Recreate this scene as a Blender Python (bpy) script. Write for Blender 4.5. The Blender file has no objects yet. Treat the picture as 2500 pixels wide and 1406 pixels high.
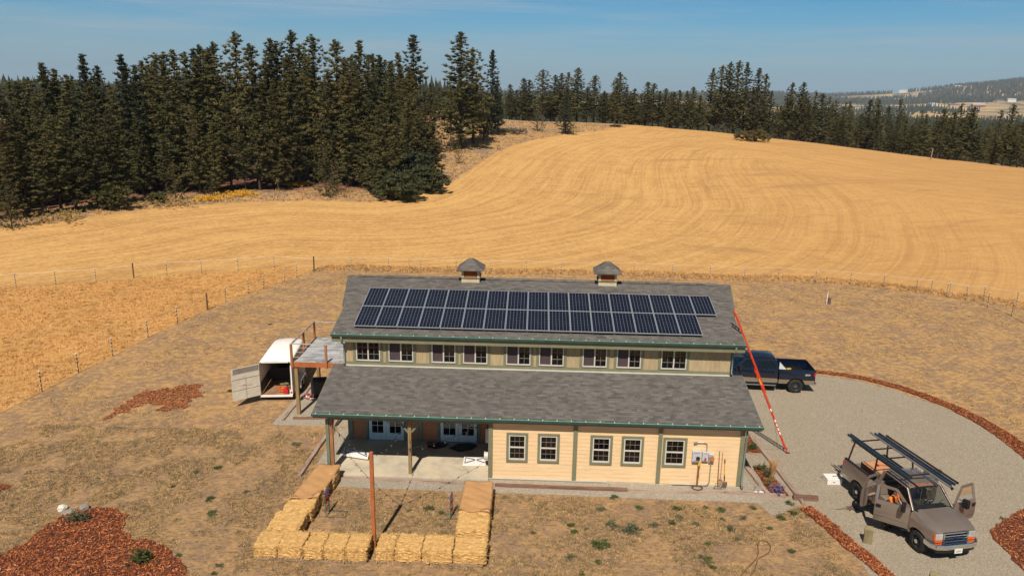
import bpy, bmesh, math, random
import numpy as np
from mathutils import Vector, Matrix, Euler
random.seed(11); rng = np.random.default_rng(7)
PI = math.pi
scene = bpy.context.scene
col = scene.collection

# ---------------------------------------------------------------- camera (calibrated from the building)
FPX, PITCH, ROLL, YAW = 1809.2, .2566, .0170, -.0319
CAM = np.array([8.873, -29.4956, 16.4953])
_cp, _sp, _cy, _sy = math.cos(PITCH), math.sin(PITCH), math.cos(YAW), math.sin(YAW)
_F = np.array([_sy*_cp, _cy*_cp, -_sp]); _R = np.array([_cy, -_sy, 0]); _U = np.cross(_R, _F)
_R2 = math.cos(ROLL)*_R + math.sin(ROLL)*_U; _U2 = -math.sin(ROLL)*_R + math.cos(ROLL)*_U
def ray(x, y): return _F + (x-1250)/FPX*_R2 - (y-703)/FPX*_U2
def at(x, y, z=0.):
    d = ray(x, y); t = (z-CAM[2])/d[2]; return Vector(CAM + t*d)
def atY(x, y, Y):
    d = ray(x, y); return Vector(CAM + (Y-CAM[1])/d[1]*d)
def atX(x, y, X):
    d = ray(x, y); return Vector(CAM + (X-CAM[0])/d[0]*d)
cam_d = bpy.data.cameras.new('camera'); cam = bpy.data.objects.new('camera', cam_d); col.objects.link(cam)
cam_d.sensor_width = 36; cam_d.lens = 36*FPX/2500; cam_d.clip_start = .5; cam_d.clip_end = 30000
mw = Matrix(((_R2[0], _U2[0], -_F[0], CAM[0]), (_R2[1], _U2[1], -_F[1], CAM[1]), (_R2[2], _U2[2], -_F[2], CAM[2]), (0, 0, 0, 1)))
cam.matrix_world = mw
scene.camera = cam

# ---------------------------------------------------------------- node helpers / materials
class NT:
    def __init__(s, tree): s.t = tree; s.n = tree.nodes; s.l = tree.links
    def new(s, typ, **kw):
        nd = s.n.new(typ)
        for k, v in kw.items(): setattr(nd, k, v)
        return nd
    def put(s, sock, v):
        if v is None: return
        if isinstance(v, bpy.types.NodeSocket): s.l.new(v, sock)
        else: sock.default_value = v
    def math(s, op, a, b=None, clamp=False):
        nd = s.new('ShaderNodeMath', operation=op, use_clamp=clamp); s.put(nd.inputs[0], a); s.put(nd.inputs[1], b); return nd.outputs[0]
    def mix(s, f, a, b, blend='MIX'):
        nd = s.new('ShaderNodeMix', data_type='RGBA', blend_type=blend); s.put(nd.inputs[0], f)
        for i, v in ((6, a), (7, b)): s.put(nd.inputs[i], (*v, 1) if isinstance(v, tuple) and len(v) == 3 else v)
        return nd.outputs[2]
    def noise(s, vec, scale, detail=4, rough=.55, dist=0.):
        nd = s.new('ShaderNodeTexNoise'); s.put(nd.inputs['Vector'], vec); nd.inputs['Scale'].default_value = scale
        nd.inputs['Detail'].default_value = detail; nd.inputs['Roughness'].default_value = rough; nd.inputs['Distortion'].default_value = dist
        return nd.outputs['Fac']
    def ramp(s, f, lo, hi, a=0., b=1., smooth=True):
        nd = s.new('ShaderNodeMapRange', interpolation_type='SMOOTHSTEP' if smooth else 'LINEAR')
        s.put(nd.inputs[0], f); s.put(nd.inputs[1], lo); s.put(nd.inputs[2], hi); nd.inputs[3].default_value = a; nd.inputs[4].default_value = b
        return nd.outputs[0]
    def attr(s, name):
        return s.new('ShaderNodeAttribute', attribute_name=name)
    def mapping(s, vec, sc=(1, 1, 1), rot=(0, 0, 0), loc=(0, 0, 0)):
        nd = s.new('ShaderNodeMapping'); s.put(nd.inputs[0], vec); nd.inputs['Scale'].default_value = sc
        nd.inputs['Rotation'].default_value = rot; nd.inputs['Location'].default_value = loc; return nd.outputs[0]
    def comb(s, x, y, z):
        nd = s.new('ShaderNodeCombineXYZ'); s.put(nd.inputs[0], x); s.put(nd.inputs[1], y); s.put(nd.inputs[2], z); return nd.outputs[0]
    def sep(s, v):
        nd = s.new('ShaderNodeSeparateXYZ'); s.put(nd.inputs[0], v); return nd.outputs
    def bump(s, h, strength=.5, dist=.02):
        nd = s.new('ShaderNodeBump'); s.put(nd.inputs['Height'], h); nd.inputs['Strength'].default_value = strength
        nd.inputs['Distance'].default_value = dist; return nd.outputs[0]

def base_mat(name):
    m = bpy.data.materials.new(name); m.use_nodes = True; t = NT(m.node_tree)
    return m, t, t.n['Principled BSDF']
MATS = {}
def mat(name, c, rough=.75, metal=0., var=.14, scale=3., bump=0., bscale=30., spec=.4, dirt=0., obj_rand=0., alpha=1., coat=0., stretch=(1, 1, 1), c2=None):
    if name in MATS: return MATS[name]
    m, t, b = base_mat(name)
    co = t.new('ShaderNodeTexCoord').outputs['Object']; v = t.mapping(co, stretch)
    n = t.noise(v, scale, 5); k = t.ramp(n, .3, .7, 1-var, 1+var)
    base = t.mix(1., (*c,), t.comb(k, k, k), 'MULTIPLY')
    if c2: base = t.mix(t.ramp(t.noise(v, scale*.6, 6, .65), .42, .62), base, c2)
    if dirt:
        base = t.mix(t.math('MULTIPLY', t.ramp(t.noise(co, scale*2.3, 8, .7), .5, .75), dirt), base, (.13, .09, .06))
    if obj_rand:
        r = t.new('ShaderNodeObjectInfo').outputs['Random']; rr = t.ramp(r, 0, 1, 1-obj_rand, 1+obj_rand, False)
        base = t.mix(1., base, t.comb(rr, rr, rr), 'MULTIPLY')
    t.put(b.inputs['Base Color'], base); b.inputs['Roughness'].default_value = rough; b.inputs['Metallic'].default_value = metal
    b.inputs['Specular IOR Level'].default_value = spec; b.inputs['Coat Weight'].default_value = coat; b.inputs['Coat Roughness'].default_value = .08
    if bump: t.put(b.inputs['Normal'], t.bump(t.noise(v, bscale, 6), bump, .02))
    MATS[name] = m; return m
def glass_mat(name, tint=(.55, .6, .6), mixf=.55, rough=.03):
    m, t, b = base_mat(name); out = t.n['Material Output']; t.n.remove(b)
    tr = t.new('ShaderNodeBsdfTransparent'); tr.inputs[0].default_value = (*tint, 1)
    gl = t.new('ShaderNodeBsdfGlossy'); gl.inputs['Roughness'].default_value = rough; gl.inputs[0].default_value = (.9, .95, 1, 1)
    fr = t.new('ShaderNodeFresnel'); fr.inputs[0].default_value = 1.5
    f = t.math('ADD', t.math('MULTIPLY', fr.outputs[0], .9), mixf, True)
    mx = t.new('ShaderNodeMixShader'); t.put(mx.inputs[0], f); t.l.new(tr.outputs[0], mx.inputs[1]); t.l.new(gl.outputs[0], mx.inputs[2])
    t.l.new(mx.outputs[0], out.inputs[0]); MATS[name] = m; return m

# ---------------------------------------------------------------- mesh helpers
class MB:
    def __init__(s): s.v = []; s.f = []; s.m = []; s.cur = 0
    def add(s, vs, fs):
        o = len(s.v); s.v += [tuple(p) for p in vs]; s.f += [tuple(i+o for i in f) for f in fs]; s.m += [s.cur]*len(fs); return s
    def box(s, a, b, M=None):
        x0, y0, z0 = a; x1, y1, z1 = b
        vs = [Vector(p) for p in ((x0, y0, z0), (x1, y0, z0), (x1, y1, z0), (x0, y1, z0), (x0, y0, z1), (x1, y0, z1), (x1, y1, z1), (x0, y1, z1))]
        if M: vs = [M @ p for p in vs]
        return s.add(vs, [(3, 2, 1, 0), (4, 5, 6, 7), (0, 1, 5, 4), (1, 2, 6, 5), (2, 3, 7, 6), (3, 0, 4, 7)])
    def beam(s, p, q, w, h=None, up=(0, 0, 1)):
        h = w if h is None else h; p = Vector(p); q = Vector(q); d = (q-p).normalized(); up = Vector(up)
        if abs(d.dot(up)) > .98: up = Vector((0, 1, 0)) if abs(d.y) < .9 else Vector((1, 0, 0))
        a = d.cross(up).normalized()*w/2; b = a.cross(d).normalized()*h/2
        vs = [p-a-b, p+a-b, p+a+b, p-a+b, q-a-b, q+a-b, q+a+b, q-a+b]
        return s.add(vs, [(0, 1, 2, 3), (7, 6, 5, 4), (1, 0, 4, 5), (2, 1, 5, 6), (3, 2, 6, 7), (0, 3, 7, 4)])
    def tube(s, pts, r, n=8, caps=True):
        pts = [Vector(p) for p in pts]; rr = r if isinstance(r, (list, tuple)) else [r]*len(pts); rings = []; a = None
        for i, p in enumerate(pts):
            d = (pts[min(i+1, len(pts)-1)]-pts[max(i-1, 0)]).normalized()
            if a is None:
                a = d.orthogonal().normalized()
            else:
                a = (a-d*a.dot(d)); a = a.normalized() if a.length > 1e-6 else d.orthogonal().normalized()
            b = d.cross(a); rings.append([p+(a*math.cos(2*PI*k/n)+b*math.sin(2*PI*k/n))*rr[i] for k in range(n)])
        vs = [q for g in rings for q in g]; fs = []
        for i in range(len(pts)-1):
            for k in range(n): fs.append((i*n+k, i*n+(k+1) % n, (i+1)*n+(k+1) % n, (i+1)*n+k))
        if caps: fs += [tuple(range(n-1, -1, -1)), tuple((len(pts)-1)*n+k for k in range(n))]
        return s.add(vs, fs)
    def ell(s, c, r, n=10, m=6, M=None):
        vs = []; fs = []
        for i in range(m+1):
            th = PI*i/m
            for k in range(n):
                ph = 2*PI*k/n; p = Vector((r[0]*math.sin(th)*math.cos(ph), r[1]*math.sin(th)*math.sin(ph), r[2]*math.cos(th)))
                if M: p = M @ p
                vs.append(p+Vector(c))
        for i in range(m):
            for k in range(n): fs.append((i*n+k, (i+1)*n+k, (i+1)*n+(k+1) % n, i*n+(k+1) % n))
        return s.add(vs, fs)
    def prism(s, poly, z0, z1):
        n = len(poly); vs = [(p[0], p[1], z0) for p in poly]+[(p[0], p[1], z1) for p in poly]
        ar = sum(poly[i][0]*poly[(i+1) % n][1]-poly[(i+1) % n][0]*poly[i][1] for i in range(n))
        fs = [tuple(range(n-1, -1, -1)), tuple(range(n, 2*n))]+[(i, (i+1) % n, n+(i+1) % n, n+i) for i in range(n)]
        if ar < 0: fs = [tuple(reversed(f)) for f in fs]
        return s.add(vs, fs)
    def quad(s, a, b, c, d): return s.add([a, b, c, d], [(0, 1, 2, 3)])
    def xf(s, M, start=0):
        s.v = s.v[:start]+[tuple(M @ Vector(p)) for p in s.v[start:]]; return s
    def build(s, name, mats, parent=None, bevel=0., smooth=False, seg=2, loc=None):
        me = bpy.data.meshes.new(name); me.from_pydata(s.v, [], s.f)
        mats = mats if isinstance(mats, (list, tuple)) else [mats]
        for m in mats: me.materials.append(m)
        if len(mats) > 1: me.polygons.foreach_set('material_index', s.m)
        if smooth: me.polygons.foreach_set('use_smooth', [True]*len(me.polygons))
        me.update(); o = bpy.data.objects.new(name, me); col.objects.link(o)
        if parent: o.parent = parent
        if loc is not None: o.location = loc
        if bevel:
            b = o.modifiers.new('bevel', 'BEVEL'); b.width = bevel; b.segments = seg; b.limit_method = 'ANGLE'; b.angle_limit = math.radians(40)
        return o
def tag(o, label=None, cat=None, group=None, kind=None):
    if label: o['label'] = label
    if cat: o['category'] = cat
    if group: o['group'] = group
    if kind: o['kind'] = kind
    return o
def thing(name, label, cat, loc=(0, 0, 0), rz=0., group=None):
    o = bpy.data.objects.new(name, None); col.objects.link(o); o.location = loc; o.rotation_euler = (0, 0, rz); o.empty_display_size = .2
    return tag(o, label, cat, group)
def ordn(n):
    w = ['first', 'second', 'third', 'fourth', 'fifth', 'sixth', 'seventh', 'eighth', 'ninth', 'tenth', 'eleventh', 'twelfth', 'thirteenth', 'fourteenth', 'fifteenth', 'sixteenth', 'seventeenth', 'eighteenth', 'nineteenth', 'twentieth']
    if n <= 20: return w[n-1]
    tens = {2: 'twenty', 3: 'thirty', 4: 'forty', 5: 'fifty', 6: 'sixty', 7: 'seventy', 8: 'eighty', 9: 'ninety'}[n//10]
    return tens[:-1]+'ieth' if n % 10 == 0 else tens+'-'+w[n % 10-1]

# ---------------------------------------------------------------- light
SUN_EL, SUN_AZ = math.radians(52.5), math.radians(8.9)     # direction the light travels: +Y, turned 8.9 deg to +X
sd = Vector((math.sin(SUN_AZ)*math.cos(SUN_EL), math.cos(SUN_AZ)*math.cos(SUN_EL), -math.sin(SUN_EL)))
sl = bpy.data.lights.new('sun', 'SUN'); sl.energy = 5.0; sl.angle = math.radians(.53); sl.color = (1, .90, .79)
so = bpy.data.objects.new('sun', sl); col.objects.link(so); so.rotation_euler = sd.to_track_quat('-Z', 'Y').to_euler(); so.location = (0, -40, 60)
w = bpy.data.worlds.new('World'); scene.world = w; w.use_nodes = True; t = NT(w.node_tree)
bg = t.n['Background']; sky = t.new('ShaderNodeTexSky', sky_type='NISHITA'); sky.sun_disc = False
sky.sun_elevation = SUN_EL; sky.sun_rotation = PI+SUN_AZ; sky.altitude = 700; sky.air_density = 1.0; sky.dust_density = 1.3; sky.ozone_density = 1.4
gen = t.new('ShaderNodeTexCoord').outputs['Generated']; sx = t.sep(gen)
cv = t.mapping(gen, (.9, .9, 16.), (0, .03, 0))
cl = t.ramp(t.noise(cv, 1.7, 7, .62, .4), .44, .64)
fine = t.ramp(t.noise(t.mapping(gen, (2.2, 2.2, 40), (0, .05, .2)), 2.2, 6, .65, .5), .4, .75)
clf = t.math('MULTIPLY', t.math('ADD', t.math('MULTIPLY', cl, .36), t.math('MULTIPLY', t.math('MULTIPLY', cl, fine), .35)), t.ramp(sx[2], .0, .08))
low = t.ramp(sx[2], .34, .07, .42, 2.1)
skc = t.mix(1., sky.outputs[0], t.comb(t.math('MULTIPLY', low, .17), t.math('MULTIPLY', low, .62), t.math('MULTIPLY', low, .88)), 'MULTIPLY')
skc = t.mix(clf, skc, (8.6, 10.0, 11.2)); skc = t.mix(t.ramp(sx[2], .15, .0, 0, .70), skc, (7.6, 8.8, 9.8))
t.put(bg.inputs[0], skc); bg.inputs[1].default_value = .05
vs_ = scene.view_settings; vs_.view_transform = 'Standard'; vs_.look = 'None'; vs_.exposure = 0.; vs_.gamma = 1.
scene.display_settings.display_device = 'sRGB'
# ---------------------------------------------------------------- terrain
H0 = CAM[2]
def ang(px, py):
    d = ray(px, py); return math.atan2(d[0], d[1]), math.atan2(-d[2], math.hypot(d[0], d[1]))
COLS = [(-1500, 700, 100, 500, 200), (-400, 600, 104, 420, 200), (0, 555, 100, 400, 200), (300, 515, 106, 360, 205), (600, 490, 112, 330, 210), (900, 492, 109, 305, 215),
        (1100, 440, 130, 297, 220), (1250, 355, 178, 298, 232), (1500, 400, 160, 305, 240), (1800, 430, 142, 333, 225), (2100, 460, 130, 370, 205),
        (2500, 500, 120, 419, 180), (2900, 540, 112, 470, 165), (4200, 700, 100, 600, 150)]
RIDGE = [(-1500, 215), (0, 205), (900, 226), (1250, 230), (1600, 232), (1900, 231), (2000, 235), (2150, 235), (2200, 229), (2300, 217), (2400, 208), (2500, 197), (2900, 180), (4200, 160)]
azs, KR, KZ = [], [], []
for px, yb, rb, yc, rc in COLS:
    a, _ = ang(px, yc); azs.append(a)
    zb = H0-rb*math.tan(ang(px, yb)[1]); zc = H0-rc*math.tan(ang(px, yc)[1]); right = min(1, max(0, (px-1000)/500.))
    ry = np.interp(px, [q[0] for q in RIDGE], [q[1] for q in RIDGE]); zr = H0-6500*math.tan(ang(px, ry)[1])
    KR.append([0, 66, (66+rb)/2+4, rb, rc, rc+110, 650, 1500, 3000, 4300, 6500, 12000])
    KZ.append([0, 0, zb*.33, zb, zc, zc+(-9*right+1*(1-right)), -20*right+3*(1-right), -23, -21, -12+zr*.22, zr, zr*.6])
azs = np.array(azs); KR = np.array(KR, float); KZ = np.array(KZ, float)
def smooth_interp(a, tab):
    # cubic-ish interpolation over azimuth
    i = np.clip(np.searchsorted(azs, a)-1, 0, len(azs)-2); t = np.clip((a-azs[i])/(azs[i+1]-azs[i]), 0, 1)
    i0 = np.clip(i-1, 0, None); i3 = np.clip(i+2, None, len(azs)-1)
    h = azs[i+1]-azs[i]
    m1 = (tab[i+1]-tab[i0])/(azs[i+1]-azs[i0])*h; m2 = (tab[i3]-tab[i])/(azs[i3]-azs[i])*h
    t2 = t*t; t3 = t2*t
    return (2*t3-3*t2+1)*tab[i]+(t3-2*t2+t)*m1+(-2*t3+3*t2)*tab[i+1]+(t3-t2)*m2
def vnoise(x, y, s, seed=0):
    x = x/s+seed*17.3; y = y/s-seed*9.1; xi = np.floor(x); yi = np.floor(y); fx = x-xi; fy = y-yi
    def hsh(a, b): q = np.sin(a*127.1+b*311.7+seed*3.7)*43758.5453; return q-np.floor(q)
    fx = fx*fx*(3-2*fx); fy = fy*fy*(3-2*fy)
    return (hsh(xi, yi)*(1-fx)+hsh(xi+1, yi)*fx)*(1-fy)+(hsh(xi, yi+1)*(1-fx)+hsh(xi+1, yi+1)*fx)*fy
def terr(x, y):
    x = np.atleast_1d(np.asarray(x, float)); y = np.atleast_1d(np.asarray(y, float))
    dx, dy = x-CAM[0], y-CAM[1]; r = np.hypot(dx, dy); a = np.arctan2(dx, dy)
    back = np.abs(a) > 1.5
    a = np.clip(a, azs[0]+1e-4, azs[-1]-1e-4)
    K = KR.shape[1]; R = np.stack([smooth_interp(a, KR[:, k]) for k in range(K)], -1); Z = np.stack([smooth_interp(a, KZ[:, k]) for k in range(K)], -1)
    h = np.diff(R, axis=-1); dl = np.diff(Z, axis=-1)/h
    m = np.zeros_like(Z)
    s = dl[..., :-1]*dl[..., 1:] > 0
    w1 = 2*h[..., 1:]+h[..., :-1]; w2 = h[..., 1:]+2*h[..., :-1]
    with np.errstate(all='ignore'):
        hm = (w1+w2)/(w1/dl[..., :-1]+w2/dl[..., 1:])
    m[..., 1:-1] = np.where(s, np.nan_to_num(hm), 0)
    k = np.clip((R <= r[..., None]).sum(-1)-1, 0, K-2); g = lambda A, kk: np.take_along_axis(A, kk[..., None], -1)[..., 0]
    hh = g(h, k); t = np.clip((r-g(R, k))/hh, 0, 1); t2 = t*t; t3 = t2*t
    z = (2*t3-3*t2+1)*g(Z, k)+(t3-2*t2+t)*hh*g(m, k)+(-2*t3+3*t2)*g(Z, k+1)+(t3-t2)*hh*g(m, k+1)
    amp = np.clip((r-70)/150, 0, 1)
    z = z+amp*((vnoise(x, y, 23., 1)-.5)*.5)+np.clip((r-700)/1500, 0, 1)*((vnoise(x, y, 420., 2)-.5)*22+(vnoise(x, y, 1300., 3)-.5)*14)*np.clip((12000-r)/3000, 0, 1)
    z = np.where(back, z*0, z)
    return z
def T(x, y): return float(terr(x, y)[0])
def hit(px, py, rmax=6000):
    d = ray(px, py); dh = math.hypot(d[0], d[1]); rs = np.concatenate([np.arange(10, 600, .5), np.arange(600, rmax, 5)])
    P = CAM[None]+d[None]/dh*rs[:, None]; zz = terr(P[:, 0], P[:, 1]); k = np.argmax(P[:, 2] <= zz)
    if P[k, 2] > zz[k]: return None
    return Vector((P[k, 0], P[k, 1], zz[k]))
def at_r(px, py, r):
    d = ray(px, py); dh = math.hypot(d[0], d[1]); return Vector(CAM+d/dh*r)

def sdist(X, Y, poly, closed=False):
    d = np.full(X.shape, 1e9); sg = np.ones(X.shape); n = len(poly)
    for i in range(n if closed else n-1):
        ax, ay = poly[i]; bx, by = poly[(i+1) % n]; ex, ey = bx-ax, by-ay; L = ex*ex+ey*ey
        t = np.clip(((X-ax)*ex+(Y-ay)*ey)/L, 0, 1); qx = X-ax-t*ex; qy = Y-ay-t*ey; dd = np.hypot(qx, qy)
        cr = ex*(Y-ay)-ey*(X-ax); up = dd < d-1e-9
        sg = np.where(up, np.sign(cr), sg); d = np.where(up, dd, d)
    return d*sg
def inpoly(X, Y, poly):
    ins = np.zeros(np.shape(X), bool); n = len(poly); j = n-1
    for i in range(n):
        xi, yi = poly[i]; xj, yj = poly[j]
        with np.errstate(all='ignore'): c = ((yi > Y) != (yj > Y)) & (X < (xj-xi)*(Y-yi)/(yj-yi+1e-12)+xi)
        ins ^= c; j = i
    return ins
def psd(X, Y, poly):
    d = np.abs(sdist(X, Y, poly, True)); return np.where(inpoly(X, Y, poly), d, -d)
A2 = lambda px, py: tuple(at(px, py)[:2])
LF = [(-30., -45.), (-21.5, -12.), (-19.2, 1.)]+[A2(*q) for q in [(103, 956), (192, 910), (276, 870), (362, 824), (434, 789), (507, 757), (552, 738), (607, 718), (644, 706), (695, 688), (725, 677), (767, 661)]]
BFL = [A2(*q) for q in [(767, 661), (670, 655), (582, 662), (493, 668), (408, 672), (327, 680), (235, 690), (137, 697), (0, 703)]]+[(-50., 24.), (-90., 8.), (-160, -30)]
BFR = [A2(*q) for q in [(767, 661), (862, 657), (1000, 663), (1100, 661), (1200, 667), (1310, 667), (1457, 670), (1546, 672), (1640, 675), (1734, 680), (1817, 683), (1900, 685), (1990, 687), (2074, 695), (2157, 703), (2235, 713), (2275, 718), (2316, 726)]]
BFO = [BFR[-1]]+[A2(*q) for q in [(2399, 736), (2483, 750), (2570, 768)]]+[(70, 14), (95, -10)]
BFI = [BFR[-1]]+[A2(*q) for q in [(2358, 735), (2410, 750), (2470, 773), (2540, 812)]]
backline = list(reversed(BFL))+BFR[1:]+BFO[1:]
pasture_poly = LF+BFL[1:]
_fb = [(-500, 650), (-200, 597), (0, 560), (150, 540), (300, 517), (450, 504), (600, 493), (750, 490), (900, 494), (1000, 484), (1075, 463), (1110, 442), (1150, 412), (1200, 378), (1250, 357), (1300, 342), (1400, 325), (1470, 319)]
FB = [tuple(hit(*q)[:2]) for q in _fb]
_cr = []
for px in (1560, 1700, 1850, 2000, 2150, 2300, 2500, 2800, 3200):
    yc = np.interp(px, [c[0] for c in COLS], [c[3] for c in COLS]); rc = np.interp(px, [c[0] for c in COLS], [c[4] for c in COLS])
    _cr.append(tuple(at_r(px, yc, rc+14)[:2]))
FBX = [(-420, -60)]+FB+_cr+[(330, -60)]

NA = 330; aa = np.concatenate([np.linspace(-PI, -.86, 40, endpoint=False), np.linspace(-.86, .86, NA), np.linspace(.86, PI, 41)[1:-1]])
rr = [0.5]
while rr[-1] < 60: rr.append(rr[-1]+(1.6 if rr[-1] > 14 else 3.))
while rr[-1] < 250: rr.append(rr[-1]+1.25)
while rr[-1] < 12000: rr.append(rr[-1]*1.028)
rr = np.array(rr); AA, RR = np.meshgrid(aa, rr)
GX = CAM[0]+RR*np.sin(AA); GY = CAM[1]+RR*np.cos(AA); GZ = terr(GX.ravel(), GY.ravel()).reshape(GX.shape)
dF = sdist(GX, GY, backline); dP = psd(GX, GY, pasture_poly); dW = sdist(GX, GY, FBX)
front = np.where(np.abs(AA) < .95, 1, 0)
dW = np.where(front == 1, dW, -200); dF = np.where((GY < -5) & (dF > 0), -20., dF)
nr, na = GX.shape
def ground_part(name, mask, m, label=None):
    me = bpy.data.meshes.new(name); idx = -np.ones(nr*na, int); faces = []
    I, J = np.nonzero(mask); J2 = (J+1) % na
    q = np.stack([I*na+J, I*na+J2, (I+1)*na+J2, (I+1)*na+J], 1)[:, ::-1]
    used = np.unique(q); idx[used] = np.arange(len(used)); q = idx[q]
    me.vertices.add(len(used)); me.vertices.foreach_set('co', np.stack([GX.ravel()[used], GY.ravel()[used], GZ.ravel()[used]], 1).ravel())
    me.loops.add(q.size); me.loops.foreach_set('vertex_index', q.ravel().astype(np.int32)); me.polygons.add(len(q))
    me.polygons.foreach_set('loop_start', (np.arange(len(q))*4).astype(np.int32)); me.polygons.foreach_set('use_smooth', [True]*len(q))
    me.update(calc_edges=True); me.validate()
    for nm, A in (('dF', dF), ('dP', dP), ('dW', dW), ('az', AA), ('rad', RR)):
        at_ = me.attributes.new(nm, 'FLOAT', 'POINT'); at_.data.foreach_set('value', A.ravel()[used].astype(np.float32))
    me.materials.append(m); o = bpy.data.objects.new(name, me); col.objects.link(o); o['kind'] = 'structure'; return o

def ground_material():
    m, t, b = base_mat('ground'); P = t.new('ShaderNodeNewGeometry').outputs['Position']; px = t.sep(P)
    aF = t.attr('dF').outputs['Fac']; aP = t.attr('dP').outputs['Fac']; aW = t.attr('dW').outputs['Fac']; aA = t.attr('az').outputs['Fac']; aR = t.attr('rad').outputs['Fac']
    nS = t.noise(P, 2.6, 8, .65); nM = t.noise(P, .55, 7, .6, .4); nL = t.noise(P, .09, 5, .6); nF = t.noise(P, 14, 5, .7)
    jit = t.math('MULTIPLY', t.math('SUBTRACT', t.noise(P, .8, 5, .7), .5), 1.6)
    # lawn: pinkish dirt, straw thatch, some green
    dirt = t.mix(t.ramp(nF, .3, .7), (.255, .165, .10), (.37, .245, .15))
    straw = t.mix(t.ramp(nS, .3, .7), (.40, .24, .10), (.60, .365, .155))
    near = t.math('MULTIPLY', t.ramp(px[1], 14, -2), t.ramp(aR, 52, 30))
    tf = t.ramp(t.math('ADD', t.math('MULTIPLY', nS, .6), t.math('MULTIPLY', nM, .5)), .46, .62)
    lawn = t.mix(t.math('MULTIPLY', tf, t.ramp(near, 0, 1, .92, .55)), dirt, straw)
    fy = t.noise(t.mapping(P, (1.2, 5.5, 1)), 1.6, 7, .7)
    lawn = t.mix(t.math('MULTIPLY', t.ramp(fy, .52, .68), .45), lawn, (.25, .15, .085))
    gf = t.math('MULTIPLY', t.ramp(t.noise(t.mapping(P, (1, 1.7, 1)), 1.9, 8, .7), .55, .68), t.math('ADD', t.math('MULTIPLY', near, .75), t.math('MULTIPLY', t.ramp(nL, .52, .66), .30)))
    lawn = t.mix(gf, lawn, (.13, .12, .055))
    # field
    sv = t.comb(t.math('MULTIPLY', aW, .8), t.math('MULTIPLY', px[0], .022), t.math('MULTIPLY', px[1], .022))
    s1 = t.noise(sv, 1., 6, .7, .6); s2 = t.noise(t.mapping(sv, (4.5, 2, 2)), 1., 4, .6)
    field = t.mix(t.ramp(t.math('ADD', t.math('MULTIPLY', s1, .44), t.math('ADD', t.math('MULTIPLY', s2, .20), t.math('ADD', t.math('MULTIPLY', nS, .34), t.math('MULTIPLY', t.noise(P, .28, 6, .7, .5), .24)))), .47, .70), (.47, .255, .092), (.70, .42, .155))
    blot = t.math('MULTIPLY', t.ramp(t.noise(t.mapping(P, (.5, 1.3, 1)), .10, 7, .68, .6), .5, .68), t.ramp(aA, -.05, .35, .2, 1))
    field = t.mix(t.math('MULTIPLY', blot, .7), field, (.46, .25, .10))
    gk = t.ramp(t.noise(t.mapping(P, (1, 2.4, 1)), 1.5, 8, .82), .36, .64, .80, 1.13); field = t.mix(1., field, t.comb(gk, gk, gk), 'MULTIPLY')
    sm = t.noise(t.mapping(P, (.45, 1.6, 1), (0, 0, .25)), .16, 8, .72, .8); field = t.mix(t.math('MULTIPLY', t.ramp(sm, .54, .64), t.ramp(aA, -.1, .3, .18, .6)), field, (.36, .20, .095))
    field = t.mix(t.ramp(aA, .1, .5, 0, .5), field, (.52, .285, .105))
    past = t.mix(t.ramp(t.math('ADD', t.math('MULTIPLY', nM, .5), t.math('MULTIPLY', nS, .5)), .4, .62), (.54, .30, .105), (.64, .37, .14))
    # rough ground beyond the field
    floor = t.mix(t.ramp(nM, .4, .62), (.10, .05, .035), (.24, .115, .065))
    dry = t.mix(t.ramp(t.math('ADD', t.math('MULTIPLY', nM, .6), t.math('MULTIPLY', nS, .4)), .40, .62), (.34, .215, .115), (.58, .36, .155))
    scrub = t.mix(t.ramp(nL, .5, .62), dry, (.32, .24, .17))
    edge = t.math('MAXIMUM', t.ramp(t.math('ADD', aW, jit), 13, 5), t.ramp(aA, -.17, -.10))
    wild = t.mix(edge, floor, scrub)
    # the valley and far hills
    nV = t.noise(P, .0022, 6, .6, .5); nV2 = t.noise(P, .0075, 5, .6)
    val = t.mix(t.ramp(nV, .44, .56), (.42, .29, .16), (.64, .44, .20)); val = t.mix(t.ramp(nV2, .5, .6), val, (.16, .15, .08))
    sp = t.noise(t.mapping(P, (1.1, 1.9, 1)), 4.2, 7, .78); lawn = t.mix(t.math('MULTIPLY', t.ramp(sp, .50, .60), t.ramp(near, 0, 1, .28, .75)), lawn, (.17, .112, .055)); lawn = t.mix(t.ramp(t.noise(t.mapping(P, (1, 2.2, 1), loc=(31, 7, 3)), 5.5, 6, .75), .56, .70, 0, .55), lawn, (.66, .44, .22))
    c = t.mix(t.ramp(t.math('ADD', aF, t.math('MULTIPLY', jit, .35)), -.35, .35), lawn, field)
    c = t.mix(t.ramp(t.math('ADD', aP, t.math('MULTIPLY', jit, .5)), -.3, .3), c, past)
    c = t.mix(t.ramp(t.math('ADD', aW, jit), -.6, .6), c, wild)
    c = t.mix(t.ramp(aR, 330, 420), c, val)
    t.put(b.inputs['Base Color'], c); b.inputs['Roughness'].default_value = .95; b.inputs['Specular IOR Level'].default_value = .1
    hgt = t.math('ADD', t.math('MULTIPLY', nS, .6), t.math('ADD', t.math('MULTIPLY', nF, .3), t.math('MULTIPLY', s2, 1.1)))
    t.put(b.inputs['Normal'], t.bump(hgt, .7, .14)); return m
GM = ground_material()
cF = (dF[:-1]+dF[1:])/2; cP = (dP[:-1]+dP[1:])/2; cW = (dW[:-1]+dW[1:])/2; cR = (RR[:-1]+RR[1:])/2
m_far = cR > 420; m_w = (cW > 0) & ~m_far; m_p = (cP > 0) & ~m_w & ~m_far; m_f = (cF > 0) & ~m_p & ~m_w & ~m_far; m_l = ~(m_far | m_w | m_p | m_f)
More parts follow.
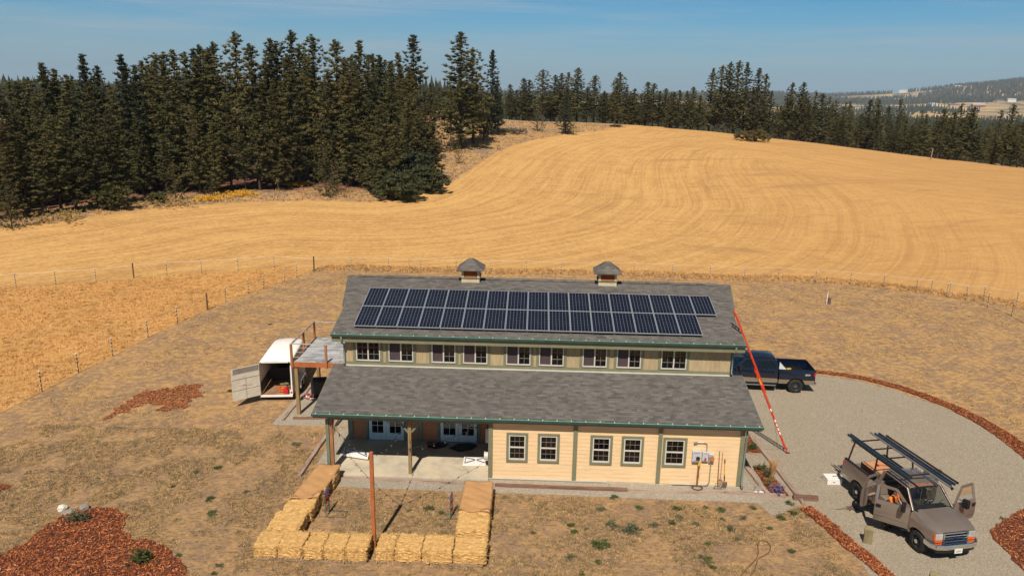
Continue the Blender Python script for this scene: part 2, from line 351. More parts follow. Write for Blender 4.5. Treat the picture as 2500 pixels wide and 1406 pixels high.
ground_part('ground', m_l, GM); ground_part('pasture', m_p, GM); ground_part('stubble_field', m_f, GM); ground_part('hillside', m_w, GM); ground_part('valley_and_hills', m_far, GM)

# ---------------------------------------------------------------- gravel, mulch, paving
def gravel_mat(name, a, b_, sc=38.):
    m, t, b = base_mat(name); P = t.new('ShaderNodeNewGeometry').outputs['Position']
    v = t.new('ShaderNodeTexVoronoi'); t.put(v.inputs['Vector'], P); v.inputs['Scale'].default_value = sc
    n = t.noise(P, 9, 8, .75); n2 = t.noise(P, .5, 6, .6, .3); n3 = t.noise(t.mapping(P, (1, 1.6, 1)), 2.2, 6, .7)
    c = t.mix(t.ramp(t.math('ADD', t.math('MULTIPLY', t.sep(v.outputs['Color'])[0], .55), t.math('MULTIPLY', n, .5)), .3, .75), a, b_)
    c = t.mix(t.ramp(n2, .45, .7, 0, .35), c, tuple(x*1.22 for x in a)); c = t.mix(t.ramp(n3, .55, .75, 0, .3), c, (.30, .22, .15))
    t.put(b.inputs['Base Color'], c); b.inputs['Roughness'].default_value = .95; b.inputs['Specular IOR Level'].default_value = .15
    t.put(b.inputs['Normal'], t.bump(t.math('ADD', v.outputs['Distance'], n), .8, .03)); MATS[name] = m; return m
GRAVEL = gravel_mat('driveway_gravel', (.30, .25, .18), (.49, .42, .32)); GRAVEL2 = gravel_mat('path_gravel', (.30, .26, .20), (.58, .51, .40), 46.)
def mulch_mat():
    m, t, b = base_mat('mulch_base'); P = t.new('ShaderNodeNewGeometry').outputs['Position']
    n = t.noise(P, 16, 8, .8); c = t.mix(t.ramp(n, .35, .65), (.08, .022, .01), (.22, .065, .026))
    t.put(b.inputs['Base Color'], c); b.inputs['Roughness'].default_value = .9; t.put(b.inputs['Normal'], t.bump(n, 1., .05)); return m
MULCH = mulch_mat()
CHIP = [mat('chip_rust', (.40, .115, .032), .85, var=.3, scale=8), mat('chip_dark', (.12, .032, .016), .9, var=.2), mat('chip_pale', (.52, .21, .085), .8, var=.2)]
def fray(pts, step=.35, amp=.09, seed=1):
    rd = random.Random(seed); out = []; n = len(pts)
    for i in range(n):
        a = Vector(pts[i][:2]); b = Vector(pts[(i+1) % n][:2]); L = (b-a).length; k = max(1, int(L/step))
        for j in range(k):
            p = a.lerp(b, j/k); d = (b-a).normalized(); nn = Vector((-d.y, d.x)); out.append(tuple(p+nn*rd.uniform(-amp, amp)))
    return out
def sheet(name, pts, z, m, kind='structure', amp=.08, step=.35, thick=.03):
    poly = fray(pts, step, amp, len(name)+int(abs(pts[0][0])*10)) if amp else [tuple(p[:2]) for p in pts]
    mb = MB(); mb.prism(poly, z-thick, z); o = mb.build(name, m); o['kind'] = kind; return o
drive = [(18.75, -2.2), A2(1962, 1232), A2(2060, 1330), A2(2130, 1406), (21.7, -13), (23, -22), (42, -24), (44, -6), A2(2700, 1260), A2(2500, 1118), A2(2440, 1068), A2(2380, 1033), A2(2320, 1002), A2(2250, 977), A2(2180, 952), A2(2100, 932), A2(2040, 921), A2(1990, 916), (23.5, 14.9), (19.5, 15.2), (15, 16.5), (15, 12)]
sheet('driveway', drive, .012, GRAVEL, amp=.07)
sheet('gravel_path', [(-.85, -1.05), (18.7, -1.25), (18.55, 1.5), (18.05, 3), (18.05, .0), (7.1, .0), (7.1, -.15), (-.05, -.15), (-.05, 4.5), (-.85, 4.6)], .02, GRAVEL2, amp=.02)
sheet('gravel_pad', [(-4.35, 4.75), (-.02, 4.75), (-.02, 11.2), (-3.9, 11.2)], .022, GRAVEL2, amp=.03)
mb = MB(); mb.box((-.02, -.15, -.05), (7.02, 3.28, .1))
CONC = mat('concrete', (.50, .44, .33), .85, var=.16, scale=1.3, c2=(.62, .52, .36), bump=.2, bscale=20)
o = mb.build('patio_slab', CONC, bevel=.01); o['kind'] = 'structure'

def chips(name, poly, n, size, zf, label, cat, seed):
    size *= .72; n = int(n*1.5)
    rd = np.random.default_rng(seed); P = np.array(poly); lo, hi = P.min(0), P.max(0); got = np.zeros((0, 2))
    while len(got) < n:
        q = rd.uniform(lo, hi, (n*2, 2)); q = q[inpoly(q[:, 0], q[:, 1], poly)]; got = np.concatenate([got, q])
    got = got[:n]; L = rd.uniform(.5, 1.6, n)*size; W = L*rd.uniform(.18, .34, n); a = rd.uniform(0, PI, n); ti = rd.uniform(-.5, .5, n); z = rd.uniform(.005, .05, n)+zf
    ux = np.cos(a)*np.cos(ti); uy = np.sin(a)*np.cos(ti); uz = np.sin(ti); vx = -np.sin(a); vy = np.cos(a); ro = rd.uniform(-.6, .6, n)
    c = np.stack([got[:, 0], got[:, 1], z], 1); U = np.stack([ux, uy, uz], 1)*L[:, None]/2; V = np.stack([vx*np.cos(ro), vy*np.cos(ro), np.sin(ro)], 1)*W[:, None]/2
    vs = np.stack([c-U-V, c+U-V*.6, c+U*.9+V, c-U*.8+V], 1).reshape(-1, 3)
    me = bpy.data.meshes.new(name); me.vertices.add(n*4); me.vertices.foreach_set('co', vs.ravel()); me.loops.add(n*4); me.loops.foreach_set('vertex_index', np.arange(n*4, dtype=np.int32))
    me.polygons.add(n); me.polygons.foreach_set('loop_start', np.arange(n, dtype=np.int32)*4)
    me.polygons.foreach_set('material_index', rd.choice([0, 0, 0, 1, 1, 2], n).astype(np.int32))
    for m in CHIP: me.materials.append(m)
    me.update(calc_edges=True); o = bpy.data.objects.new(name, me); col.objects.link(o); tag(o, label, cat, kind='stuff'); return o
def mulch_bed(pts, n, label, seed, size=.13, z=.03, amp=.1, base=True):
    poly = fray(pts, .25, amp, seed)
    if not base: chips('wood_chips', poly, n, size, .0, label, 'wood chips', seed); return
    mb = MB(); mb.prism(poly, -.02, z); o = mb.build('mulch_bed', MULCH); o['kind'] = 'structure'
    chips('wood_chips', poly, n, size, z, label, 'wood chips', seed)
bedL = [A2(-60, 1385), A2(0, 1360), A2(60, 1325), A2(110, 1290), A2(155, 1255), A2(195, 1243), A2(240, 1237), A2(285, 1245), A2(310, 1258), A2(303, 1290), A2(320, 1315), A2(370, 1322), A2(410, 1340), A2(440, 1375), A2(465, 1420), A2(480, 1600), A2(-300, 1620), A2(-260, 1420)]
mulch_bed(bedL, 16000, 'red wood chips covering the large bed in the bottom left corner', 5)
bedM = [A2(262, 1025), A2(270, 1003), A2(300, 990), A2(330, 968), A2(350, 955), A2(420, 948), A2(478, 936), A2(502, 958), A2(470, 975), A2(445, 995), A2(405, 1004), A2(385, 990), A2(345, 985), A2(325, 1000), A2(300, 1010)]
mulch_bed(bedM, 3600, 'red wood chips in a small worn patch left of the open trailer door', 6, .13, amp=.35, base=False)
bedR = [A2(2418, 1290), A2(2460, 1262), A2(2510, 1230), A2(2640, 1180), A2(2800, 1400), A2(2600, 1500), A2(2500, 1400), A2(2455, 1345), A2(2430, 1318)]
mulch_bed(bedR, 5200, 'red wood chips in the island bed at the right edge', 7)
def strip(cl, w):
    n = len(cl); L, R_ = [], []
    for i in range(n):
        a = Vector(cl[max(i-1, 0)]); b = Vector(cl[min(i+1, n-1)]); d = (b-a).normalized(); nn = Vector((-d.y, d.x)); ww = w[i] if isinstance(w, list) else w
        L.append(tuple(Vector(cl[i])+nn*ww/2)); R_.append(tuple(Vector(cl[i])-nn*ww/2))
    return L+R_[::-1]
sc = [A2(*q) for q in [(1992, 908), (2050, 914), (2110, 924), (2190, 944), (2260, 968), (2330, 996), (2390, 1026), (2450, 1063), (2510, 1108), (2600, 1190)]]
mulch_bed(strip(sc, [.5, .6, .62, .7, .72, .8, .85, .95, 1., 1.]), 5200, 'strip of red wood chips curving along the outer edge of the gravel drive', 8, .12, amp=.05)
sc = [A2(*q) for q in [(1966, 1240), (2010, 1272), (2060, 1318), (2110, 1358), (2165, 1406), (2230, 1470)]]
mulch_bed(strip(sc, .62), 2600, 'strip of red wood chips between the lawn and the gravel drive in front', 9, .12, amp=.05)
mulch_bed([A2(-40, 1190), A2(0, 1186), A2(24, 1184), A2(26, 1190), A2(0, 1198), A2(-40, 1202)], 300, 'little patch of red chips at the left edge of the lawn', 10, .1, amp=.05)
# ---------------------------------------------------------------- barn house
W, O_, O1, H1, H2, YU, YR, HR, YW, HB = 18.04, .49, .60, 3.087, 5.656, 2.8455, 8.477, 6.993, 3.284, 3.947
KS = (HR-H2)/(YR-YU); XG = 7.02; YB = 2*YR-YW; YUB = 2*YR-YU
def shingle_mat(name, d=1.):
    m, t, b = base_mat(name); co = t.new('ShaderNodeTexCoord').outputs['Object']
    def br(sc, off, w_):
        n = t.new('ShaderNodeTexBrick'); t.put(n.inputs['Vector'], t.mapping(co, (1, 1.03, 1), loc=off)); n.inputs['Color1'].default_value = (0, 0, 0, 1); n.inputs['Color2'].default_value = (1, 1, 1, 1)
        n.inputs['Mortar'].default_value = (.0, .0, .0, 1); n.inputs['Scale'].default_value = sc; n.inputs['Mortar Size'].default_value = .0; n.inputs['Bias'].default_value = 0
        n.inputs['Brick Width'].default_value = w_; n.inputs['Row Height'].default_value = .145; n.offset = .37; return n.outputs['Color']
    k = t.math('ADD', t.math('MULTIPLY', t.sep(br(1., (0, 0, 0), .24))[0], .65), t.math('MULTIPLY', t.sep(br(1., (5.13, 0, 0), .34))[0], .4))
    yy = t.math('FRACT', t.math('DIVIDE', t.math('MULTIPLY', t.sep(co)[1], 1.03), .145))
    edge = t.ramp(yy, 0., .16, .55, 1)
    n = t.noise(co, .8, 6, .6); g = t.noise(co, 60, 3, .8)
    c = t.mix(k, (.082, .076, .070), (.180, .167, .152)); c = t.mix(t.ramp(n, .35, .7, 0, .4), c, (.13, .118, .105))
    kk = t.math('MULTIPLY', edge, t.ramp(g, .3, .7, .82, 1.18)); c = t.mix(1., c, t.comb(kk, kk, kk), 'MULTIPLY')
    t.put(b.inputs['Base Color'], c); b.inputs['Roughness'].default_value = .92; b.inputs['Specular IOR Level'].default_value = .2
    t.put(b.inputs['Normal'], t.bump(t.math('ADD', t.math('MULTIPLY', yy, .5), t.math('MULTIPLY', g, .5)), .5, .012)); MATS[name] = m; return m
SH = shingle_mat('asphalt_shingle')
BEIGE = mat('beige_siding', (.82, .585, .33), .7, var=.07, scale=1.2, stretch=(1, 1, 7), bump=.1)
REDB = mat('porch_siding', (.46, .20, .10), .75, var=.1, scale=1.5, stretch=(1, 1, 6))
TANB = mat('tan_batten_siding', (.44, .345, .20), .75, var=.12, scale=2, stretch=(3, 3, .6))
SAGE = mat('sage_trim', (.205, .205, .125), .7, var=.08); SAGED = mat('dark_sage_trim', (.16, .20, .15), .6, var=.08)
TEAL = mat('teal_gutter', (.13, .42, .30), .45, var=.12, scale=4); GUTF = mat('gutter_face', (.045, .065, .06), .5)
MUNT = mat('muntin_grey', (.22, .20, .19), .6); WHITE = mat('white_vinyl', (.62, .59, .52), .5, var=.05); DOORW = mat('pale_door_paint', (.60, .74, .82), .45, var=.05)
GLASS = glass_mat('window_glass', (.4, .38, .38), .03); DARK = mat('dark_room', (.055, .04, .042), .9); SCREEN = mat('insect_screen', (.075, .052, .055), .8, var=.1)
BROWN = mat('cedar_brown', (.36, .155, .065), .7, var=.22, scale=3, stretch=(4, 4, .5), bump=.2); TREAT = mat('treated_post', (.30, .20, .09), .8, var=.2, scale=3, stretch=(4, 4, .6), bump=.2)
OLDW = mat('weathered_timber', (.30, .20, .15), .9, var=.25, scale=2.5, stretch=(.6, 3, 3), bump=.5, bscale=14, c2=(.40, .30, .24)); RDECK = mat('redwood_stain', (.42, .13, .045), .6, var=.12)
METAL = mat('galvanised_steel', (.5, .5, .5), .4, metal=.8); BLACK = mat('black_plastic', (.018, .018, .02), .45, var=.1); GREYP = mat('grey_enamel', (.50, .55, .60), .45, var=.06)
house = thing('barn_house', 'barn-style house with grey shingle roofs, beige siding, a porch and two cupolas', 'house')

def lap_wall(mb, x0, x1, z0, z1, y, holes=(), p=.18, prot=.009):
    zs = [z0]; 
    while zs[-1] < z1-1e-4: zs.append(min(zs[-1]+p, z1))
    for i in range(len(zs)-1):
        za, zb = zs[i], zs[i+1]; cuts = sorted({za, zb}|{h for H in holes for h in (H[2], H[3]) if za < h < zb})
        for a, b in zip(cuts[:-1], cuts[1:]):
            mid = (a+b)/2; xs = [x0]
            for H in sorted(holes):
                if H[2] < mid < H[3]: xs += [H[0], H[1]]
            xs.append(x1); ya = y-prot*(1-(a-za)/p); yb = y-prot*(1-(b-za)/p)
            for k in range(0, len(xs), 2):
                if xs[k+1]-xs[k] > 1e-3:
                    mb.quad((xs[k], ya, a), (xs[k+1], ya, a), (xs[k+1], yb, b), (xs[k], yb, b))
                    if a == za: mb.quad((xs[k], y+.002, a), (xs[k+1], y+.002, a), (xs[k+1], ya, a), (xs[k], ya, a))
def flat_wall(mb, x0, x1, z0, z1, y, holes=()): lap_wall(mb, x0, x1, z0, z1, y, holes, p=z1-z0, prot=0)
def fr(mb, x0, x1, z0, z1, y0, y1, w):      # a rectangular frame, butt-jointed
    mb.box((x0, y0, z0), (x0+w, y1, z1)); mb.box((x1-w, y0, z0), (x1, y1, z1)); mb.box((x0+w, y0, z0), (x1-w, y1, z0+w)); mb.box((x0+w, y0, z1-w), (x1-w, y1, z1))

# garage windows ------------------------------------------------------------
gw = []
for (xa, ya, xb, yb) in [(1235, 1053, 1290, 1127), (1311, 1055, 1367, 1130), (1439, 1062, 1496, 1135), (1515, 1064, 1572, 1138), (1616, 1068, 1677, 1141)]:
    a = atY(xa, (ya+yb)/2, 0).x; b = atY(xb, (ya+yb)/2, 0).x; gw.append((a+.02, b-.02, .90, 2.29))
holes = [(a+.10, b-.10, z0+.10, z1-.10) for a, b, z0, z1 in gw]
mb = MB(); lap_wall(mb, XG, W, .1, 3.0, 0, holes); mb.build('front_wall', BEIGE, house)
for (a, b, z0, z1), h in zip(gw, holes):
    mb = MB(); fr(mb, a, b, z0, z1, -.055, -.005, .11); wn = mb.build('window', SAGE, house, bevel=.006)
    mb = MB(); fr(mb, h[0]+.005, h[1]-.005, h[2]+.005, h[3]-.005, -.045, .05, .055); zm = (h[2]+h[3])/2
    mb.box((h[0]+.06, -.035, zm-.025), (h[1]-.06, .03, zm+.025)); mb.build('sash', WHITE, wn)
    mb = MB()
    for s0, s1 in ((h[2]+.06, zm-.025), (zm+.025, h[3]-.06)):
        for k in (1, 2): x = h[0]+.06+(h[1]-h[0]-.12)*k/3; mb.box((x-.006, -.012, s0), (x+.006, .006, s1))
        zc = (s0+s1)/2; xs = [h[0]+.06]+[h[0]+.06+(h[1]-h[0]-.12)*k/3 for k in (1, 2)]+[h[1]-.06]
        for k in range(3): mb.box((xs[k]+.0065, -.012, zc-.006), (xs[k+1]-.0065, .006, zc+.006))
    mb.build('muntins', MUNT, wn)
    mb = MB(); mb.quad((h[0]+.06, .012, h[2]+.06), (h[1]-.06, .012, h[2]+.06), (h[1]-.06, .012, h[3]-.06), (h[0]+.06, .012, h[3]-.06)); mb.build('pane', GLASS, wn)
# things seen dimly through the panes: shelves with boards
mb = MB(); rd = random.Random(3)
for a, b, z0, z1 in gw[1:4]:
    for k in range(4): xx = a+rd.uniform(0, .5); mb.box((xx, .5+.1*k, .9), (xx+rd.uniform(.4, .9), .55+.1*k, .9+rd.uniform(.25, .5)))
mb.box((7.3, .45, .82), (15.7, 1.1, .9)); mb.build('workbench', mat('bench_wood', (.42, .24, .12), .8), house)
# corner boards and posts on the garage wall
for i, xq in enumerate((XG+.09, atY(1403, 1110, 0).x, atY(1609, 1115, 0).x, W-.09)):
    mb = MB(); mb.box((xq-.09, -.07, .12), (xq+.09, -.022, 2.96)); mb.build('wall_post', SAGE, house, bevel=.005)
mb = MB(); mb.box((XG-.02, -.05, .06), (atY(1480, 1178, 0).x, -.025, .115)); mb.build('base_flashing', WHITE, house)
mb = MB(); mb.box((XG, -.02, -.1), (W, .2, .098)); mb.build('foundation', CONC, house)
# side and rear walls
mb = MB(); n0 = 0; lap_wall(mb, 0, YW, .1, 2.98, 0); mb.xf(Matrix.Translation((XG, YW, 0)) @ Matrix.Rotation(-PI/2, 4, 'Z'), 0); mb.build('porch_side_wall', REDB, house)
mb = MB()
gable = lambda X: [(X, 0, .1), (X, YB, .1), (X, YB, 5.55), (X, YR, HR-.2), (X, YW, 5.55), (X, YW, 3.75), (X, 0, 2.95)]
g = gable(W); mb.add(g, [tuple(range(7))])
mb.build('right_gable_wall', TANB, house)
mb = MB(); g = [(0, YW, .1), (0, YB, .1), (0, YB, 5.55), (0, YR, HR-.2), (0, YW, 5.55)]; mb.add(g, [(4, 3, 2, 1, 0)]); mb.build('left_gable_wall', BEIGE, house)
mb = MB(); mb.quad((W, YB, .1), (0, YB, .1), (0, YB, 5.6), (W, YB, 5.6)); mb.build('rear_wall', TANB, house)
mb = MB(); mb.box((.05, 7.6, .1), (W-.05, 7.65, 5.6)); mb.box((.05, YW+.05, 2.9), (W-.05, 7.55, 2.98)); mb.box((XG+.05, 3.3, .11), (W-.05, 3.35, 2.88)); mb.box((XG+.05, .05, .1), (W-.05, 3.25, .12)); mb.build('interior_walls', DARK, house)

# upper wall ----------------------------------------------------------------
uw = []
for i, (xa, xb) in enumerate([(870, 928), (949, 1009), (1054, 1112), (1131, 1190), (1236, 1295), (1316, 1376), (1422, 1481), (1505, 1564), (1613, 1675)]):
    ym = 858+i*4; uw.append((atY(xa, ym, YW).x, atY(xb, ym, YW).x, 4.17, 5.17))
hol = [(a+.02, b-.02, z0+.02, z1-.02) for a, b, z0, z1 in uw]
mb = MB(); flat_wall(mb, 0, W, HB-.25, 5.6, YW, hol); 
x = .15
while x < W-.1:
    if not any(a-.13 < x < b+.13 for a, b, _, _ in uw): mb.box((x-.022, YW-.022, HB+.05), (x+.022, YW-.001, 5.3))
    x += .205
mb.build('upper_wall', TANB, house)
mb = MB(); mb.box((0, YW-.045, HB-.02), (W, YW-.024, HB+.17)); mb.build('sill_board', SAGE, house)
mb = MB(); mb.box((.02, YW-.10, HB-.022), (W-.02, YW-.046, HB-.005+.03)); mb.build('roof_flashing', WHITE, house)
for a, b, z0, z1 in uw:
    for q0, q1 in ((a-.13, a-.002), (b+.002, b+.13)): mb = MB(); mb.box((q0, YW-.04, HB+.172), (q1, YW-.0235, 5.3)); mb.build('window_trim', SAGE, house)
for i, (a, b, z0, z1) in enumerate(uw):
    full = i in (0, 8); xm = (a+b)/2
    mb = MB(); fr(mb, a, b, z0, z1, YW-.05, YW+.04, .045); mb.box((xm-.03, YW-.045, z0+.0455), (xm+.03, YW+.03, z1-.0455)); wn = mb.build('window', WHITE, house)
    mb = MB(); xs = []
    for s0, s1 in ((a+.045, xm-.03), (xm+.03, b-.045)):
        if s0 < xm-.1 and not full: continue
        xc = (s0+s1)/2; mb.box((xc-.009, YW-.02, z0+.046), (xc+.009, YW-.002, z1-.046))
        for k in (1, 2): zz = z0+(z1-z0)*k/3; mb.box((s0, YW-.02, zz-.009), (xc-.0095, YW-.002, zz+.009)); mb.box((xc+.0095, YW-.02, zz-.009), (s1, YW-.002, zz+.009))
    mb.build('muntins', MUNT, wn)
    mb = MB(); mb.quad((xm+.03 if not full else a+.045, YW+.005, z0+.045), (b-.045, YW+.005, z0+.045), (b-.045, YW+.005, z1-.045), (xm+.03 if not full else a+.045, YW+.005, z1-.045)); mb.build('pane', GLASS, wn)
    if not full:
        mb = MB(); mb.quad((a+.045, YW+.012, z0+.045), (xm-.03, YW+.012, z0+.045), (xm-.03, YW+.012, z1-.045), (a+.045, YW+.012, z1-.045)); mb.build('insect_screen', SCREEN, wn)

# porch ---------------------------------------------------------------------
dz = lambda px, py: atY(px, py, YW).x
d1 = (dz(900, 1050), dz(988, 1050)); d2 = (dz(1074, 1055), dz(1166, 1055))
doors = [(d1[0], d1[1], .12, 2.2), (d2[0], d2[1], .12, 2.2)]
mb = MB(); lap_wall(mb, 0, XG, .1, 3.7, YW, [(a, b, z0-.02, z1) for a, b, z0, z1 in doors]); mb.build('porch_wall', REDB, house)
for k, (a, b, z0, z1) in enumerate(doors):
    xm = (a+b)/2
    for s0, s1 in ((a+.03, xm-.006), (xm+.006, b-.03)):
        mb = MB(); fr(mb, s0, s1, z0, z1-.03, YW-.03, YW+.015, .15); mb.box((s0+.15, YW-.03, z0+.15), (s1-.15, YW+.015, z0+.36)); dr = mb.build('french_door', DOORW, house, bevel=.004)
        mb = MB(); xc = (s0+s1)/2; mb.box((xc-.01, YW-.028, z0+.36), (xc+.01, YW-.002, z1-.18))
        for j in (1, 2, 3): zz = z0+.36+(z1-.18-z0-.36)*j/4; mb.box((s0+.15, YW-.028, zz-.01), (xc-.0105, YW-.002, zz+.01)); mb.box((xc+.0105, YW-.028, zz-.01), (s1-.15, YW-.002, zz+.01))
        mb.build('muntins', DOORW, dr)
        mb = MB(); mb.quad((s0+.15, YW+.002, z0+.36), (s1-.15, YW+.002, z0+.36), (s1-.15, YW+.002, z1-.18), (s0+.15, YW+.002, z1-.18)); mb.build('pane', GLASS, dr)
    mb = MB(); mb.ell((xm+.08, YW-.06, 1.05), (.03, .035, .03)); mb.ell((xm+.08, YW-.05, 1.2), (.025, .025, .025)); mb.build('door_handle', BLACK, dr, smooth=True)
    mb = MB(); mb.box((a-.12, YW-.045, .1), (a, YW-.0225, 2.7)); mb.box((b, YW-.045, .1), (b+.12, YW-.0225, 2.7)); mb.box((a-.001, YW-.044, 2.2), (b+.001, YW-.0225, 2.32)); mb.build('door_casing', SAGED, house)
for xq in (.11, dz(1026, 1050)):
    mb = MB(); mb.box((xq-.11, YW-.06, .1), (xq+.11, YW-.0225, 2.9)); mb.build('wall_post', SAGED, house)
mb = MB(); mb.box((-.03, .02, 2.62), (XG-.02, .16, 2.92)); mb.build('porch_beam', SAGED, house)
for xq, m_ in ((.03, BROWN), (atY(1000, 1100, 0).x-.07, TREAT)):
    mb = MB(); mb.box((xq, .02, .1), (xq+.145, .16, 2.62)); ps = mb.build('porch_post', m_, house, bevel=.006)
    mb = MB()
    for s in (-1, 1):
        if xq < 1 and s < 0: continue
        mb.beam((xq+.0725+s*.06, .09, 2.1), (xq+.0725+s*.5, .09, 2.62), .07, .09)
    mb.beam((xq+.0725, .17, 2.1), (xq+.0725, .6, 2.6), .07, .07); mb.build('knee_brace', SAGED, ps)
mb = MB(); mb.box((-.13, .0, .12), (.01, .12, 2.6)); mb.build('downspout', SAGED, house, bevel=.01)
mb = MB(); mb.tube([(W+.05, -.1, 2.72), (W+.07, -.07, 2.4), (W+.02, -.1, .25), (W+.02, -.3, .12)], .045, 8); mb.build('downspout', SAGED, house, smooth=True)
for xq in (-.02, W+.06):
    mb = MB(); mb.tube([(xq, YU-.12, 5.5), (xq, YU+.02, 5.15), (xq, YW-.09, 5.0), (xq, YW-.09, 4.12), (xq, YW-.22, 4.06)], .042, 8); mb.build('downspout', SAGED, house, smooth=True)

# roofs ---------------------------------------------------------------------
def slab(mb, poly, f, th):
    n = len(poly); vs = [(x, y, f(y)) for x, y in poly]+[(x, y, f(y)-th) for x, y in poly]
    ar = sum(poly[i][0]*poly[(i+1) % n][1]-poly[(i+1) % n][0]*poly[i][1] for i in range(n))
    fs = [tuple(range(n)), tuple(range(2*n-1, n-1, -1))]+[((i+1) % n, i, n+i, n+(i+1) % n) for i in range(n)]
    if ar < 0: fs = [tuple(reversed(q)) for q in fs]
    mb.add(vs, fs)
fz = lambda y: H2+(y-YU)*KS
yp = 5.55
mb = MB(); slab(mb, [(-O_, YU), (W+O_, YU), (W+O_, yp), (W+O_+.16, yp+.03), (W+1.05, YR-.002), (-1.07, YR-.002), (-O_-.16, yp+.03), (-O_, yp)], fz, .15)
slab(mb, [(-O_, YUB), (-O_, 2*YR-yp), (-O_-.16, 2*YR-yp-.03), (-1.07, YR+.002), (W+1.05, YR+.002), (W+O_+.16, 2*YR-yp-.03), (W+O_, 2*YR-yp), (W+O_, YUB)], lambda y: fz(2*YR-y), .15)
mb.build('main_roof', SH, house)
mb = MB(); vs = []
for x0, x1 in ((-.55, W+.42),):
    mb.add([(x0, YR-.17, HR-.01), (x1, YR-.17, HR-.01), (x1, YR, HR+.05), (x0, YR, HR+.05), (x1, YR+.17, HR-.01), (x0, YR+.17, HR-.01)], [(0, 1, 2, 3), (3, 2, 4, 5)])
mb.build('ridge_cap', SH, house)
KL = (HB-H1)/(YW+.3); fl = lambda y: H1+(y+.3)*KL
xl0, xl1 = atY(762, 1006, -.3).x, atY(1862.5, 1039, -.3).x
mb = MB(); slab(mb, [(xl0, -.3), (xl1, -.3), (xl1, YW+.02), (xl0, YW+.02)], fl, .14); mb.build('lower_roof', SH, house)
for X, s in ((-O_, -1), (W+O_, 1)):
    mb = MB(); mb.beam((X+s*.012, YU, fz(YU)-.1), (X+s*.012, yp, fz(yp)-.1), .022, .2); mb.build('rake_board', SAGE, house)
    mb = MB(); mb.beam((X+s*.16, yp+.05, fz(yp)-.13), (X+s*.57, YR-.05, HR-.12), .03, .2); mb.build('prow_board', SAGE, house)
for X, s in ((xl0, -1), (xl1, 1)): mb = MB(); mb.beam((X+s*.012, -.3, H1-.1), (X+s*.012, YW, HB-.1), .022, .16); mb.build('lower_rake_board', SAGED, house)
def gutter(x0, x1, y, z, name='gutter'):
    mb = MB(); mb.box((x0, y-.13, z-.115), (x1, y-.005, z-.10)); mb.box((x0, y-.13, z-.10), (x1, y-.112, z-.012)); mb.box((x0, y-.113, z-.10), (x0+.01, y-.005, z-.012)); mb.box((x1-.01, y-.113, z-.10), (x1, y-.005, z-.012)); g = mb.build('gutter', GUTF, house)
    mb = MB(); mb.box((x0, y-.134, z-.011), (x1, y-.1, z+.004)); mb.box((x0+.011, y-.111, z-.099), (x1-.011, y-.006, z-.055)); mb.build('gutter_trough', TEAL, g)
    x = x0+.2
    while x < x1: mb = MB(); mb.box((x-.02, y-.128, z+.005), (x+.02, y-.01, z+.012)); mb.build('gutter_hanger', WHITE, g); x += .61
gutter(-O_-.03, W+O_+.03, YU, H2-.02); gutter(xl0-.03, xl1+.03, -.3, H1-.02)
mb = MB(); mb.box((-O_, YU+.0, H2-.44), (W+O_, YU+.03, H2-.155)); mb.box((-O_+.02, YU+.03, 5.24), (W+O_-.02, YW-.05, 5.27)); mb.build('fascia', SAGE, house)
mb = MB(); mb.box((xl0, -.295, H1-.26), (xl1, -.27, H1-.142)); mb.box((xl0+.02, -.27, H1-.26), (xl1-.02, -.055, H1-.235)); mb.build('lower_fascia', SAGED, house)
for x0, x1 in ((atY(1128, 684, YR).x, atY(1173, 686, YR).x), (atY(1458, 690, YR).x, atY(1504, 692, YR).x)):
    xc = (x0+x1)/2; hw = .46
    mb = MB(); mb.box((xc-hw, YR-hw, HR-.25), (xc+hw, YR+hw, HR+.12)); mb.cur = 0
    for sx_ in (-1, 1):
        for sy in (-1, 1): cx, cy = xc+sx_*(hw-.05), YR+sy*(hw-.05); mb.box((cx-.06, cy-.06, HR-.2), (cx+.06, cy+.06, HR+.55))
    cu = mb.build('cupola', mat('cupola_cream', (.60, .50, .33), .7), house)
    mb = MB(); mb.box((xc-hw-.05, YR-hw-.05, HR+.121), (xc+hw+.05, YR+hw+.05, HR+.17)); mb.box((xc-hw-.06, YR-hw-.06, HR+.551), (xc+hw+.06, YR+hw+.06, HR+.62)); mb.build('cupola_trim', SAGE, cu)
    mb = MB(); OR = mat('louver_orange', (.62, .17, .05), .6, var=.1)
    mb.box((xc-.3, YR-hw+.06, HR+.172), (xc+.3, YR+hw-.06, HR+.55)); mb.box((xc-hw+.06, YR-.3, HR+.172), (xc+hw-.06, YR+.3, HR+.549))
    for k in range(5):
        zz = HR+.2+k*.07; mb.add([(xc-.33, YR-hw-.01, zz), (xc+.33, YR-hw-.01, zz), (xc+.33, YR-hw+.06, zz+.06), (xc-.33, YR-hw+.06, zz+.06)], [(0, 1, 2, 3)])
        mb.add([(xc+hw+.01, YR-.33, zz), (xc+hw+.01, YR+.33, zz), (xc+hw-.06, YR+.33, zz+.06), (xc+hw-.06, YR-.33, zz+.06)], [(0, 1, 2, 3)])
    mb.build('louver', OR, cu)
    mb = MB(); b0, b1, b2 = .70, .44, .11; z0, z1, z2 = HR+.60, HR+.82, HR+1.10
    rg = lambda r_, z: [(xc-r_, YR-r_, z), (xc+r_, YR-r_, z), (xc+r_, YR+r_, z), (xc-r_, YR+r_, z)]
    vs = rg(b0, z0-.05)+rg(b0, z0)+rg(b1, z0+.2)+rg(.24, z0+.38)+rg(b2, z2-.02)+rg(.0001, z2)
    fs = [(3, 2, 1, 0)]
    for L in range(5): fs += [(L*4+k, L*4+(k+1) % 4, L*4+4+(k+1) % 4, L*4+4+k) for k in range(4)]
    mb.add(vs, fs); mb.build('cupola_roof', SH, cu)

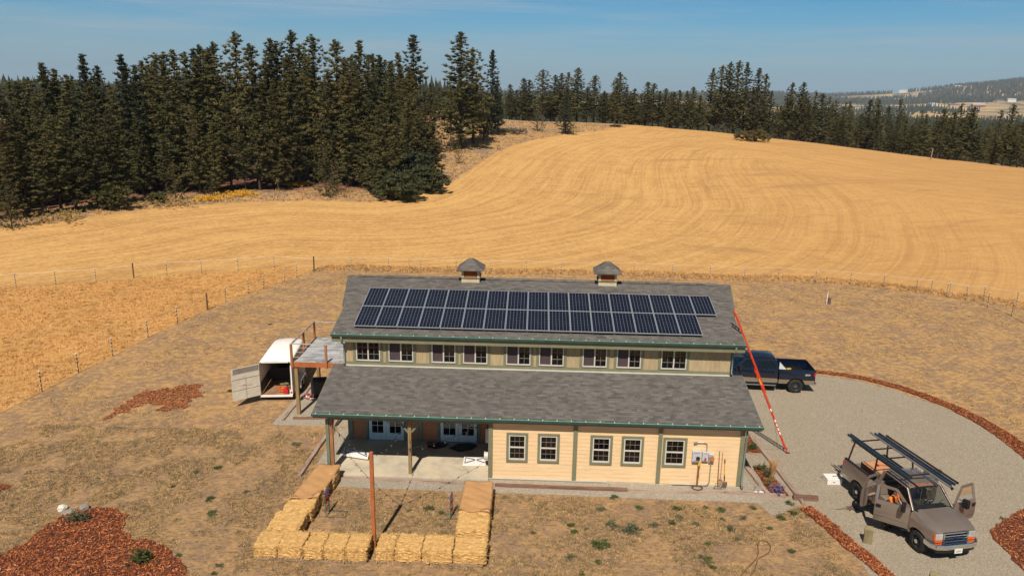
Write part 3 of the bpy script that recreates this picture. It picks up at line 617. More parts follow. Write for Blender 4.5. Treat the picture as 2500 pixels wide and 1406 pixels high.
# solar panels --------------------------------------------------------------
def solar_mat():
    m, t, b = base_mat('solar_cells'); co = t.new('ShaderNodeTexCoord').outputs['Object']; s = t.sep(co); cw, ch = .956/6, 1.82/12
    fx = t.math('FRACT', t.math('DIVIDE', t.math('SUBTRACT', s[0], .018), cw)); fy = t.math('FRACT', t.math('DIVIDE', t.math('SUBTRACT', s[1], .018), ch))
    ex = t.math('ABSOLUTE', t.math('SUBTRACT', fx, .5)); ey = t.math('ABSOLUTE', t.math('SUBTRACT', fy, .5))
    ln = t.math('MAXIMUM', t.ramp(ex, .455, .475), t.math('MULTIPLY', t.ramp(ey, .46, .48), .4)); dia = t.math('GREATER_THAN', t.math('ADD', ex, ey), .88)
    k = t.math('MAXIMUM', ln, dia); n = t.noise(co, 1.2, 3)
    c = t.mix(t.ramp(n, .3, .7), (.004, .006, .014), (.008, .012, .028)); c = t.mix(k, c, (.17, .19, .23))
    t.put(b.inputs['Base Color'], c); b.inputs['Roughness'].default_value = .22; b.inputs['Specular IOR Level'].default_value = .35; return m
SOL = solar_mat(); ALU = mat('panel_frame', (.50, .54, .60), .4, metal=.3, var=.04)
POFF = .17
n_ = math.hypot(YR-YU, HR-H2); dy, dzz = (YR-YU)/n_, (HR-H2)/n_; tilt = math.atan2(HR-H2, YR-YU)
PW, PL = .990, 1.868
mb = MB(); fr2 = .017
mb.box((0, 0, 0), (fr2, PL, .04)); mb.box((PW-fr2, 0, 0), (PW, PL, .04)); mb.box((fr2, 0, 0), (PW-fr2, fr2, .04)); mb.box((fr2, PL-fr2, 0), (PW-fr2, PL, .04))
rt = thing('solar_panel', 'x', 'solar panel', group='solar panels mounted on the upper roof'); pf = mb.build('frame', ALU, rt)
mb = MB(); mb.box((fr2, fr2, .008), (PW-fr2, PL-fr2, .036)); pc = mb.build('cell_sheet', SOL, rt)
mb = MB(); [mb.box((0, yy, -.125), (PW, yy+.04, -.001)) for yy in (.35, PL-.4)]; pr = mb.build('mounting_rail', METAL, rt)
first = True
for row in (0, 1):
    for i in range(16 if row == 0 else 17):
        if first: o = rt; first = False
        else:
            o = rt.copy(); col.objects.link(o)
            for ch in (pf, pc, pr): c = ch.copy(); c.parent = o; col.objects.link(c)
        s = .4134+row*1.888
        o.location = (.467+i*1.012, YU+dy*s-dzz*(POFF-.04), H2+dzz*s+dy*(POFF-.04)); o.rotation_euler = (tilt, 0, 0)
        o['label'] = 'solar panel, %s from the left in the %s row on the roof' % (ordn(i+1), 'lower' if row == 0 else 'upper') if i not in (0, (15, 16)[row]) else 'solar panel at the %s end of the %s row' % ('left' if i == 0 else 'right', 'lower' if row == 0 else 'upper')

# deck ----------------------------------------------------------------------
dk = thing('balcony_deck', 'raised balcony deck on brown posts at the left end of the house', 'deck', (0, 0, 0))
DX0, DX1, DY0, DY1, DZ = -3.42, -.02, 5.95, 9.9, 2.98
mb = MB(); mb.box((DX0, DY0-.04, DZ-.26), (DX1, DY0, DZ+.0)); mb.box((DX0, DY1, DZ-.26), (DX1, DY1+.04, DZ)); mb.box((DX0-.04, DY0-.04, DZ-.26), (DX0-.002, DY1+.04, DZ)); mb.build('rim_beam', RDECK, dk)
DECKM = mat('grey_deck_coating', (.30, .31, .32), .7, var=.3, scale=2.2, c2=(.48, .49, .50), bump=.3)
mb = MB(); mb.box((DX0, DY0+.002, DZ-.05), (DX1, DY1-.002, DZ+.008)); mb.build('deck_floor', DECKM, dk)
for x, y in ((DX0+.08, DY0+.12), (DX0+.08, DY1-.12)):
    mb = MB(); mb.box((x-.085, y-.085, 0), (x+.085, y+.085, DZ-.052)); mb.build('support_post', TREAT, dk)
for x, y, hh in ((DX0-.07, DY0-.06, .98), (DX0+1.72, DY0-.08, .98), (DX0-.07, (DY0+DY1)/2, .9), (DX0-.07, DY1-.05, .9)):
    mb = MB(); mb.box((x-.055, y-.055, DZ-.27), (x+.055, y+.055, DZ+hh)); mb.build('rail_post', BROWN, dk)
RAILG = mat('grey_rail', (.45, .42, .38), .6, var=.1)
mb = MB(); mb.box((DX0-.12, DY0-.1, DZ+.985), (DX0+3.3, DY0-.02, DZ+1.015)); mb.build('front_top_rail', RAILG, dk)
mb = MB(); mb.beam((DX0-.07, DY0, DZ+.97), (DX0-.07, DY1, DZ+.94), .09, .045); mb.build('side_top_rail', OLDW, dk)
mb = MB(); mb.box((DX0-.07, DY1-.04, DZ+.91), (DX1, DY1+.02, DZ+.94)); mb.build('rear_top_rail', RAILG, dk)
mb = MB(); [mb.tube([(DX0, DY0-.06, DZ+z), (DX0+3.3, DY0-.06, DZ+z)], .008, 5) for z in (.28, .55, .8)]; mb.build('rail_cable', METAL, dk)
mb = MB(); mb.beam((DX0+.08, DY1-.12, 1.9), (DX0+.95, DY1-.12, DZ-.3), .09, .09); mb.build('knee_brace', TREAT, dk)

# landscape timbers ---------------------------------------------------------
def timber(p, q, label, w=.15, h=.14, z=0., m=None, seed=0, grp='landscape timbers edging the gravel and beds'):
    p = Vector((p[0], p[1], 0)); q = Vector((q[0], q[1], 0)); L = (q-p).length; n = max(4, int(L/.35)); rd = random.Random(int(L*100)+seed)
    pts = [(k*L/n, rd.uniform(-.012, .012), z+h/2-.012+rd.uniform(-.008, .008)) for k in range(n+1)]
    mb = MB(); vs = []
    for x, y, zz in pts:
        a, b = w/2*rd.uniform(.92, 1.06), h/2*rd.uniform(.95, 1.05); vs += [(x, y-a, zz-b), (x, y+a, zz-b), (x, y+a*.96, zz+b), (x, y-a*.96, zz+b)]
    fs = [(0, 1, 2, 3), (n*4+3, n*4+2, n*4+1, n*4)]
    for k in range(n): fs += [(k*4+j, k*4+4+j, k*4+4+(j+1) % 4, k*4+(j+1) % 4) for j in range(4)]
    fs = [tuple(reversed(f)) for f in fs]
    mb.add(vs, fs); o = mb.build('landscape_timber', m or OLDW, bevel=.012); o.location = p; o.rotation_euler = (0, 0, math.atan2(q.y-p.y, q.x-p.x))
    tag(o, label, 'timber edging', grp)
TD = mat('dark_timber', (.20, .11, .075), .9, var=.25, scale=2.5, stretch=(.6, 3, 3), bump=.5, bscale=14)
timber(A2(813, 1168), A2(1140, 1182), 'long low timber along the gravel in front of the porch', .13, .09)
timber(A2(1208, 1187), A2(1532, 1199), 'dark timber along the gravel in front of the beige wall', .15, .15, m=TD)
timber(A2(1534, 1199), A2(1770, 1205), 'reddish low timber in front of the meters and leaning tools', .13, .08)
timber(A2(1768, 1205), A2(1916, 1214), 'pale timber at the front corner of the flower bed', .15, .15)
timber(A2(1935, 1218), A2(1996, 1222), 'short thick dark timber on the gravel where the drive edge begins', .2, .22, m=TD)
timber(A2(1828, 1062), A2(1962, 1232), 'long weathered timber between flower bed and gravel drive', .17, .14)
timber((18.62, 3.2), A2(1874, 1208), 'timber on the house side of the flower bed', .2, .13)
timber(A2(1826, 1108), A2(1846, 1113), 'short timber crossing the flower bed near the house corner', .1, .12)
timber(A2(730, 1166), A2(828, 1020), 'crooked weathered timber down the left side of the house gravel', .17, .14)
timber(A2(716, 1023), A2(828, 1023), 'timber along the front of the gravel pad under the deck', .15, .13, m=TD)
timber(A2(690, 1028), A2(757, 947), 'timber on the outer left side of the gravel pad under the deck', .15, .12)
fb = [A2(1828, 1068), A2(1832, 1107), A2(1872, 1160), A2(1879, 1207), A2(1913, 1212), A2(1900, 1150)]
_t0, _t1 = at(1828, 1062), at(1962, 1232); _tl = lambda y: _t0.x+(_t1.x-_t0.x)*(y-_t0.y)/(_t1.y-_t0.y)-.1; _ya, _yb = at(1830, 1070).y, at(1840, 1106).y
mulch_bed([(18.62, _ya), (_tl(_ya), _ya), (_tl(_yb), _yb), (18.62, _yb)], 380, 'red wood chips in the narrow bed behind the house corner', 21, .09, .05, .02)
mulch_bed([A2(1838, 1140), A2(1866, 1139), A2(1925, 1211), A2(1880, 1208)], 900, 'red wood chips in the flower bed right of the house corner', 22, .09, .05, .02)
# ---------------------------------------------------------------- fences
TPOST = mat('post_steel', (.10, .075, .055), .7, var=.2); TAPE = mat('white_fence_tape', (.72, .62, .52), .6); FWOOD = mat('fence_wood', (.14, .085, .05), .9, var=.25); CAP = mat('white_cap', (.85, .82, .75), .5)
WIREM = mat('fence_wire', (.42, .30, .20), .6)
def fence(label, pts, topm=TAPE, tr=.018, ext=(), h=1.18):
    f = thing('wire_fence', label, 'fence', group=None)
    line = []
    for q in pts:
        x, y = q[0], q[1]; z = T(x, y); wood = q[2] if len(q) > 2 else 0
        if wood == 1:
            mb = MB(); mb.tube([(x, y, z), (x+.01, y, z+1.36)], .06, 8); mb.build('wooden_post', FWOOD, f)
        elif wood == 2:
            mb = MB(); mb.tube([(x, y, z), (x, y, z+1.45)], .03, 6); mb.build('thin_post', WIREM, f)
        else:
            mb = MB(); mb.box((x-.02, y-.02, z), (x+.02, y+.02, z+h)); p = mb.build('steel_post', TPOST, f)
            mb = MB(); mb.box((x-.03, y-.03, z+h), (x+.03, y+.03, z+h+.06)); [mb.box((x-.034, y-.034, z+k), (x+.034, y-.029, z+k+.05)) for k in (.25, .5, .75, 1.)]; mb.build('insulator_cap', CAP, p)
        line.append(Vector((x, y, z)))
    line = [Vector((e[0], e[1], T(*e[:2]))) for e in ext[:1]]+line+[Vector((e[0], e[1], T(*e[:2]))) for e in ext[1:]] if ext else line
    rp = random.Random(len(line))
    def sag(z, d):
        o = []
        for a, b in zip(line[:-1], line[1:]):
            for k in range(4): s = k/4; o.append(a.lerp(b, s)+Vector((0, 0, z-d*4*s*(1-s))))
        o.append(line[-1]+Vector((0, 0, z))); return o
    mb = MB(); mb.tube(sag(h-.02, .03), tr, 5); mb.build('top_line', topm, f)
    mb = MB(); [mb.tube(sag(z, .02), .006, 4) for z in (.25, .55, .85)]; mb.build('wire', WIREM, f)
P2 = lambda l: [A2(q[0], q[1])+tuple(q[2:]) for q in l]
fence('wire fence with white-capped posts between the mown yard and the tall grass on the left', [(-19.2, 1.)]+P2([(103, 956), (192, 910), (276, 870), (362, 824), (434, 789), (507, 757, 1), (552, 738), (607, 718), (644, 706), (695, 688), (725, 677)]), WIREM, .009, ext=((-21.5, -12.),))
fence('white-topped fence behind the tall grass pasture on the left', P2([(-60, 709), (40, 703), (137, 697), (235, 690), (327, 680, 1), (408, 672), (493, 668), (582, 662), (670, 655), (767, 661, 1)]))
fence('white-topped fence between the back yard and the wheat field', P2([(767, 661, 1), (858, 658), (949, 660), (999, 663, 2), (1027, 662), (1114, 664), (1198, 666), (1284, 666), (1369, 669), (1460, 670), (1547, 672), (1641, 675), (1733, 678), (1817, 683), (1900, 684), (1990, 690), (2075, 696), (2156, 703), (2236, 713), (2272, 717), (2316, 725), (2400, 734), (2480, 748), (2570, 768)]), tr=.012)
fence('short inner fence line branching into the yard at the far right', P2([(2310, 727), (2357, 735), (2410, 751), (2469, 773), (2540, 812)]), WIREM, .009)

# ---------------------------------------------------------------- straw bales
def straw_mat(name, a, b_):
    m, t, b = base_mat(name); co = t.new('ShaderNodeTexCoord').outputs['Object']
    n = t.noise(t.mapping(co, (3, 14, 14)), 2.5, 7, .75, .6); n2 = t.noise(co, 3, 5, .6)
    c = t.mix(t.ramp(n, .35, .65), a, b_); c = t.mix(t.ramp(n2, .5, .7, 0, .4), c, (.42, .22, .06))
    t.put(b.inputs['Base Color'], c); b.inputs['Roughness'].default_value = .8; t.put(b.inputs['Normal'], t.bump(n, 1., .05)); MATS[name] = m; return m
STRAW = straw_mat('straw', (.58, .31, .09), (.98, .64, .25)); STRAW2 = straw_mat('loose_straw', (.72, .42, .13), (.98, .66, .26))
BURL = mat('burlap', (.52, .285, .12), .9, var=.07, scale=2, bump=.35, bscale=60)
def bale(x0, x1, y0, y1, z0, z1, label, seed, cat='straw bale', sprig=700):
    rd = random.Random(seed); cx, cy = (x0+x1)/2, (y0+y1)/2; w, d, h = x1-x0, y1-y0, z1-z0
    bm = bmesh.new(); bmesh.ops.create_cube(bm, size=1); bmesh.ops.subdivide_edges(bm, edges=bm.edges, cuts=9, use_grid_fill=True)
    for v in bm.verts:
        p = v.co; e = sum(1 for q in p if abs(q) > .49)
        k = 1-.05*max(0, e-1); n = (math.sin(p.x*23+seed)+math.sin(p.y*19+seed*2)+math.sin(p.z*27+seed*3))*.006+rd.uniform(-.02, .02)
        v.co = Vector((p.x*w*k+n*(abs(p.x) > .49)*math.copysign(1, p.x)*1.6, p.y*d*k+n*(abs(p.y) > .49)*math.copysign(1, p.y)*1.6, (p.z+.5)*h*(1-.03*max(0, e-1)*(p.z > 0))+n*(p.z > .49)))
    me = bpy.data.meshes.new('straw_bale'); bm.to_mesh(me); bm.free(); me.materials.append(STRAW)
    o = bpy.data.objects.new('straw_bale', me); col.objects.link(o); o.location = (cx, cy, z0); tag(o, label, cat, 'straw bales set out around the lawn square')
    mb = MB()
    for i in range(sprig):
        f = rd.random(); L = rd.uniform(.04, .17); wd = rd.uniform(.004, .008)
        if f < .42: p = Vector((rd.uniform(-w/2, w/2), rd.uniform(-d/2, d/2), h)); nn = Vector((0, 0, 1))
        elif f < .78: p = Vector((rd.uniform(-w/2, w/2), -d/2, rd.uniform(0, h))); nn = Vector((0, -1, 0))
        elif f < .89: p = Vector((w/2, rd.uniform(-d/2, d/2), rd.uniform(0, h))); nn = Vector((1, 0, 0))
        else: p = Vector((-w/2, rd.uniform(-d/2, d/2), rd.uniform(0, h))); nn = Vector((-1, 0, 0))
        dr = Vector((rd.gauss(0, 1), rd.gauss(0, 1), rd.gauss(-.3, .8))); dr = (dr-nn*dr.dot(nn)*.55+nn*.25).normalized(); s = dr.cross(nn).normalized()*wd; p = p-nn*.012
        if dr.dot(nn) < 0: dr = dr-nn*2*dr.dot(nn)
        mb.add([p-s, p+s, p+dr*L+s*.5, p+dr*L-s*.5], [(0, 1, 2, 3)])
    mb.build('loose_straw', STRAW2, o)['kind'] = 'stuff'; return o
def pallet(x0, x1, y0, y1, label):
    mb = MB(); n = 5
    for k in range(3): yy = y0+(y1-y0-.09)*k/2; mb.box((x0, yy, .012), (x1, yy+.09, .10))
    k = 7
    for i in range(k): xx = x0+(x1-x0-.12)*i/(k-1); mb.box((xx, y0, .102), (xx+.12, y1, .12))
    tag(mb.build('pallet', OLDW), label, 'pallet', 'wooden pallets under the front straw bales')
zb = .12
pallet(-.98, .98, -6.36, -5.35, 'pallet under the two leftmost front straw bales'); pallet(1.02, 3.02, -6.36, -5.35, 'pallet sticking out under the bales just left of the red pole')
pallet(3.46, 5.3, -6.3, -5.3, 'pallet under the bales just right of the red pole'); pallet(5.34, 7.26, -6.3, -5.3, 'pallet under the right end of the front bales')
fx = [(-1.06, -.18, 'leftmost straw bale of the front row'), (-.16, .74, 'straw bale second from the left in the front row'), (.81, 1.49, 'narrow straw bale third from the left in the front row'), (1.52, 2.27, 'straw bale fourth from the left in the front row'), (2.31, 3.06, 'ragged straw bale just left of the red pole')]
for i, (a, b, l) in enumerate(fx): bale(a, b, -6.40+.02*(i % 2), -5.34, zb, .62-.02*(i % 3 == 0), l, 10+i)
fx = [(3.40, 4.05, 'narrow pale straw bale just right of the red pole'), (4.08, 5.01, 'straw bale second right of the red pole in the front row'), (5.06, 6.14, 'straw bale third right of the red pole in the front row'), (6.19, 7.36, 'rightmost straw bale of the front row')]
for i, (a, b, l) in enumerate(fx): bale(a, b, -6.36+.02*(i % 2), -5.28, zb, .63-.02*(i % 2), l, 20+i)
lc = [(-5.18, -3.92, 'uncovered straw bale at the front of the left column'), (-3.9, -2.7, 'straw bale half under burlap in the left column'), (-2.68, -1.48, 'third straw bale back in the left column, under burlap'), (-1.46, -.32, 'rear straw bale of the left column, beside the porch gravel')]
for i, (a, b, l) in enumerate(lc): bale(-1.0+.18*i, .22+.10*i, a, b, .02, .56, l, 30+i, sprig=450)
rc = [(-4.95, -3.75, 'uncovered straw bale at the front of the right column'), (-3.73, -2.55, 'straw bale at the front edge of the burlap in the right column'), (-2.53, -1.38, 'rear straw bale of the right column, under burlap')]
for i, (a, b, l) in enumerate(rc): bale(6.12, 7.34-.02*i, a, b, .02, .58, l, 40+i, sprig=450)
def burlap(name, corners, z, label, seed, ragged=.12):
    # corners: near-left, near-right, far-right, far-left (x,y)
    rd = random.Random(seed); nu, nv = 14, 34; mb = MB(); vs = []; a, b, c, d = [Vector(q) for q in corners]
    for j in range(nv+1):
        for i in range(nu+1):
            u, v = i/nu, j/nv; p = a.lerp(b, u).lerp(d.lerp(c, u), v)
            if j == 0: p += (d-a).normalized()*(math.sin(u*7+seed)*ragged+u*ragged*2.2)
            zz = z+.016*math.sin(u*9+v*6)+.018*math.sin(v*23+u*4+seed)*math.sin(u*5+v*9)+rd.uniform(-.004, .008)
            if i in (0, nu): zz -= .05
            vs.append((p.x, p.y, zz))
    mb.add(vs, [(j*(nu+1)+i, j*(nu+1)+i+1, (j+1)*(nu+1)+i+1, (j+1)*(nu+1)+i) for j in range(nv) for i in range(nu)])
    o = mb.build(name, BURL, smooth=True); s = o.modifiers.new('thick', 'SOLIDIFY'); s.thickness = .008; tag(o, label, 'burlap', 'burlap sheets over the side bales')
burlap('burlap_sheet', [(-.80, -3.25), (.34, -3.1), (.58, -.24), (-.5, -.22)], .60, 'brown burlap sheet covering the left column of bales', 1, .22)
burlap('burlap_sheet', [(6.08, -3.62), (7.38, -3.75), (7.34, -1.32), (6.1, -1.28)], .62, 'brown burlap sheet covering the right column of bales', 2, .1)

# ---------------------------------------------------------------- pole and string lights
PX, PY = at(914, 1335).x, at(914, 1335).y
mb = MB(); mb.box((PX-.065, PY-.065, 0), (PX+.065, PY+.065, 3.9)); o = mb.build('light_pole', RDECK, bevel=.006); tag(o, 'tall reddish wooden pole standing between the two front rows of bales', 'pole')
BULB = glass_mat('bulb_glass', (.5, .45, .4), .25)
def string_lights(p, q, sag, n, label):
    p = Vector(p); q = Vector(q); pts = [p.lerp(q, k/24)-Vector((0, 0, sag*4*(k/24)*(1-k/24))) for k in range(25)]
    r = thing('string_lights', label, 'string lights', p, group='string lights running from the pole to the porch'); L = [a-p for a in pts]
    mb = MB(); mb.tube(L, .009, 5); mb.build('cord', BLACK, r)
    for k in range(1, n):
        s = k/n; c = p.lerp(q, s)-Vector((0, 0, sag*4*s*(1-s)))-p
        mb = MB(); mb.tube([c, c-Vector((0, 0, .07))], .022, 6); b = mb.build('bulb_socket', BLACK, r)
        mb = MB(); mb.ell(c-Vector((0, 0, .11)), (.03, .03, .045), 8, 5); mb.build('bulb', BULB, b, smooth=True)
top = (PX, PY, 3.86)
string_lights(top, (-.05, -.15, 2.78), .28, 9, 'string of dark bulbs from the pole to the left porch corner')
string_lights(top, (3.5, -.12, 2.8), .35, 8, 'string of dark bulbs from the pole to the middle porch post')
string_lights(top, (XG-.1, -.12, 2.8), .3, 10, 'string of dark bulbs from the pole to the corner of the beige wall')

# ---------------------------------------------------------------- ladder toss games
def toss(pa, pb, label, foot):
    a, b = at(*pa), at(*pb); r = thing('ladder_toss_game', label, 'yard game', a, group='ladder toss games on the lawn'); d = Vector((b.x-a.x, b.y-a.y, 0))
    RED = mat('toss_red', (.55, .03, .03), .5); BLU = mat('toss_blue', (.03, .09, .45), .5); GRN = mat('toss_green', (.03, .28, .14), .5)
    for q in (Vector((0, 0, 0)), d):
        mb = MB(); mb.tube([q, q+Vector((0, 0, 1.05))], .017, 8); mb.build('upright', mat('toss_pipe', (.10, .14, .12), .5), r)
    for z, m in ((1.03, BLU), (.7, RED), (.37, GRN)):
        mb = MB(); mb.tube([Vector((0, 0, z)), d+Vector((0, 0, z))], .02, 8); mb.build('rung', m, r)
    mb = MB(); F = Vector((foot, 0, .02)); G_ = Vector((-foot*.4, 0, .02)); mb.tube([G_, F, F+d, G_+d], .015, 6); mb.build('base_frame', mat('toss_base', (.05, .05, .05), .5), r)
    for i, (z, m) in enumerate(((1.03, BLU), (.7, RED), (.37, GRN))):
        for k, s in enumerate((.3, .7)):
            mb = MB(); c = d*s+Vector((0, 0, z)); mb.tube([c+Vector((.03, 0, -.12)), c+Vector((.02, 0, 0)), c+Vector((-.03, 0, -.17))], .006, 4); mb.ell(c+Vector((.03, 0, -.14)), (.032, .032, .032), 8, 5); mb.ell(c+Vector((-.03, 0, -.19)), (.032, .032, .032), 8, 5); mb.build('toss_ball', m if k == 0 else RED, r, smooth=True)
toss((796, 1262), (804.5, 1247), 'ladder toss game frame beside the left column of bales', .75)
toss((1099.5, 1267), (1104.5, 1256), 'ladder toss game frame left of the right burlap-covered bales', .75)

# ---------------------------------------------------------------- folding tables, porch things
def ftable(c4, z, label, th=.06):
    c4 = [at(px, py, z+th) for px, py in c4]; c = sum(c4, Vector())/4; c.z = z; r = thing('folding_table', label, 'folding table', c, group='white folding tables lying on the patio')
    L = [Vector((p.x-c.x, p.y-c.y)) for p in c4]
    mb = MB(); mb.prism([tuple(p) for p in L], 0, th); mb.build('table_top', mat('white_plastic', (.84, .83, .80), .5, var=.03), r, bevel=.015)
    mid = lambda i, j, s: L[i].lerp(L[j], s)
    v3 = lambda p, z: Vector((p.x, p.y, z))
    mb = MB(); a0, a1 = mid(0, 3, .5), mid(1, 2, .5); zz = th+.025
    for s0, s1 in ((.08, .47), (.92, .55)):
        u = a0.lerp(a1, s0); v = a0.lerp(a1, s1); pr = (L[3]-L[0])*.33
        mb.tube([v3(u-pr, zz), v3(v-pr*.12, zz+.03), v3(v+pr*.12, zz+.03), v3(u+pr, zz)], .013, 6); mb.tube([v3(u-pr, zz), v3(u+pr, zz)], .013, 6)
    mb.build('folded_leg', mat('dark_steel', (.05, .05, .055), .5), r)
ftable([(840, 1090), (902, 1102), (898, 1117), (838, 1108)], .17, 'white folding table lying half in the shade at the left of the patio', .1)
ftable([(1133, 1114), (1192, 1114), (1190, 1134), (1129, 1134)], .11, 'white folding table lying in the sun beside the beige wall corner')
def tarp(px, label, seed):
    rd = random.Random(seed); pts = [at(*q, .115) for q in px]; mb = MB(); c = sum(pts, Vector())/len(pts); n = len(pts)
    ring = []
    for f, z in ((1., .004), (.7, .05), (.35, .035)): ring.append([(c+(p-c)*f*rd.uniform(.93, 1.05))+Vector((0, 0, z*rd.uniform(.6, 1.5))) for p in pts])
    vs = [p for g in ring for p in g]+[c+Vector((0, 0, .06))]; fs = []
    for k in range(2): fs += [(k*n+i, k*n+(i+1) % n, (k+1)*n+(i+1) % n, (k+1)*n+i) for i in range(n)]
    fs += [(2*n+i, 2*n+(i+1) % n, 3*n) for i in range(n)]; mb.add(vs, fs)
    o = mb.build('black_tarp', BLACK, smooth=False); tag(o, label, 'tarp', 'crumpled black tarps on the patio')
tarp([(1043, 1093), (1042, 1080), (1070, 1078), (1096, 1083), (1090, 1090), (1066, 1095)], 'crumpled black tarp on the shaded patio left of the second door pair', 1)
tarp([(1098, 1094), (1112, 1084), (1150, 1081), (1166, 1087), (1152, 1098), (1120, 1103)], 'crumpled black tarp on the shaded patio below the right door pair', 2)
mb = MB(); x = XG-.03; mb.box((x-.2, 1.5, 1.0), (x-.0, 2.1, 1.7)); tag(mb.build('wall_heater', GREYP, bevel=.02), 'white wall unit on the porch side wall near the right door', 'wall unit')
mb = MB(); mb.tube([(XG-.06, .75, .75), (XG-.2, .75, .75)], .17, 14); mb.tube([(XG-.2, .75, .75), (XG-.23, .75, .75)], .2, 14); tag(mb.build('hose_reel', WHITE), 'white hose reel on the porch side wall near the front corner', 'hose reel')

# meters -----------------------------------------------------------------
def mbox(x0, x1, z0, z1, label, dial, dm, y=-.16):
    r = thing('electric_meter', label, 'electric meter', ((x0+x1)/2, -.02, z0), group='electrical boxes on the beige wall'); w = (x1-x0)/2; h = z1-z0
    mb = MB(); mb.box((-w, y, 0), (w, -.005, h)); mb.build('box', GREYP, r, bevel=.012)
    mb = MB(); mb.tube([(dial[0], y-.001, dial[1]), (dial[0], y-.07, dial[1])], dial[2], 16); mb.build('dial', dm, r, smooth=False)
    mb = MB(); mb.box((-w*.7, y-.004, h*.08), (w*.1, y-.001, h*.16)); mb.box((-w*.7, y-.004, h*.85), (w*.7, y-.001, h*.89)); mb.build('warning_label', mat('label_red', (.55, .10, .08), .6), r); return r
m1 = [atY(*q, 0) for q in [(1690, 1097), (1708, 1123), (1714, 1100), (1727, 1122), (1729, 1105), (1741, 1124)]]
mbox(m1[0].x, m1[1].x, m1[1].z, m1[0].z, 'largest grey meter box with a glass dial, on the beige wall', (.05, .2, .085), glass_mat('dial_glass', (.3, .3, .3), .3))
mbox(m1[2].x, m1[3].x, m1[3].z, m1[2].z, 'middle grey disconnect box with a red label on the beige wall', (.0, .14, .04), mat('red_switch', (.5, .05, .04), .5), -.13)
mbox(m1[4].x+.02, m1[5].x, m1[5].z, m1[4].z, 'small meter box with an orange-brown round cover on the beige wall', (.0, .19, .105), mat('orange_cover', (.50, .19, .05), .5), -.14)
mx = (m1[2].x+m1[3].x)/2+.05; lt = atY(1697, 1078, 0)
mb = MB(); mb.tube([(mx, -.06, m1[2].z), (mx, -.06, lt.z-.1), (mx-.04, -.06, lt.z-.02), (mx-.14, -.06, lt.z), (lt.x+.08, -.06, lt.z)], .022, 8); mb.tube([(lt.x+.1, -.06, lt.z), (lt.x-.06, -.09, lt.z-.01)], .045, 8); mb.build('conduit', METAL, house)
c1 = atY(1705, 1135, 0).x; mb = MB(); mb.tube([(c1, -.1, m1[1].z), (c1-.01, -.1, .05)], .04, 8); mb.tube([(c1, -.1, .55), (c1, -.1, .62)], .055, 8); mb.build('conduit', mat('rusty_conduit', (.22, .12, .05), .7, var=.2), house)
c2 = atY(1734, 1135, 0).x; mb = MB(); mb.tube([(c2, -.07, m1[5].z), (c2, -.07, .25), (c2-.05, -.07, .14), (c2-.15, -.07, .1), (c1-1.1, -.07, .1)], .024, 8); mb.build('conduit', METAL, house)
mb = MB(); mb.box((c1-.05, -.155, m1[1].z-.2), (c1+.06, -.05, m1[1].z-.01)); mb.build('conduit_marker', mat('marker_yellow', (.75, .40, .03), .5), house)
c = at(1702, 1191, .04); 
mb = MB(); [mb.tube([(c.x+r_*math.cos(a*.35+k), c.y+r_*.8*math.sin(a*.35+k), .035+.012*k+z_) for a in range(19)], .013, 5) for k, (r_, z_) in enumerate(((.22, 0), (.2, .02), (.24, .01)))]; tag(mb.build('cable_coil', mat('brown_cable', (.14, .08, .05), .6)), 'coil of brown cable on the gravel below the largest meter box', 'cable')
# tools --------------------------------------------------------------------
HAND = mat('tool_handle', (.34, .17, .08), .6, var=.15); STEELR = mat('rusty_steel', (.13, .085, .07), .6, var=.2)
def leaner(name, label, pxb, pxt, hm, head, grp='garden tools leaning on the beige wall'):
    b = at(*pxb, .0); tp = atY(*pxt, -.06); r = thing(name, label, 'garden tool', (b.x, b.y, 0), group=grp); d = tp-Vector((b.x, b.y, 0))
    mb = MB(); mb.tube([d*.12, d], .017, 7); mb.build('handle', hm, r); mb = MB(); head(mb, d); mb.build('head', STEELR, r); return r, d
def rake_head(mb, d):
    mb.beam((-.2, 0, .03), (.2, 0, .03), .03); [mb.tube([(-.2+.4*k/9, 0, .03), (-.2+.4*k/9, -.06, .0)], .006, 4) for k in range(10)]; mb.tube([(-.17, 0, .03), (-.1, 0, .3), tuple(d*.15)], .01, 5); mb.tube([(.17, 0, .03), (.1, 0, .3), tuple(d*.15)], .01, 5)
def fork_head(mb, d):
    for k in range(5): xx = -.11+.055*k; mb.tube([(xx*.9, -.03, .0), (xx, 0, .3), (xx*.5, .01, .4)], .008, 5)
    mb.tube([(-.055, .01, .4), (.055, .01, .4)], .012, 5)
def shovel_head(mb, d):
    vs = [(-.1, 0, .3), (.1, 0, .3), (.11, -.03, .14), (.0, -.05, 0), (-.11, -.03, .14)]; mb.add(vs+[(x, y+.006, z) for x, y, z in vs], [(0, 1, 2, 3, 4), (9, 8, 7, 6, 5)]); mb.tube([(0, 0, .2), tuple(d*.2)], .02, 6)
leaner('bow_rake', 'bow rake with a long wooden handle, leftmost tool on the beige wall', (1752, 1194), (1757, 1101), HAND, rake_head)
leaner('garden_fork', 'thin-handled fork with a dark grip leaning right of the rake', (1757, 1190), (1765, 1103), mat('pink_handle', (.50, .26, .2), .6), fork_head)
r, d = leaner('shovel', 'shovel with a yellow and black handle, rightmost tool on the beige wall', (1768, 1191), (1770, 1121), mat('yellow_handle', (.80, .45, .03), .5), shovel_head)
mb = MB(); mb.tube([d*.86, d*1.0], .022, 7); mb.tube([d*.25, d*.45], .02, 7); mb.build('grip', BLACK, r)

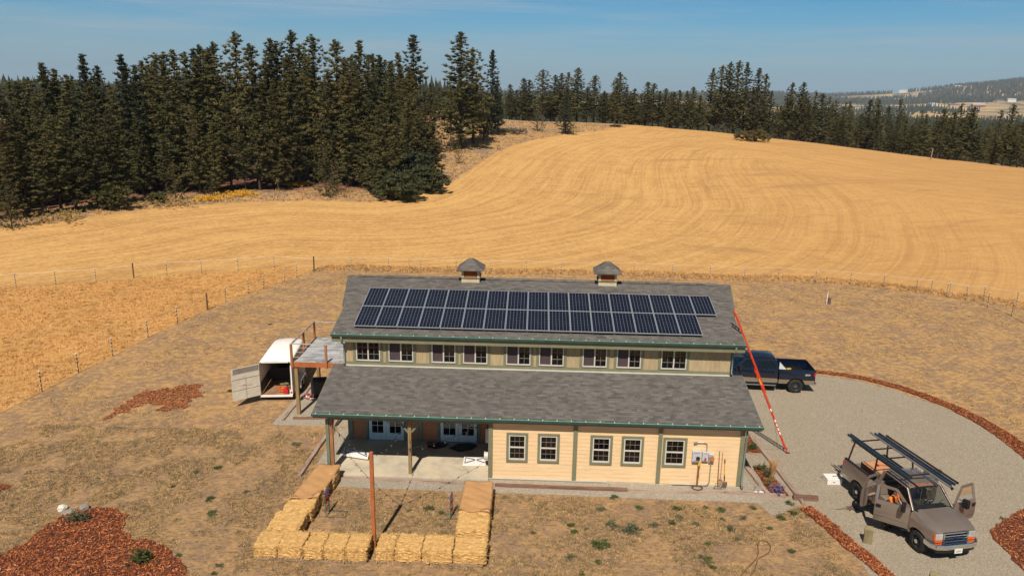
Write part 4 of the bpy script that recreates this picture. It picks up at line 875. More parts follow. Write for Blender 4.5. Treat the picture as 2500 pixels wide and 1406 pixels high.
# hose, rocks, marker, posts, box ---------------------------------------------
hp = [(1795, 1420), (1812, 1400), (1835, 1375), (1846, 1363), (1851, 1350), (1851, 1336), (1849, 1326), (1858, 1319), (1870, 1320), (1879, 1328), (1881, 1338), (1876, 1348), (1864, 1356), (1851, 1363), (1847, 1374), (1842, 1390), (1830, 1408), (1825, 1425)]
mb = MB(); P_ = [at(*q, .04) for q in hp]; P2_ = []
for i in range(len(P_)-1):
    a, b, c, d = P_[max(i-1, 0)], P_[i], P_[i+1], P_[min(i+2, len(P_)-1)]
    for s in (0, .33, .66): P2_.append(.5*((2*b)+(c-a)*s+(2*a-5*b+4*c-d)*s*s+(3*b-a-3*c+d)*s**3))
mb.tube(P2_, .017, 6); tag(mb.build('garden_hose', mat('brown_hose', (.16, .09, .05), .6)), 'brown garden hose looped on the lawn near the bottom edge', 'hose')
mb = MB(); rd = random.Random(4); c = at(2082, 1240, .03)
for k in range(5):
    pts = [c+Vector((rd.uniform(-.3, .3), rd.uniform(-.22, .22), rd.uniform(0, .06))) for _ in range(5)]; mb.tube(pts, .017, 5)
mb.tube([c+Vector((-.75, -.12, 0)), c+Vector((-.2, -.05, .02))], .014, 5); tag(mb.build('tangled_strap', STEELR), 'tangled dark strap lying on the gravel left of the open truck door', 'strap')
def rock(px, py, r, label, m, seed, z=0):
    rd = random.Random(seed); bm = bmesh.new(); bmesh.ops.create_icosphere(bm, subdivisions=2, radius=1)
    for v in bm.verts: v.co = Vector((v.co.x*r[0], v.co.y*r[1], v.co.z*r[2]))*rd.uniform(.82, 1.15)
    me = bpy.data.meshes.new('rock'); bm.to_mesh(me); bm.free(); me.materials.append(m); o = bpy.data.objects.new('rock', me); col.objects.link(o); p = at(px, py); o.location = (p.x, p.y, z+r[2]*.55); o.rotation_euler = (0, 0, rd.uniform(0, 6)); tag(o, label, 'rock')
RW = mat('white_rock', (.70, .66, .58), .85, bump=.6, bscale=8); RG = mat('grey_rock', (.30, .26, .22), .9, bump=.6, bscale=8)
rock(152, 1244, (.19, .15, .14), 'white rock at the top edge of the large mulch bed', RW, 1); rock(206, 1243, (.26, .19, .13), 'grey-brown flat rock at the top of the large mulch bed', RG, 2); rock(168, 1252, (.26, .2, .1), 'low tan stone just below the white rock', RG, 3)
rock(1851, 1199, (.2, .17, .14), 'largest tan rock at the front corner of the flower bed', RG, 5); rock(1858, 1205, (.14, .12, .09), 'pale rock right of the largest rock by the flower bed', RW, 6); rock(1845, 1204, (.12, .1, .08), 'small pale rock left of the flower bed corner', RW, 7)
rock(1355, 499, (.7, .7, .5), 'dark lone lump out in the middle of the wheat field', mat('field_lump', (.12, .10, .04), .9), 8, 2.2) if False else None
p = at(2019, 742); r = thing('utility_marker', 'white stake beside a small dark box in the right back yard', 'marker post', (p.x, p.y, 0))
mb = MB(); mb.tube([(-.03, 0, 0), (-.03, 0, 1.02)], .035, 8); mb.build('stake', CAP, r); mb = MB(); mb.box((.03, -.1, 0), (.26, .12, .52)); mb.build('utility_box', STEELR, r, bevel=.01)
def bollard(px, py, h, label, rz):
    p = at(px, py); mb = MB(); mb.prism([(-.15, -.08), (.15, -.08), (.15, .08), (-.15, .08)], 0, h); 
    mb.v = [(x, y, z-(.10 if z > .1 and y < 0 else 0)) for x, y, z in mb.v]; o = mb.build('wooden_post', mat('greenish_post', (.24, .195, .10), .85, var=.2, scale=2, stretch=(4, 4, .7), bump=.2), bevel=.008); o.location = (p.x, p.y, 0); o.rotation_euler = (.03, 0, rz); tag(o, label, 'post', 'squat wooden posts along the drive edge')
bollard(2117, 1325, .72, 'squat wooden post by the mulch strip in front of the open truck door', -.35); bollard(2275, 1440, .72, 'wooden post whose top shows at the bottom edge', -.35)
c4 = [at(2011, 1168, .02), at(2018, 1186, .02), at(2052, 1186, .02)]
bx = at(2034, 1180); r = thing('white_carton', 'white box on the gravel behind the tan pickup', 'box', (bx.x, bx.y+.15, .012), rz=.05)
mb = MB(); mb.box((-.33, -.27, 0), (.33, .27, .26)); mb.build('carton_body', mat('white_card', (.82, .80, .75), .6, var=.03), r, bevel=.008)
mb = MB(); mb.box((-.08, -.274, .1), (.02, -.271, .13)); mb.box((.0, .0, .261), (.2, .05, .264)); mb.build('handle_hole', BLACK, r)
# under the deck --------------------------------------------------------------
g = at(769, 975); r = thing('barbecue_grill', 'black barbecue grill under the balcony deck', 'grill', (g.x+.1, g.y+.55, .02), rz=.2)
mb = MB(); mb.box((-.42, -.3, 0), (.42, .3, .72)); mb.build('cabinet', BLACK, r, bevel=.03); mb = MB(); mb.tube([(-.42, 0, .78), (.42, 0, .78)], .3, 14); mb.build('lid', BLACK, r, smooth=True)
mb = MB(); mb.box((.43, -.28, .68), (.8, .26, .71)); mb.build('side_shelf', BLACK, r)
mb = MB(); mb.beam((.0, .75, 0), (-.55, 1.2, 1.9), .1, .08); o = mb.build('leaning_board', BLACK); o.location = (g.x+.95, g.y+.7, .02); tag(o, 'dark board leaning beside the grill under the deck', 'board')
def pile(px, py, label, cat, name, cols, seed, s=.3):
    rd = random.Random(seed); p = at(px, py); r = thing(name, label, cat, (p.x, p.y, .02))
    for i, (nm, m_) in enumerate(cols):
        mb = MB()
        for k in range(4):
            c = Vector((rd.uniform(-s, s), rd.uniform(-s, s), rd.uniform(.04, .15))); M_ = Euler((rd.uniform(-.6, .6), rd.uniform(-.6, .6), rd.uniform(0, 3))).to_matrix(); mb.ell(c, (rd.uniform(.08, .2), rd.uniform(.04, .09), rd.uniform(.03, .08)), 8, 5, M_)
        mb.build(nm, m_, r)
pile(753, 972, 'jumbled pile of blue, white and red tools in front of the grill', 'tool pile', 'tool_pile', [('blue_tool', mat('tool_blue', (.04, .16, .24), .5)), ('white_rag', CAP), ('red_tool', mat('tool_red', (.45, .03, .03), .5)), ('black_tool', BLACK)], 3)
# ---------------------------------------------------------------- extension ladder
LO = mat('fiberglass_orange', (.62, .05, .015), .45, var=.08); LAL = mat('rung_aluminium', (.55, .5, .45), .35, metal=.7)
F0 = Vector((21.22, 3.62, 0)); TP = Vector((18.10, 3.85, 6.85)); ld = (TP-F0); Lh = ld.length; du = ld.normalized()
r = thing('extension_ladder', 'tall orange extension ladder leaning on the right edge of the upper roof', 'ladder', F0)
sdv = Vector((0, 0, 1)).cross(du).normalized(); nn = sdv.cross(du).normalized()
for s in (-1, 1):
    mb = MB(); mb.beam(sdv*s*.225, sdv*s*.225+du*(Lh*.60), .03, .07, up=sdv.cross(du)); mb.build('base_rail', LO, r)
    mb = MB(); mb.beam(sdv*s*.185+du*Lh*.44-nn*.06, sdv*s*.185+du*Lh*1.0-nn*.06, .028, .066, up=sdv.cross(du)); mb.build('fly_rail', LO, r)
k = .28
while k < Lh*.6: mb = MB(); mb.tube([-sdv*.21+du*k, sdv*.21+du*k], .017, 6); k += .305; mb.build('base_rung', LAL, r)
k = Lh*.46
while k < Lh*.99: mb = MB(); mb.tube([-sdv*.17+du*k-nn*.06, sdv*.17+du*k-nn*.06], .017, 6); k += .305; mb.build('fly_rung', LAL, r)
for s in (-1, 1):
    mb = MB(); mb.box((-.1, -.04, 0), (.09, .04, .05), Matrix.Translation(sdv*s*.225)); mb.build('foot', BLACK, r)
mb = MB()
for k in (.14, .17, .20, .23, .31): mb.beam(sdv*.244+du*Lh*k, sdv*.244+du*Lh*(k+.02), .005, .055, up=sdv.cross(du))
mb.build('sticker', CAP, r); mb = MB(); mb.beam(sdv*.246+du*Lh*.50, sdv*.246+du*Lh*.545, .006, .06, up=sdv.cross(du)); mb.build('warning_sticker', mat('marker_yellow', (.75, .4, .03)), r)
mb = MB(); mb.tube([du*Lh*.58-nn*.1, du*Lh*.3-nn*.08+Vector((0, -.1, -.1)), Vector((-.35, .1, .02)), Vector((-1., .15, .02)), Vector((-1.8, .4, .02)), Vector((-2.1, 1.2, .02)), Vector((-2.05, 3.2, .02))], .008, 5); mb.build('rope', mat('ladder_rope', (.2, .15, .1)), r)

# ---------------------------------------------------------------- vehicles
def paint(name, c, rough=.32, coat=.5, metal=.25):
    m = mat(name, c, rough, metal=metal, var=.04, scale=1.5, coat=coat); return m
TANP = paint('tan_paint', (.285, .23, .19), .30, 1., .45); BLUEP = paint('navy_paint', (.004, .009, .026), .25, .8, .1); TAN2 = paint('beige_lower_paint', (.30, .235, .165), .4)
CHROME = mat('chrome', (.75, .76, .78), .12, metal=1., var=.02); RUB = mat('tyre_rubber', (.022, .02, .02), .8, var=.2, scale=6); BLK = mat('black_trim', (.014, .014, .016), .5); CARG = glass_mat('car_glass', (.42, .46, .44), .04); AMB = mat('amber_lens', (.60, .11, .02), .25); REDL = mat('red_lens', (.55, .015, .015), .25)
LENS = mat('headlight_lens', (.42, .42, .38), .12, spec=.9); SEATM = mat('grey_tan_cloth', (.21, .165, .13), .9); INTR = mat('tan_interior', (.30, .225, .165), .85)
def lathe(mb, prof, n, c, ax='y'):
    vs = []; fs = []
    for i in range(n):
        a = 2*PI*i/n
        for rr_, yy in prof: vs.append((c[0]+rr_*math.cos(a), c[1]+yy, c[2]+rr_*math.sin(a)))
    k = len(prof)
    for i in range(n):
        for j in range(k-1): fs.append((i*k+j, i*k+j+1, ((i+1) % n)*k+j+1, ((i+1) % n)*k+j))
    mb.add(vs, fs)
def pickup(name, label, loc, hd, Q):
    v = thing(name, label, 'pickup truck', loc, math.atan2(hd[1], hd[0]), None)
    ra, fa, b0, b1, c0, c1, h1, L = Q['ra'], Q['fa'], Q['b0'], Q['b1'], Q['c0'], Q['c1'], Q['h1'], Q['L']; PM = Q['paint']; WR = Q.get('wr', .40)
    def zt(x):
        if x < c0-.001: return 1.40
        if x <= c1: return 1.37
        s = (x-c1)/(h1-c1); return 1.31-.12*s-.10*s**4
    def zb(x):
        z = .56
        for xa in (ra, fa):
            d = abs(x-xa); R_ = WR+.11
            if d < R_: z = max(z, WR+math.sqrt(R_*R_-d*d)-.02)
        return z
    def yw(x, z):
        y = 1.0-.05*((z-.95)/.42)**2
        for xa in (ra, fa): y += .022*math.exp(-((x-xa)/.42)**2)*max(0, 1-abs(z-1.0)/.35)
        if x > c1: y -= .16*((x-c1)/(h1-c1))**3+.05*max(0, (z-1.12)/.2)
        return y
    def side(mb, x0, x1, s, inset=.07, top=True, M=None):
        st = len(mb.v); n = max(2, int((x1-x0)/.05)); R = 9; xs = [x0+(x1-x0)*i/n for i in range(n+1)]; vs = []
        for x in xs:
            a, b = zb(x), zt(x)
            for j in range(R+1): z = a+(b-a)*j/R; vs.append((x, s*yw(x, z), z))
            vs.append((x, s*(yw(x, b)-inset), b)); vs.append((x, s*(yw(x, b)-inset), a)); 
        K = R+3; fs = []
        for i in range(n):
            for j in range(K): f = (i*K+j, (i+1)*K+j, (i+1)*K+(j+1) % K, i*K+(j+1) % K); fs.append(f if s < 0 else f[::-1])
        e0 = tuple(range(K)); e1 = tuple(n*K+j for j in range(K)); fs += [e0 if s > 0 else e0[::-1], e1[::-1] if s > 0 else e1]
        mb.add(vs, fs)
        if M: mb.xf(M, st)
    # bed
    mb = MB(); [side(mb, b0, b1, s, .09) for s in (-1, 1)]; mb.box((b1-.05, -.9, .62), (b1, .9, 1.38)); bed = mb.build('bed', PM, v, smooth=False)
    mb = MB(); mb.box((b0+.02, -.88, .70), (b1-.06, .88, .74)); [mb.box((b0+.02, s*.895-.012, .74), (b1-.06, s*.895+.012, 1.385)) for s in (-1, 1)]; mb.box((b1-.075, -.88, .74), (b1-.055, .88, 1.37)); mb.box((ra-.42, -.88, .741), (ra+.42, -.62, .95)); mb.box((ra-.42, .62, .741), (ra+.42, .88, .95)); mb.build('bed_liner', BLK, bed)
    for s in (-1, 1): mb = MB(); mb.box((b0+.02, min(s*.88, s*.97), 1.401), (b1-.02, max(s*.88, s*.97), 1.415)); mb.build('bed_rail_cap', BLK, bed)
    tg = Q['tailgate']; mb = MB()
    if tg == 'down': mb.box((b0-.55, -.85, .72), (b0-.0, .85, .78))
    else: mb.box((b0-.06, -.88, .62), (b0-.002, .88, 1.38))
    mb.build('tailgate', PM, v, bevel=.015)
    mb = MB(); mb.box((-.02, -.95, .50), (.16, .95, .66)); mb.build('rear_bumper', CHROME, v, bevel=.03)
    for s in (-1, 1):
        mb = MB(); mb.box((b0-.02, min(s*.92, s*.995), .92), (b0+.06, max(s*.92, s*.995), 1.3)); mb.build('tail_light', REDL, v, bevel=.01)
    # cab ---------------------------------------------------------------
    R0, R1 = c0+.13, c1-.66
    mb = MB(); mb.box((c0, -.93, .50), (c1+.05, .93, .60)); mb.box((c0, -.93, .60), (c0+.06, .93, 1.36)); mb.box((c1-.12, -.9, .6), (c1, .9, 1.2))
    mb.box((c0, -.97, .50), (c1+.05, -.88, .63)); mb.box((c0, .88, .50), (c1+.05, .97, .63))
    # pillars
    for s in (-1, 1):
        mb.beam((c1-.02, s*.86, 1.30), (R1+.02, s*.72, 1.90), .07, .07, up=(0, s, 0)); mb.beam((c0+.05, s*.90, 1.30), (R0+.02, s*.72, 1.90), .11, .07, up=(0, s, 0))
        if Q['crew']: xm = Q['d'][0]; mb.beam((xm, s*.93, .6), (xm, s*.92, 1.37), .08, .06, up=(0, s, 0)); mb.beam((xm, s*.92, 1.36), (xm, s*.745, 1.9), .08, .06, up=(0, s, 0))
    mb.beam((c0+.03, 0, 1.36), (c0+.03, 0, 1.40), .06, 1.8)
    cab = mb.build('cab', PM, v, bevel=.01)
    ys = [-.75, -.70, -.60, -.3, 0, .3, .60, .70, .75]; zs = [1.885, 1.93, 1.957, 1.978, 1.985, 1.978, 1.957, 1.93, 1.885]; mb = MB(); vs = []; xs = [R0-.03, R0, R0+.07, R0+.5, (R0+R1)/2, R1-.3, R1-.05, R1+.03, R1+.06]; dzs = [-.09, -.035, -.006, 0, .004, 0, -.012, -.03, -.055]
    for x, dz_ in zip(xs, dzs):
        for y, z in zip(ys, zs): vs.append((x, y, z+dz_))
    n = len(ys); m_ = len(xs); fs = [(i*n+j, (i+1)*n+j, (i+1)*n+j+1, i*n+j+1) for i in range(m_-1) for j in range(n-1)]; o_ = len(vs)
    vs += [(x, y, 1.87) for x, dz_ in zip(xs, dzs) for y in (-.74, .74)]; fs.append((o_, o_+1, o_+2*m_-1, o_+2*m_-2))
    mb.add(vs, fs); mb.build('roof', PM, cab, smooth=True)
    mb = MB(); [mb.ell((R1-.02, y, 1.965), (.05, .04, .025), 8, 5) for y in (-.3, -.12, .06, .26, -.5)][:0]; [mb.ell((R1-.04, y, 1.95+.012*(abs(y) < .2)), (.045, .035, .022), 8, 5) for y in ((-.24, 0, .24) if Q['lights'] else ())]
    if Q['lights']: mb.build('roof_light', AMB, cab)
    mb = MB(); mb.quad((c1-.01, -.83, 1.33), (c1-.01, .83, 1.33), (R1+.05, .69, 1.90), (R1+.05, -.69, 1.90)); mb.build('windshield', CARG, cab)
    mb = MB(); mb.quad((c0+.02, .84, 1.40), (c0+.02, -.84, 1.40), (R0, -.68, 1.85), (R0, .68, 1.85)); mb.build('rear_window', CARG, cab)
    # interior
    mb = MB(); mb.box((c1-.55, -.88, .95), (c1-.13, .88, 1.22)); mb.build('dashboard', mat('dark_dash', (.10, .085, .07), .8), cab, bevel=.05)
    for s in (-1, 1):
        mb = MB(); x = c1-1.25; mb.box((x, s*.42-.26, .72), (x+.52, s*.42+.26, .95)); mb.box((x-.14, s*.42-.26, .9), (x, s*.42+.26, 1.48)); mb.box((x-.12, s*.42-.12, 1.48), (x-.03, s*.42+.12, 1.66)); mb.build('seat', SEATM, cab, bevel=.04)
    mb = MB(); mb.box((c0+.1, -.8, .7), (c0+.5, .8, .9)); mb.box((c0+.08, -.8, .9), (c0+.2, .8, 1.3)); mb.build('rear_bench', SEATM, cab, bevel=.03)
    mb = MB(); cst = Vector((c1-.72, .42, 1.18)); ax = Vector((-.85, 0, .5)).normalized(); u = Vector((0, 1, 0)); w_ = ax.cross(u); mb.tube([cst+(u*math.cos(a*PI/8)+w_*math.sin(a*PI/8))*.19 for a in range(17)], .016, 6); mb.tube([cst+u*.17, cst-u*.17], .014, 5); mb.tube([cst, cst-ax*.25], .03, 6); mb.build('steering_wheel', BLK, cab, smooth=True)
    # front
    for s in (-1, 1): mb = MB(); side(mb, c1+.01, h1, s, .12); mb.build('front_fender', PM, v, smooth=False)
    mb = MB(); nx, ny = 12, 12; vs = []
    for i in range(nx+1):
        x = c1+.02+(h1-.02-c1)*i/nx; zc = zt(x)
        for j in range(ny+1):
            q = -1+2*j/ny; yl = yw(x, zc)-.02; y = q*yl; z = zc+.055*(1-q**4)+.02*(abs(abs(q)-.62) < .1); vs.append((x, y, z+.004-(.05*(i/nx)**6)))
    fs = [(i*(ny+1)+j, (i+1)*(ny+1)+j, (i+1)*(ny+1)+j+1, i*(ny+1)+j+1) for i in range(nx) for j in range(ny)]
    mb.add(vs, fs); mb.build('hood', PM, v, smooth=True)
    mb = MB(); mb.box((c1-.06, -.80, 1.30), (c1+.1, .80, 1.345)); cw = mb.build('wiper_cowl', BLK, v)
    mb = MB(); [mb.beam((c1-.0, y, 1.355), (c1-.22, y+.5, 1.54), .015, .015) for y in (-.6, .05)]; mb.build('wiper', BLK, cw)
    zf = zt(h1)
    mb = MB(); mb.box((h1-.1, -.83, .62), (h1-.02, .83, zf-.0)); mb.build('radiator_core', BLK, v)
    mb = MB(); fr_ = lambda y0, y1, z0, z1, w_: [mb.box((h1-.03, y0, z0), (h1+.05, y0+w_, z1)), mb.box((h1-.03, y1-w_, z0), (h1+.05, y1, z1)), mb.box((h1-.03, y0+w_, z0), (h1+.05, y1-w_, z0+w_)), mb.box((h1-.03, y0+w_, z1-w_), (h1+.05, y1-w_, z1))]
    fr_(-.52, .52, .74, zf+.02, .05); [mb.box((h1-.01, -.47, z), (h1+.03, .47, z+.045)) for z in (.84, .94)]; gr = mb.build('grille', CHROME, v, bevel=.008)
    mb = MB(); mb.ell((h1+.04, 0, .905), (.015, .11, .045), 14, 6); mb.build('badge', mat('badge_blue', (.01, .02, .12), .3), gr, smooth=True)
    for s in (-1, 1):
        ya, yb = sorted((s*.54, s*.84)); mb = MB(); mb.box((h1-.08, ya, .86), (h1+.035, yb, zf-.01)); hl = mb.build('headlight', LENS, v, bevel=.015)
        mb = MB(); mb.box((h1-.08, ya, .76), (h1+.03, yb, .857)); mb.box((h1-.16, min(s*.842, s*.875), .80), (h1-.0, max(s*.842, s*.875), zf-.04)); mb.build('turn_signal', AMB, hl, bevel=.006)
    mb = MB(); pf_ = [(h1+.02, -.86), (h1-.0, -.99), (h1-.35, -1.02), (h1-.35, -.95), (h1, -.9)]
    poly = [(h1-.35, -1.01), (h1-.05, -1.0), (h1+.16, -.86), (h1+.24, -.55), (h1+.25, .55), (h1+.16, .86), (h1-.05, 1.0), (h1-.35, 1.01), (h1-.35, .93), (h1, .88), (h1, -.88), (h1-.35, -.93)]
    mb.prism(poly, .55, .75); bp = mb.build('front_bumper', CHROME, v, bevel=.03)
    mb = MB(); mb.prism([(h1-.3, -.9), (h1+.12, -.8), (h1+.18, -.5), (h1+.18, .5), (h1+.12, .8), (h1-.3, .9)], .40, .548); mb.build('air_dam', BLK, bp, bevel=.02)
    mb = MB(); mb.box((h1+.255, -.16, .42), (h1+.27, .16, .58)); pl = mb.build('licence_plate', CAP, bp); mb = MB(); [mb.box((h1+.271, -.10+k*.045, .465), (h1+.273, -.075+k*.045, .535)) for k in range(5)]; mb.build('plate_characters', mat('plate_ink', (.3, .3, .3), .6), pl)
    mb = MB(); mb.box((.2, -.45, .42), (h1-.2, .45, .56)); mb.box((ra-.08, -.75, .3), (ra+.08, .75, .46)); mb.box((fa-.08, -.75, .3), (fa+.08, .75, .46)); mb.box((fa+.2, -.8, .56), (h1-.1, .8, 1.1)); mb.build('chassis', BLK, v)
    mb = MB(); [mb.box((xa-.5, min(s*.55, s*.58), .45), (xa+.5, max(s*.55, s*.58), 1.0)) for xa in (ra, fa) for s in (-1, 1)]; [mb.box((xa-.52, -.9, .95), (xa+.52, .9, .98)) for xa in (fa,)]; mb.build('wheel_well', BLK, v)
    for xa in (ra, fa):
        for s in (-1, 1):
            yc = s*.86; prof = [(WR*.60, -.13), (WR*.9, -.13), (WR*.985, -.10), (WR, -.05), (WR, .05), (WR*.985, .10), (WR*.9, .13), (WR*.60, .13)]
            mb = MB(); lathe(mb, prof, 32, (xa, yc, WR)); wh = mb.build('wheel', RUB, v, smooth=True)
            rm = Q['rim']; mb = MB(); f_ = s; lathe(mb, [(WR*.62, .115*f_), (WR*.56, .10*f_), (WR*.5, .04*f_), (WR*.22, .05*f_), (WR*.2, .10*f_), (.001, .11*f_)], 24, (xa, yc, WR)); mb.build('rim', rm[0], wh, smooth=False)
            mb = MB(); lathe(mb, [(.085, .10*f_), (.08, .135*f_), (.001, .14*f_)], 10, (xa, yc, WR)); [mb.ell((xa+.125*math.cos(a), yc+.075*f_, WR+.125*math.sin(a)), (.018, .03, .018), 6, 4) for a in [k*PI/4 for k in range(8)]]; mb.build('hub', rm[1], wh)
    # doors ----------------------------------------------------------------
    dm = Q['d'][0]; dfront = c1-.03
    def door(x0, x1, s, ang, hinge_front=True, nm='door', fr_top=None, mirror=False, handle=True, stripe=None):
        hx = x1 if hinge_front else x0; M = Matrix.Translation((hx, s*.96, 0)) @ Matrix.Rotation(ang, 4, 'Z') @ Matrix.Translation((-hx, -s*.96, 0)) if ang else Matrix.Identity(4)
        mb = MB(); side(mb, x0+.008, x1-.008, s, .09); 
        tx0, tx1 = fr_top; yb_, yt_ = s*.915, s*.745; zt_ = 1.885
        Pb0, Pb1, Pt1, Pt0 = Vector((x0+.04, yb_, 1.365)), Vector((x1-.05, yb_, 1.365)), Vector((tx1, yt_, zt_)), Vector((tx0, yt_, zt_)); up = (0, s, 0)
        mb.beam(Pb0, Pt0, .10, .05, up=up); mb.beam(Pt0, Pt1, .05, .09); mb.beam(Pt1, Pb1, .10, .05, up=up); mb.beam(Pb0, Pb1, .05, .05); mb.xf(M); dr = mb.build(nm, PM, v)
        mb = MB(); mb.quad(Pb0, Pb1, Pt1, Pt0); mb.xf(M)
        if not (Q['open'] and s < 0 and mirror): mb.build('door_glass', CARG, dr)
        mb = MB(); i0, i1 = sorted((s*.86, s*.885)); mb.box((x0+.03, i0, .62), (x1-.03, i1, 1.34)); mb.box((x0+.15, min(s*.80, s*.86), .98), (x1-.25, max(s*.80, s*.86), 1.04)); mb.xf(M); mb.build('door_lining', INTR, dr)
        if handle: mb = MB(); hx_ = x0+.14 if hinge_front else x1-.14; mb.box((hx_-.09, min(s*.995, s*1.015), 1.12), (hx_+.09, max(s*.995, s*1.015), 1.24)); mb.xf(M); mb.build('handle', BLK, dr)
        mb = MB(); mb.box((x0+.02, min(s*1.0, s*1.012), .80), (x1-.02, max(s*1.0, s*1.012), .86)); mb.xf(M); mb.build('side_moulding', TAN2 if Q['twotone'] else PM, dr)
        if mirror:
            mb = MB(); xm = x1-.24; mb.beam((xm, s*.93, 1.38), (xm+.02, s*1.14, 1.42), .03); mb.beam((xm, s*.93, 1.55), (xm+.02, s*1.14, 1.55), .03); mb.box((xm-.07, min(s*1.10, s*1.34), 1.34), (xm+.08, max(s*1.10, s*1.34), 1.66)); mb.xf(M); mb.build('mirror', BLK, dr, bevel=.03)
    for s in (-1, 1):
        A_ = (Q['open'] if s < 0 else math.radians(76))*(-s) if Q['open'] else 0
        door(dm+.01, dfront, s, A_, True, 'door', (dm+.05, R1+.05), mirror=True)
        if Q['crew']: door(c0+.05, dm-.01, s, 0, True, 'rear_door', (R0+.10, dm-.06))
        else: door(c0+.03, dm-.01, s, (Q['open2']*s if Q['open2'] else 0), False, 'rear_half_door', (R0+.08, dm-.05), handle=False)
    if Q['twotone']:
        mb = MB()
        for s in (-1, 1):
            for x0, x1 in ((b0+.01, b1-.01), (c0+.01, c1-.01), (c1+.01, h1-.3)):
                n = int((x1-x0)/.05); 
                for i in range(n):
                    xa, xb = x0+(x1-x0)*i/n, x0+(x1-x0)*(i+1)/n; za, zc = zb(xa), zb(xb)
                    if za > .8 or zc > .8: continue
                    q = [(xa, s*(yw(xa, za)+.007), za), (xb, s*(yw(xb, zc)+.007), zc), (xb, s*(yw(xb, .82)+.007), .82), (xa, s*(yw(xa, .82)+.007), .82)]; mb.add(q, [(0, 1, 2, 3) if s < 0 else (3, 2, 1, 0)])
        mb.build('lower_trim', TAN2, v)
    for s in (-1, 1):
        mb = MB(); mb.box((c0+.1, min(s*.92, s*1.1), .44), (c1-.1, max(s*.92, s*1.1), .50)); mb.build('running_board', Q.get('rb', BLK), v, bevel=.015)
    return v
hd = (Vector((.77, -3.43))).normalized(); lf = Vector((-hd.y, hd.x)); rax = Vector((22.71, -.80))+lf*.97; org = rax-hd*1.2
QT = dict(ra=1.2, fa=4.8, b0=.12, b1=2.16, c0=2.2, c1=4.30, h1=5.50, L=5.75, paint=TANP, crew=False, d=(3.02,), open=math.radians(45), open2=math.radians(75), twotone=False, tailgate='down', lights=True, rim=(mat('black_steel_rim', (.03, .03, .032), .5), CHROME), wr=.40)
tan = pickup('pickup_truck', 'tan pickup truck with open doors and a black ladder rack on the gravel drive', (org.x, org.y, 0), hd, QT)
tan.scale = (1, 1, 1.05)
def tw(x, y): return org+hd*x+lf*y
hb = Vector((-.9985, .055)).normalized(); lb = Vector((-hb.y, hb.x)); raxb = Vector((24.04, 10.99))-lb*.99; orgb = raxb-hb*1.15
QB = dict(ra=1.15, fa=5.12, b0=.12, b1=2.14, c0=2.18, c1=4.66, h1=5.86, L=6.1, paint=BLUEP, crew=True, d=(3.45,), open=0, open2=0, twotone=True, tailgate='up', lights=False, rim=(mat('dark_alloy', (.05, .05, .055), .4, metal=.5), mat('alloy_hub', (.2, .2, .22), .3, metal=.8)), wr=.42, rb=CHROME)
blue = pickup('pickup_truck', 'dark blue crew-cab pickup truck parked behind the orange ladder', (orgb.x, orgb.y, 0), hb, QB)
fc = bpy.data.curves.new('decal', 'FONT'); fc.body = '4X4'; fc.size = .17; fc.shear = .4; fc.extrude = .001; fo_ = bpy.data.objects.new('tmp', fc); col.objects.link(fo_); dg = bpy.context.evaluated_depsgraph_get(); fo = bpy.data.objects.new('bed_decal', bpy.data.meshes.new_from_object(fo_.evaluated_get(dg))); bpy.data.objects.remove(fo_); col.objects.link(fo); fo.parent = blue; fo.data.materials.clear(); fo.data.materials.append(CAP)
fo.matrix_local = Matrix.Translation((.72, 1.012, 1.10)) @ Matrix.Rotation(PI, 4, 'Z') @ Matrix.Rotation(PI/2, 4, 'X')
mb = MB(); mb.add([(1.75, .93, 1.42), (2.16, .93, 1.42), (2.16, .93, 1.85)]+[(1.75, .9, 1.42), (2.16, .9, 1.42), (2.16, .9, 1.85)], [(2, 1, 0), (3, 4, 5), (0, 1, 4, 3), (1, 2, 5, 4), (2, 0, 3, 5)]); mb.build('bed_corner_panel', mat('pale_panel', (.6, .68, .66), .4), blue)
def onveh(v_org, h_, l_, x, y, z): p = v_org+h_*x+l_*y; return Vector((p.x, p.y, z))
p = onveh(orgb, hb, lb, 1.62, .9, 1.42); mb = MB(); mb.box((-.13, -.05, 0), (.13, .05, .07)); o = mb.build('level_tool', mat('marker_yellow', (.75, .4, .03)), bevel=.01); o.location = p; o.rotation_euler = (0, 0, .2); tag(o, 'yellow tool resting on the bed rail of the blue pickup', 'tool')
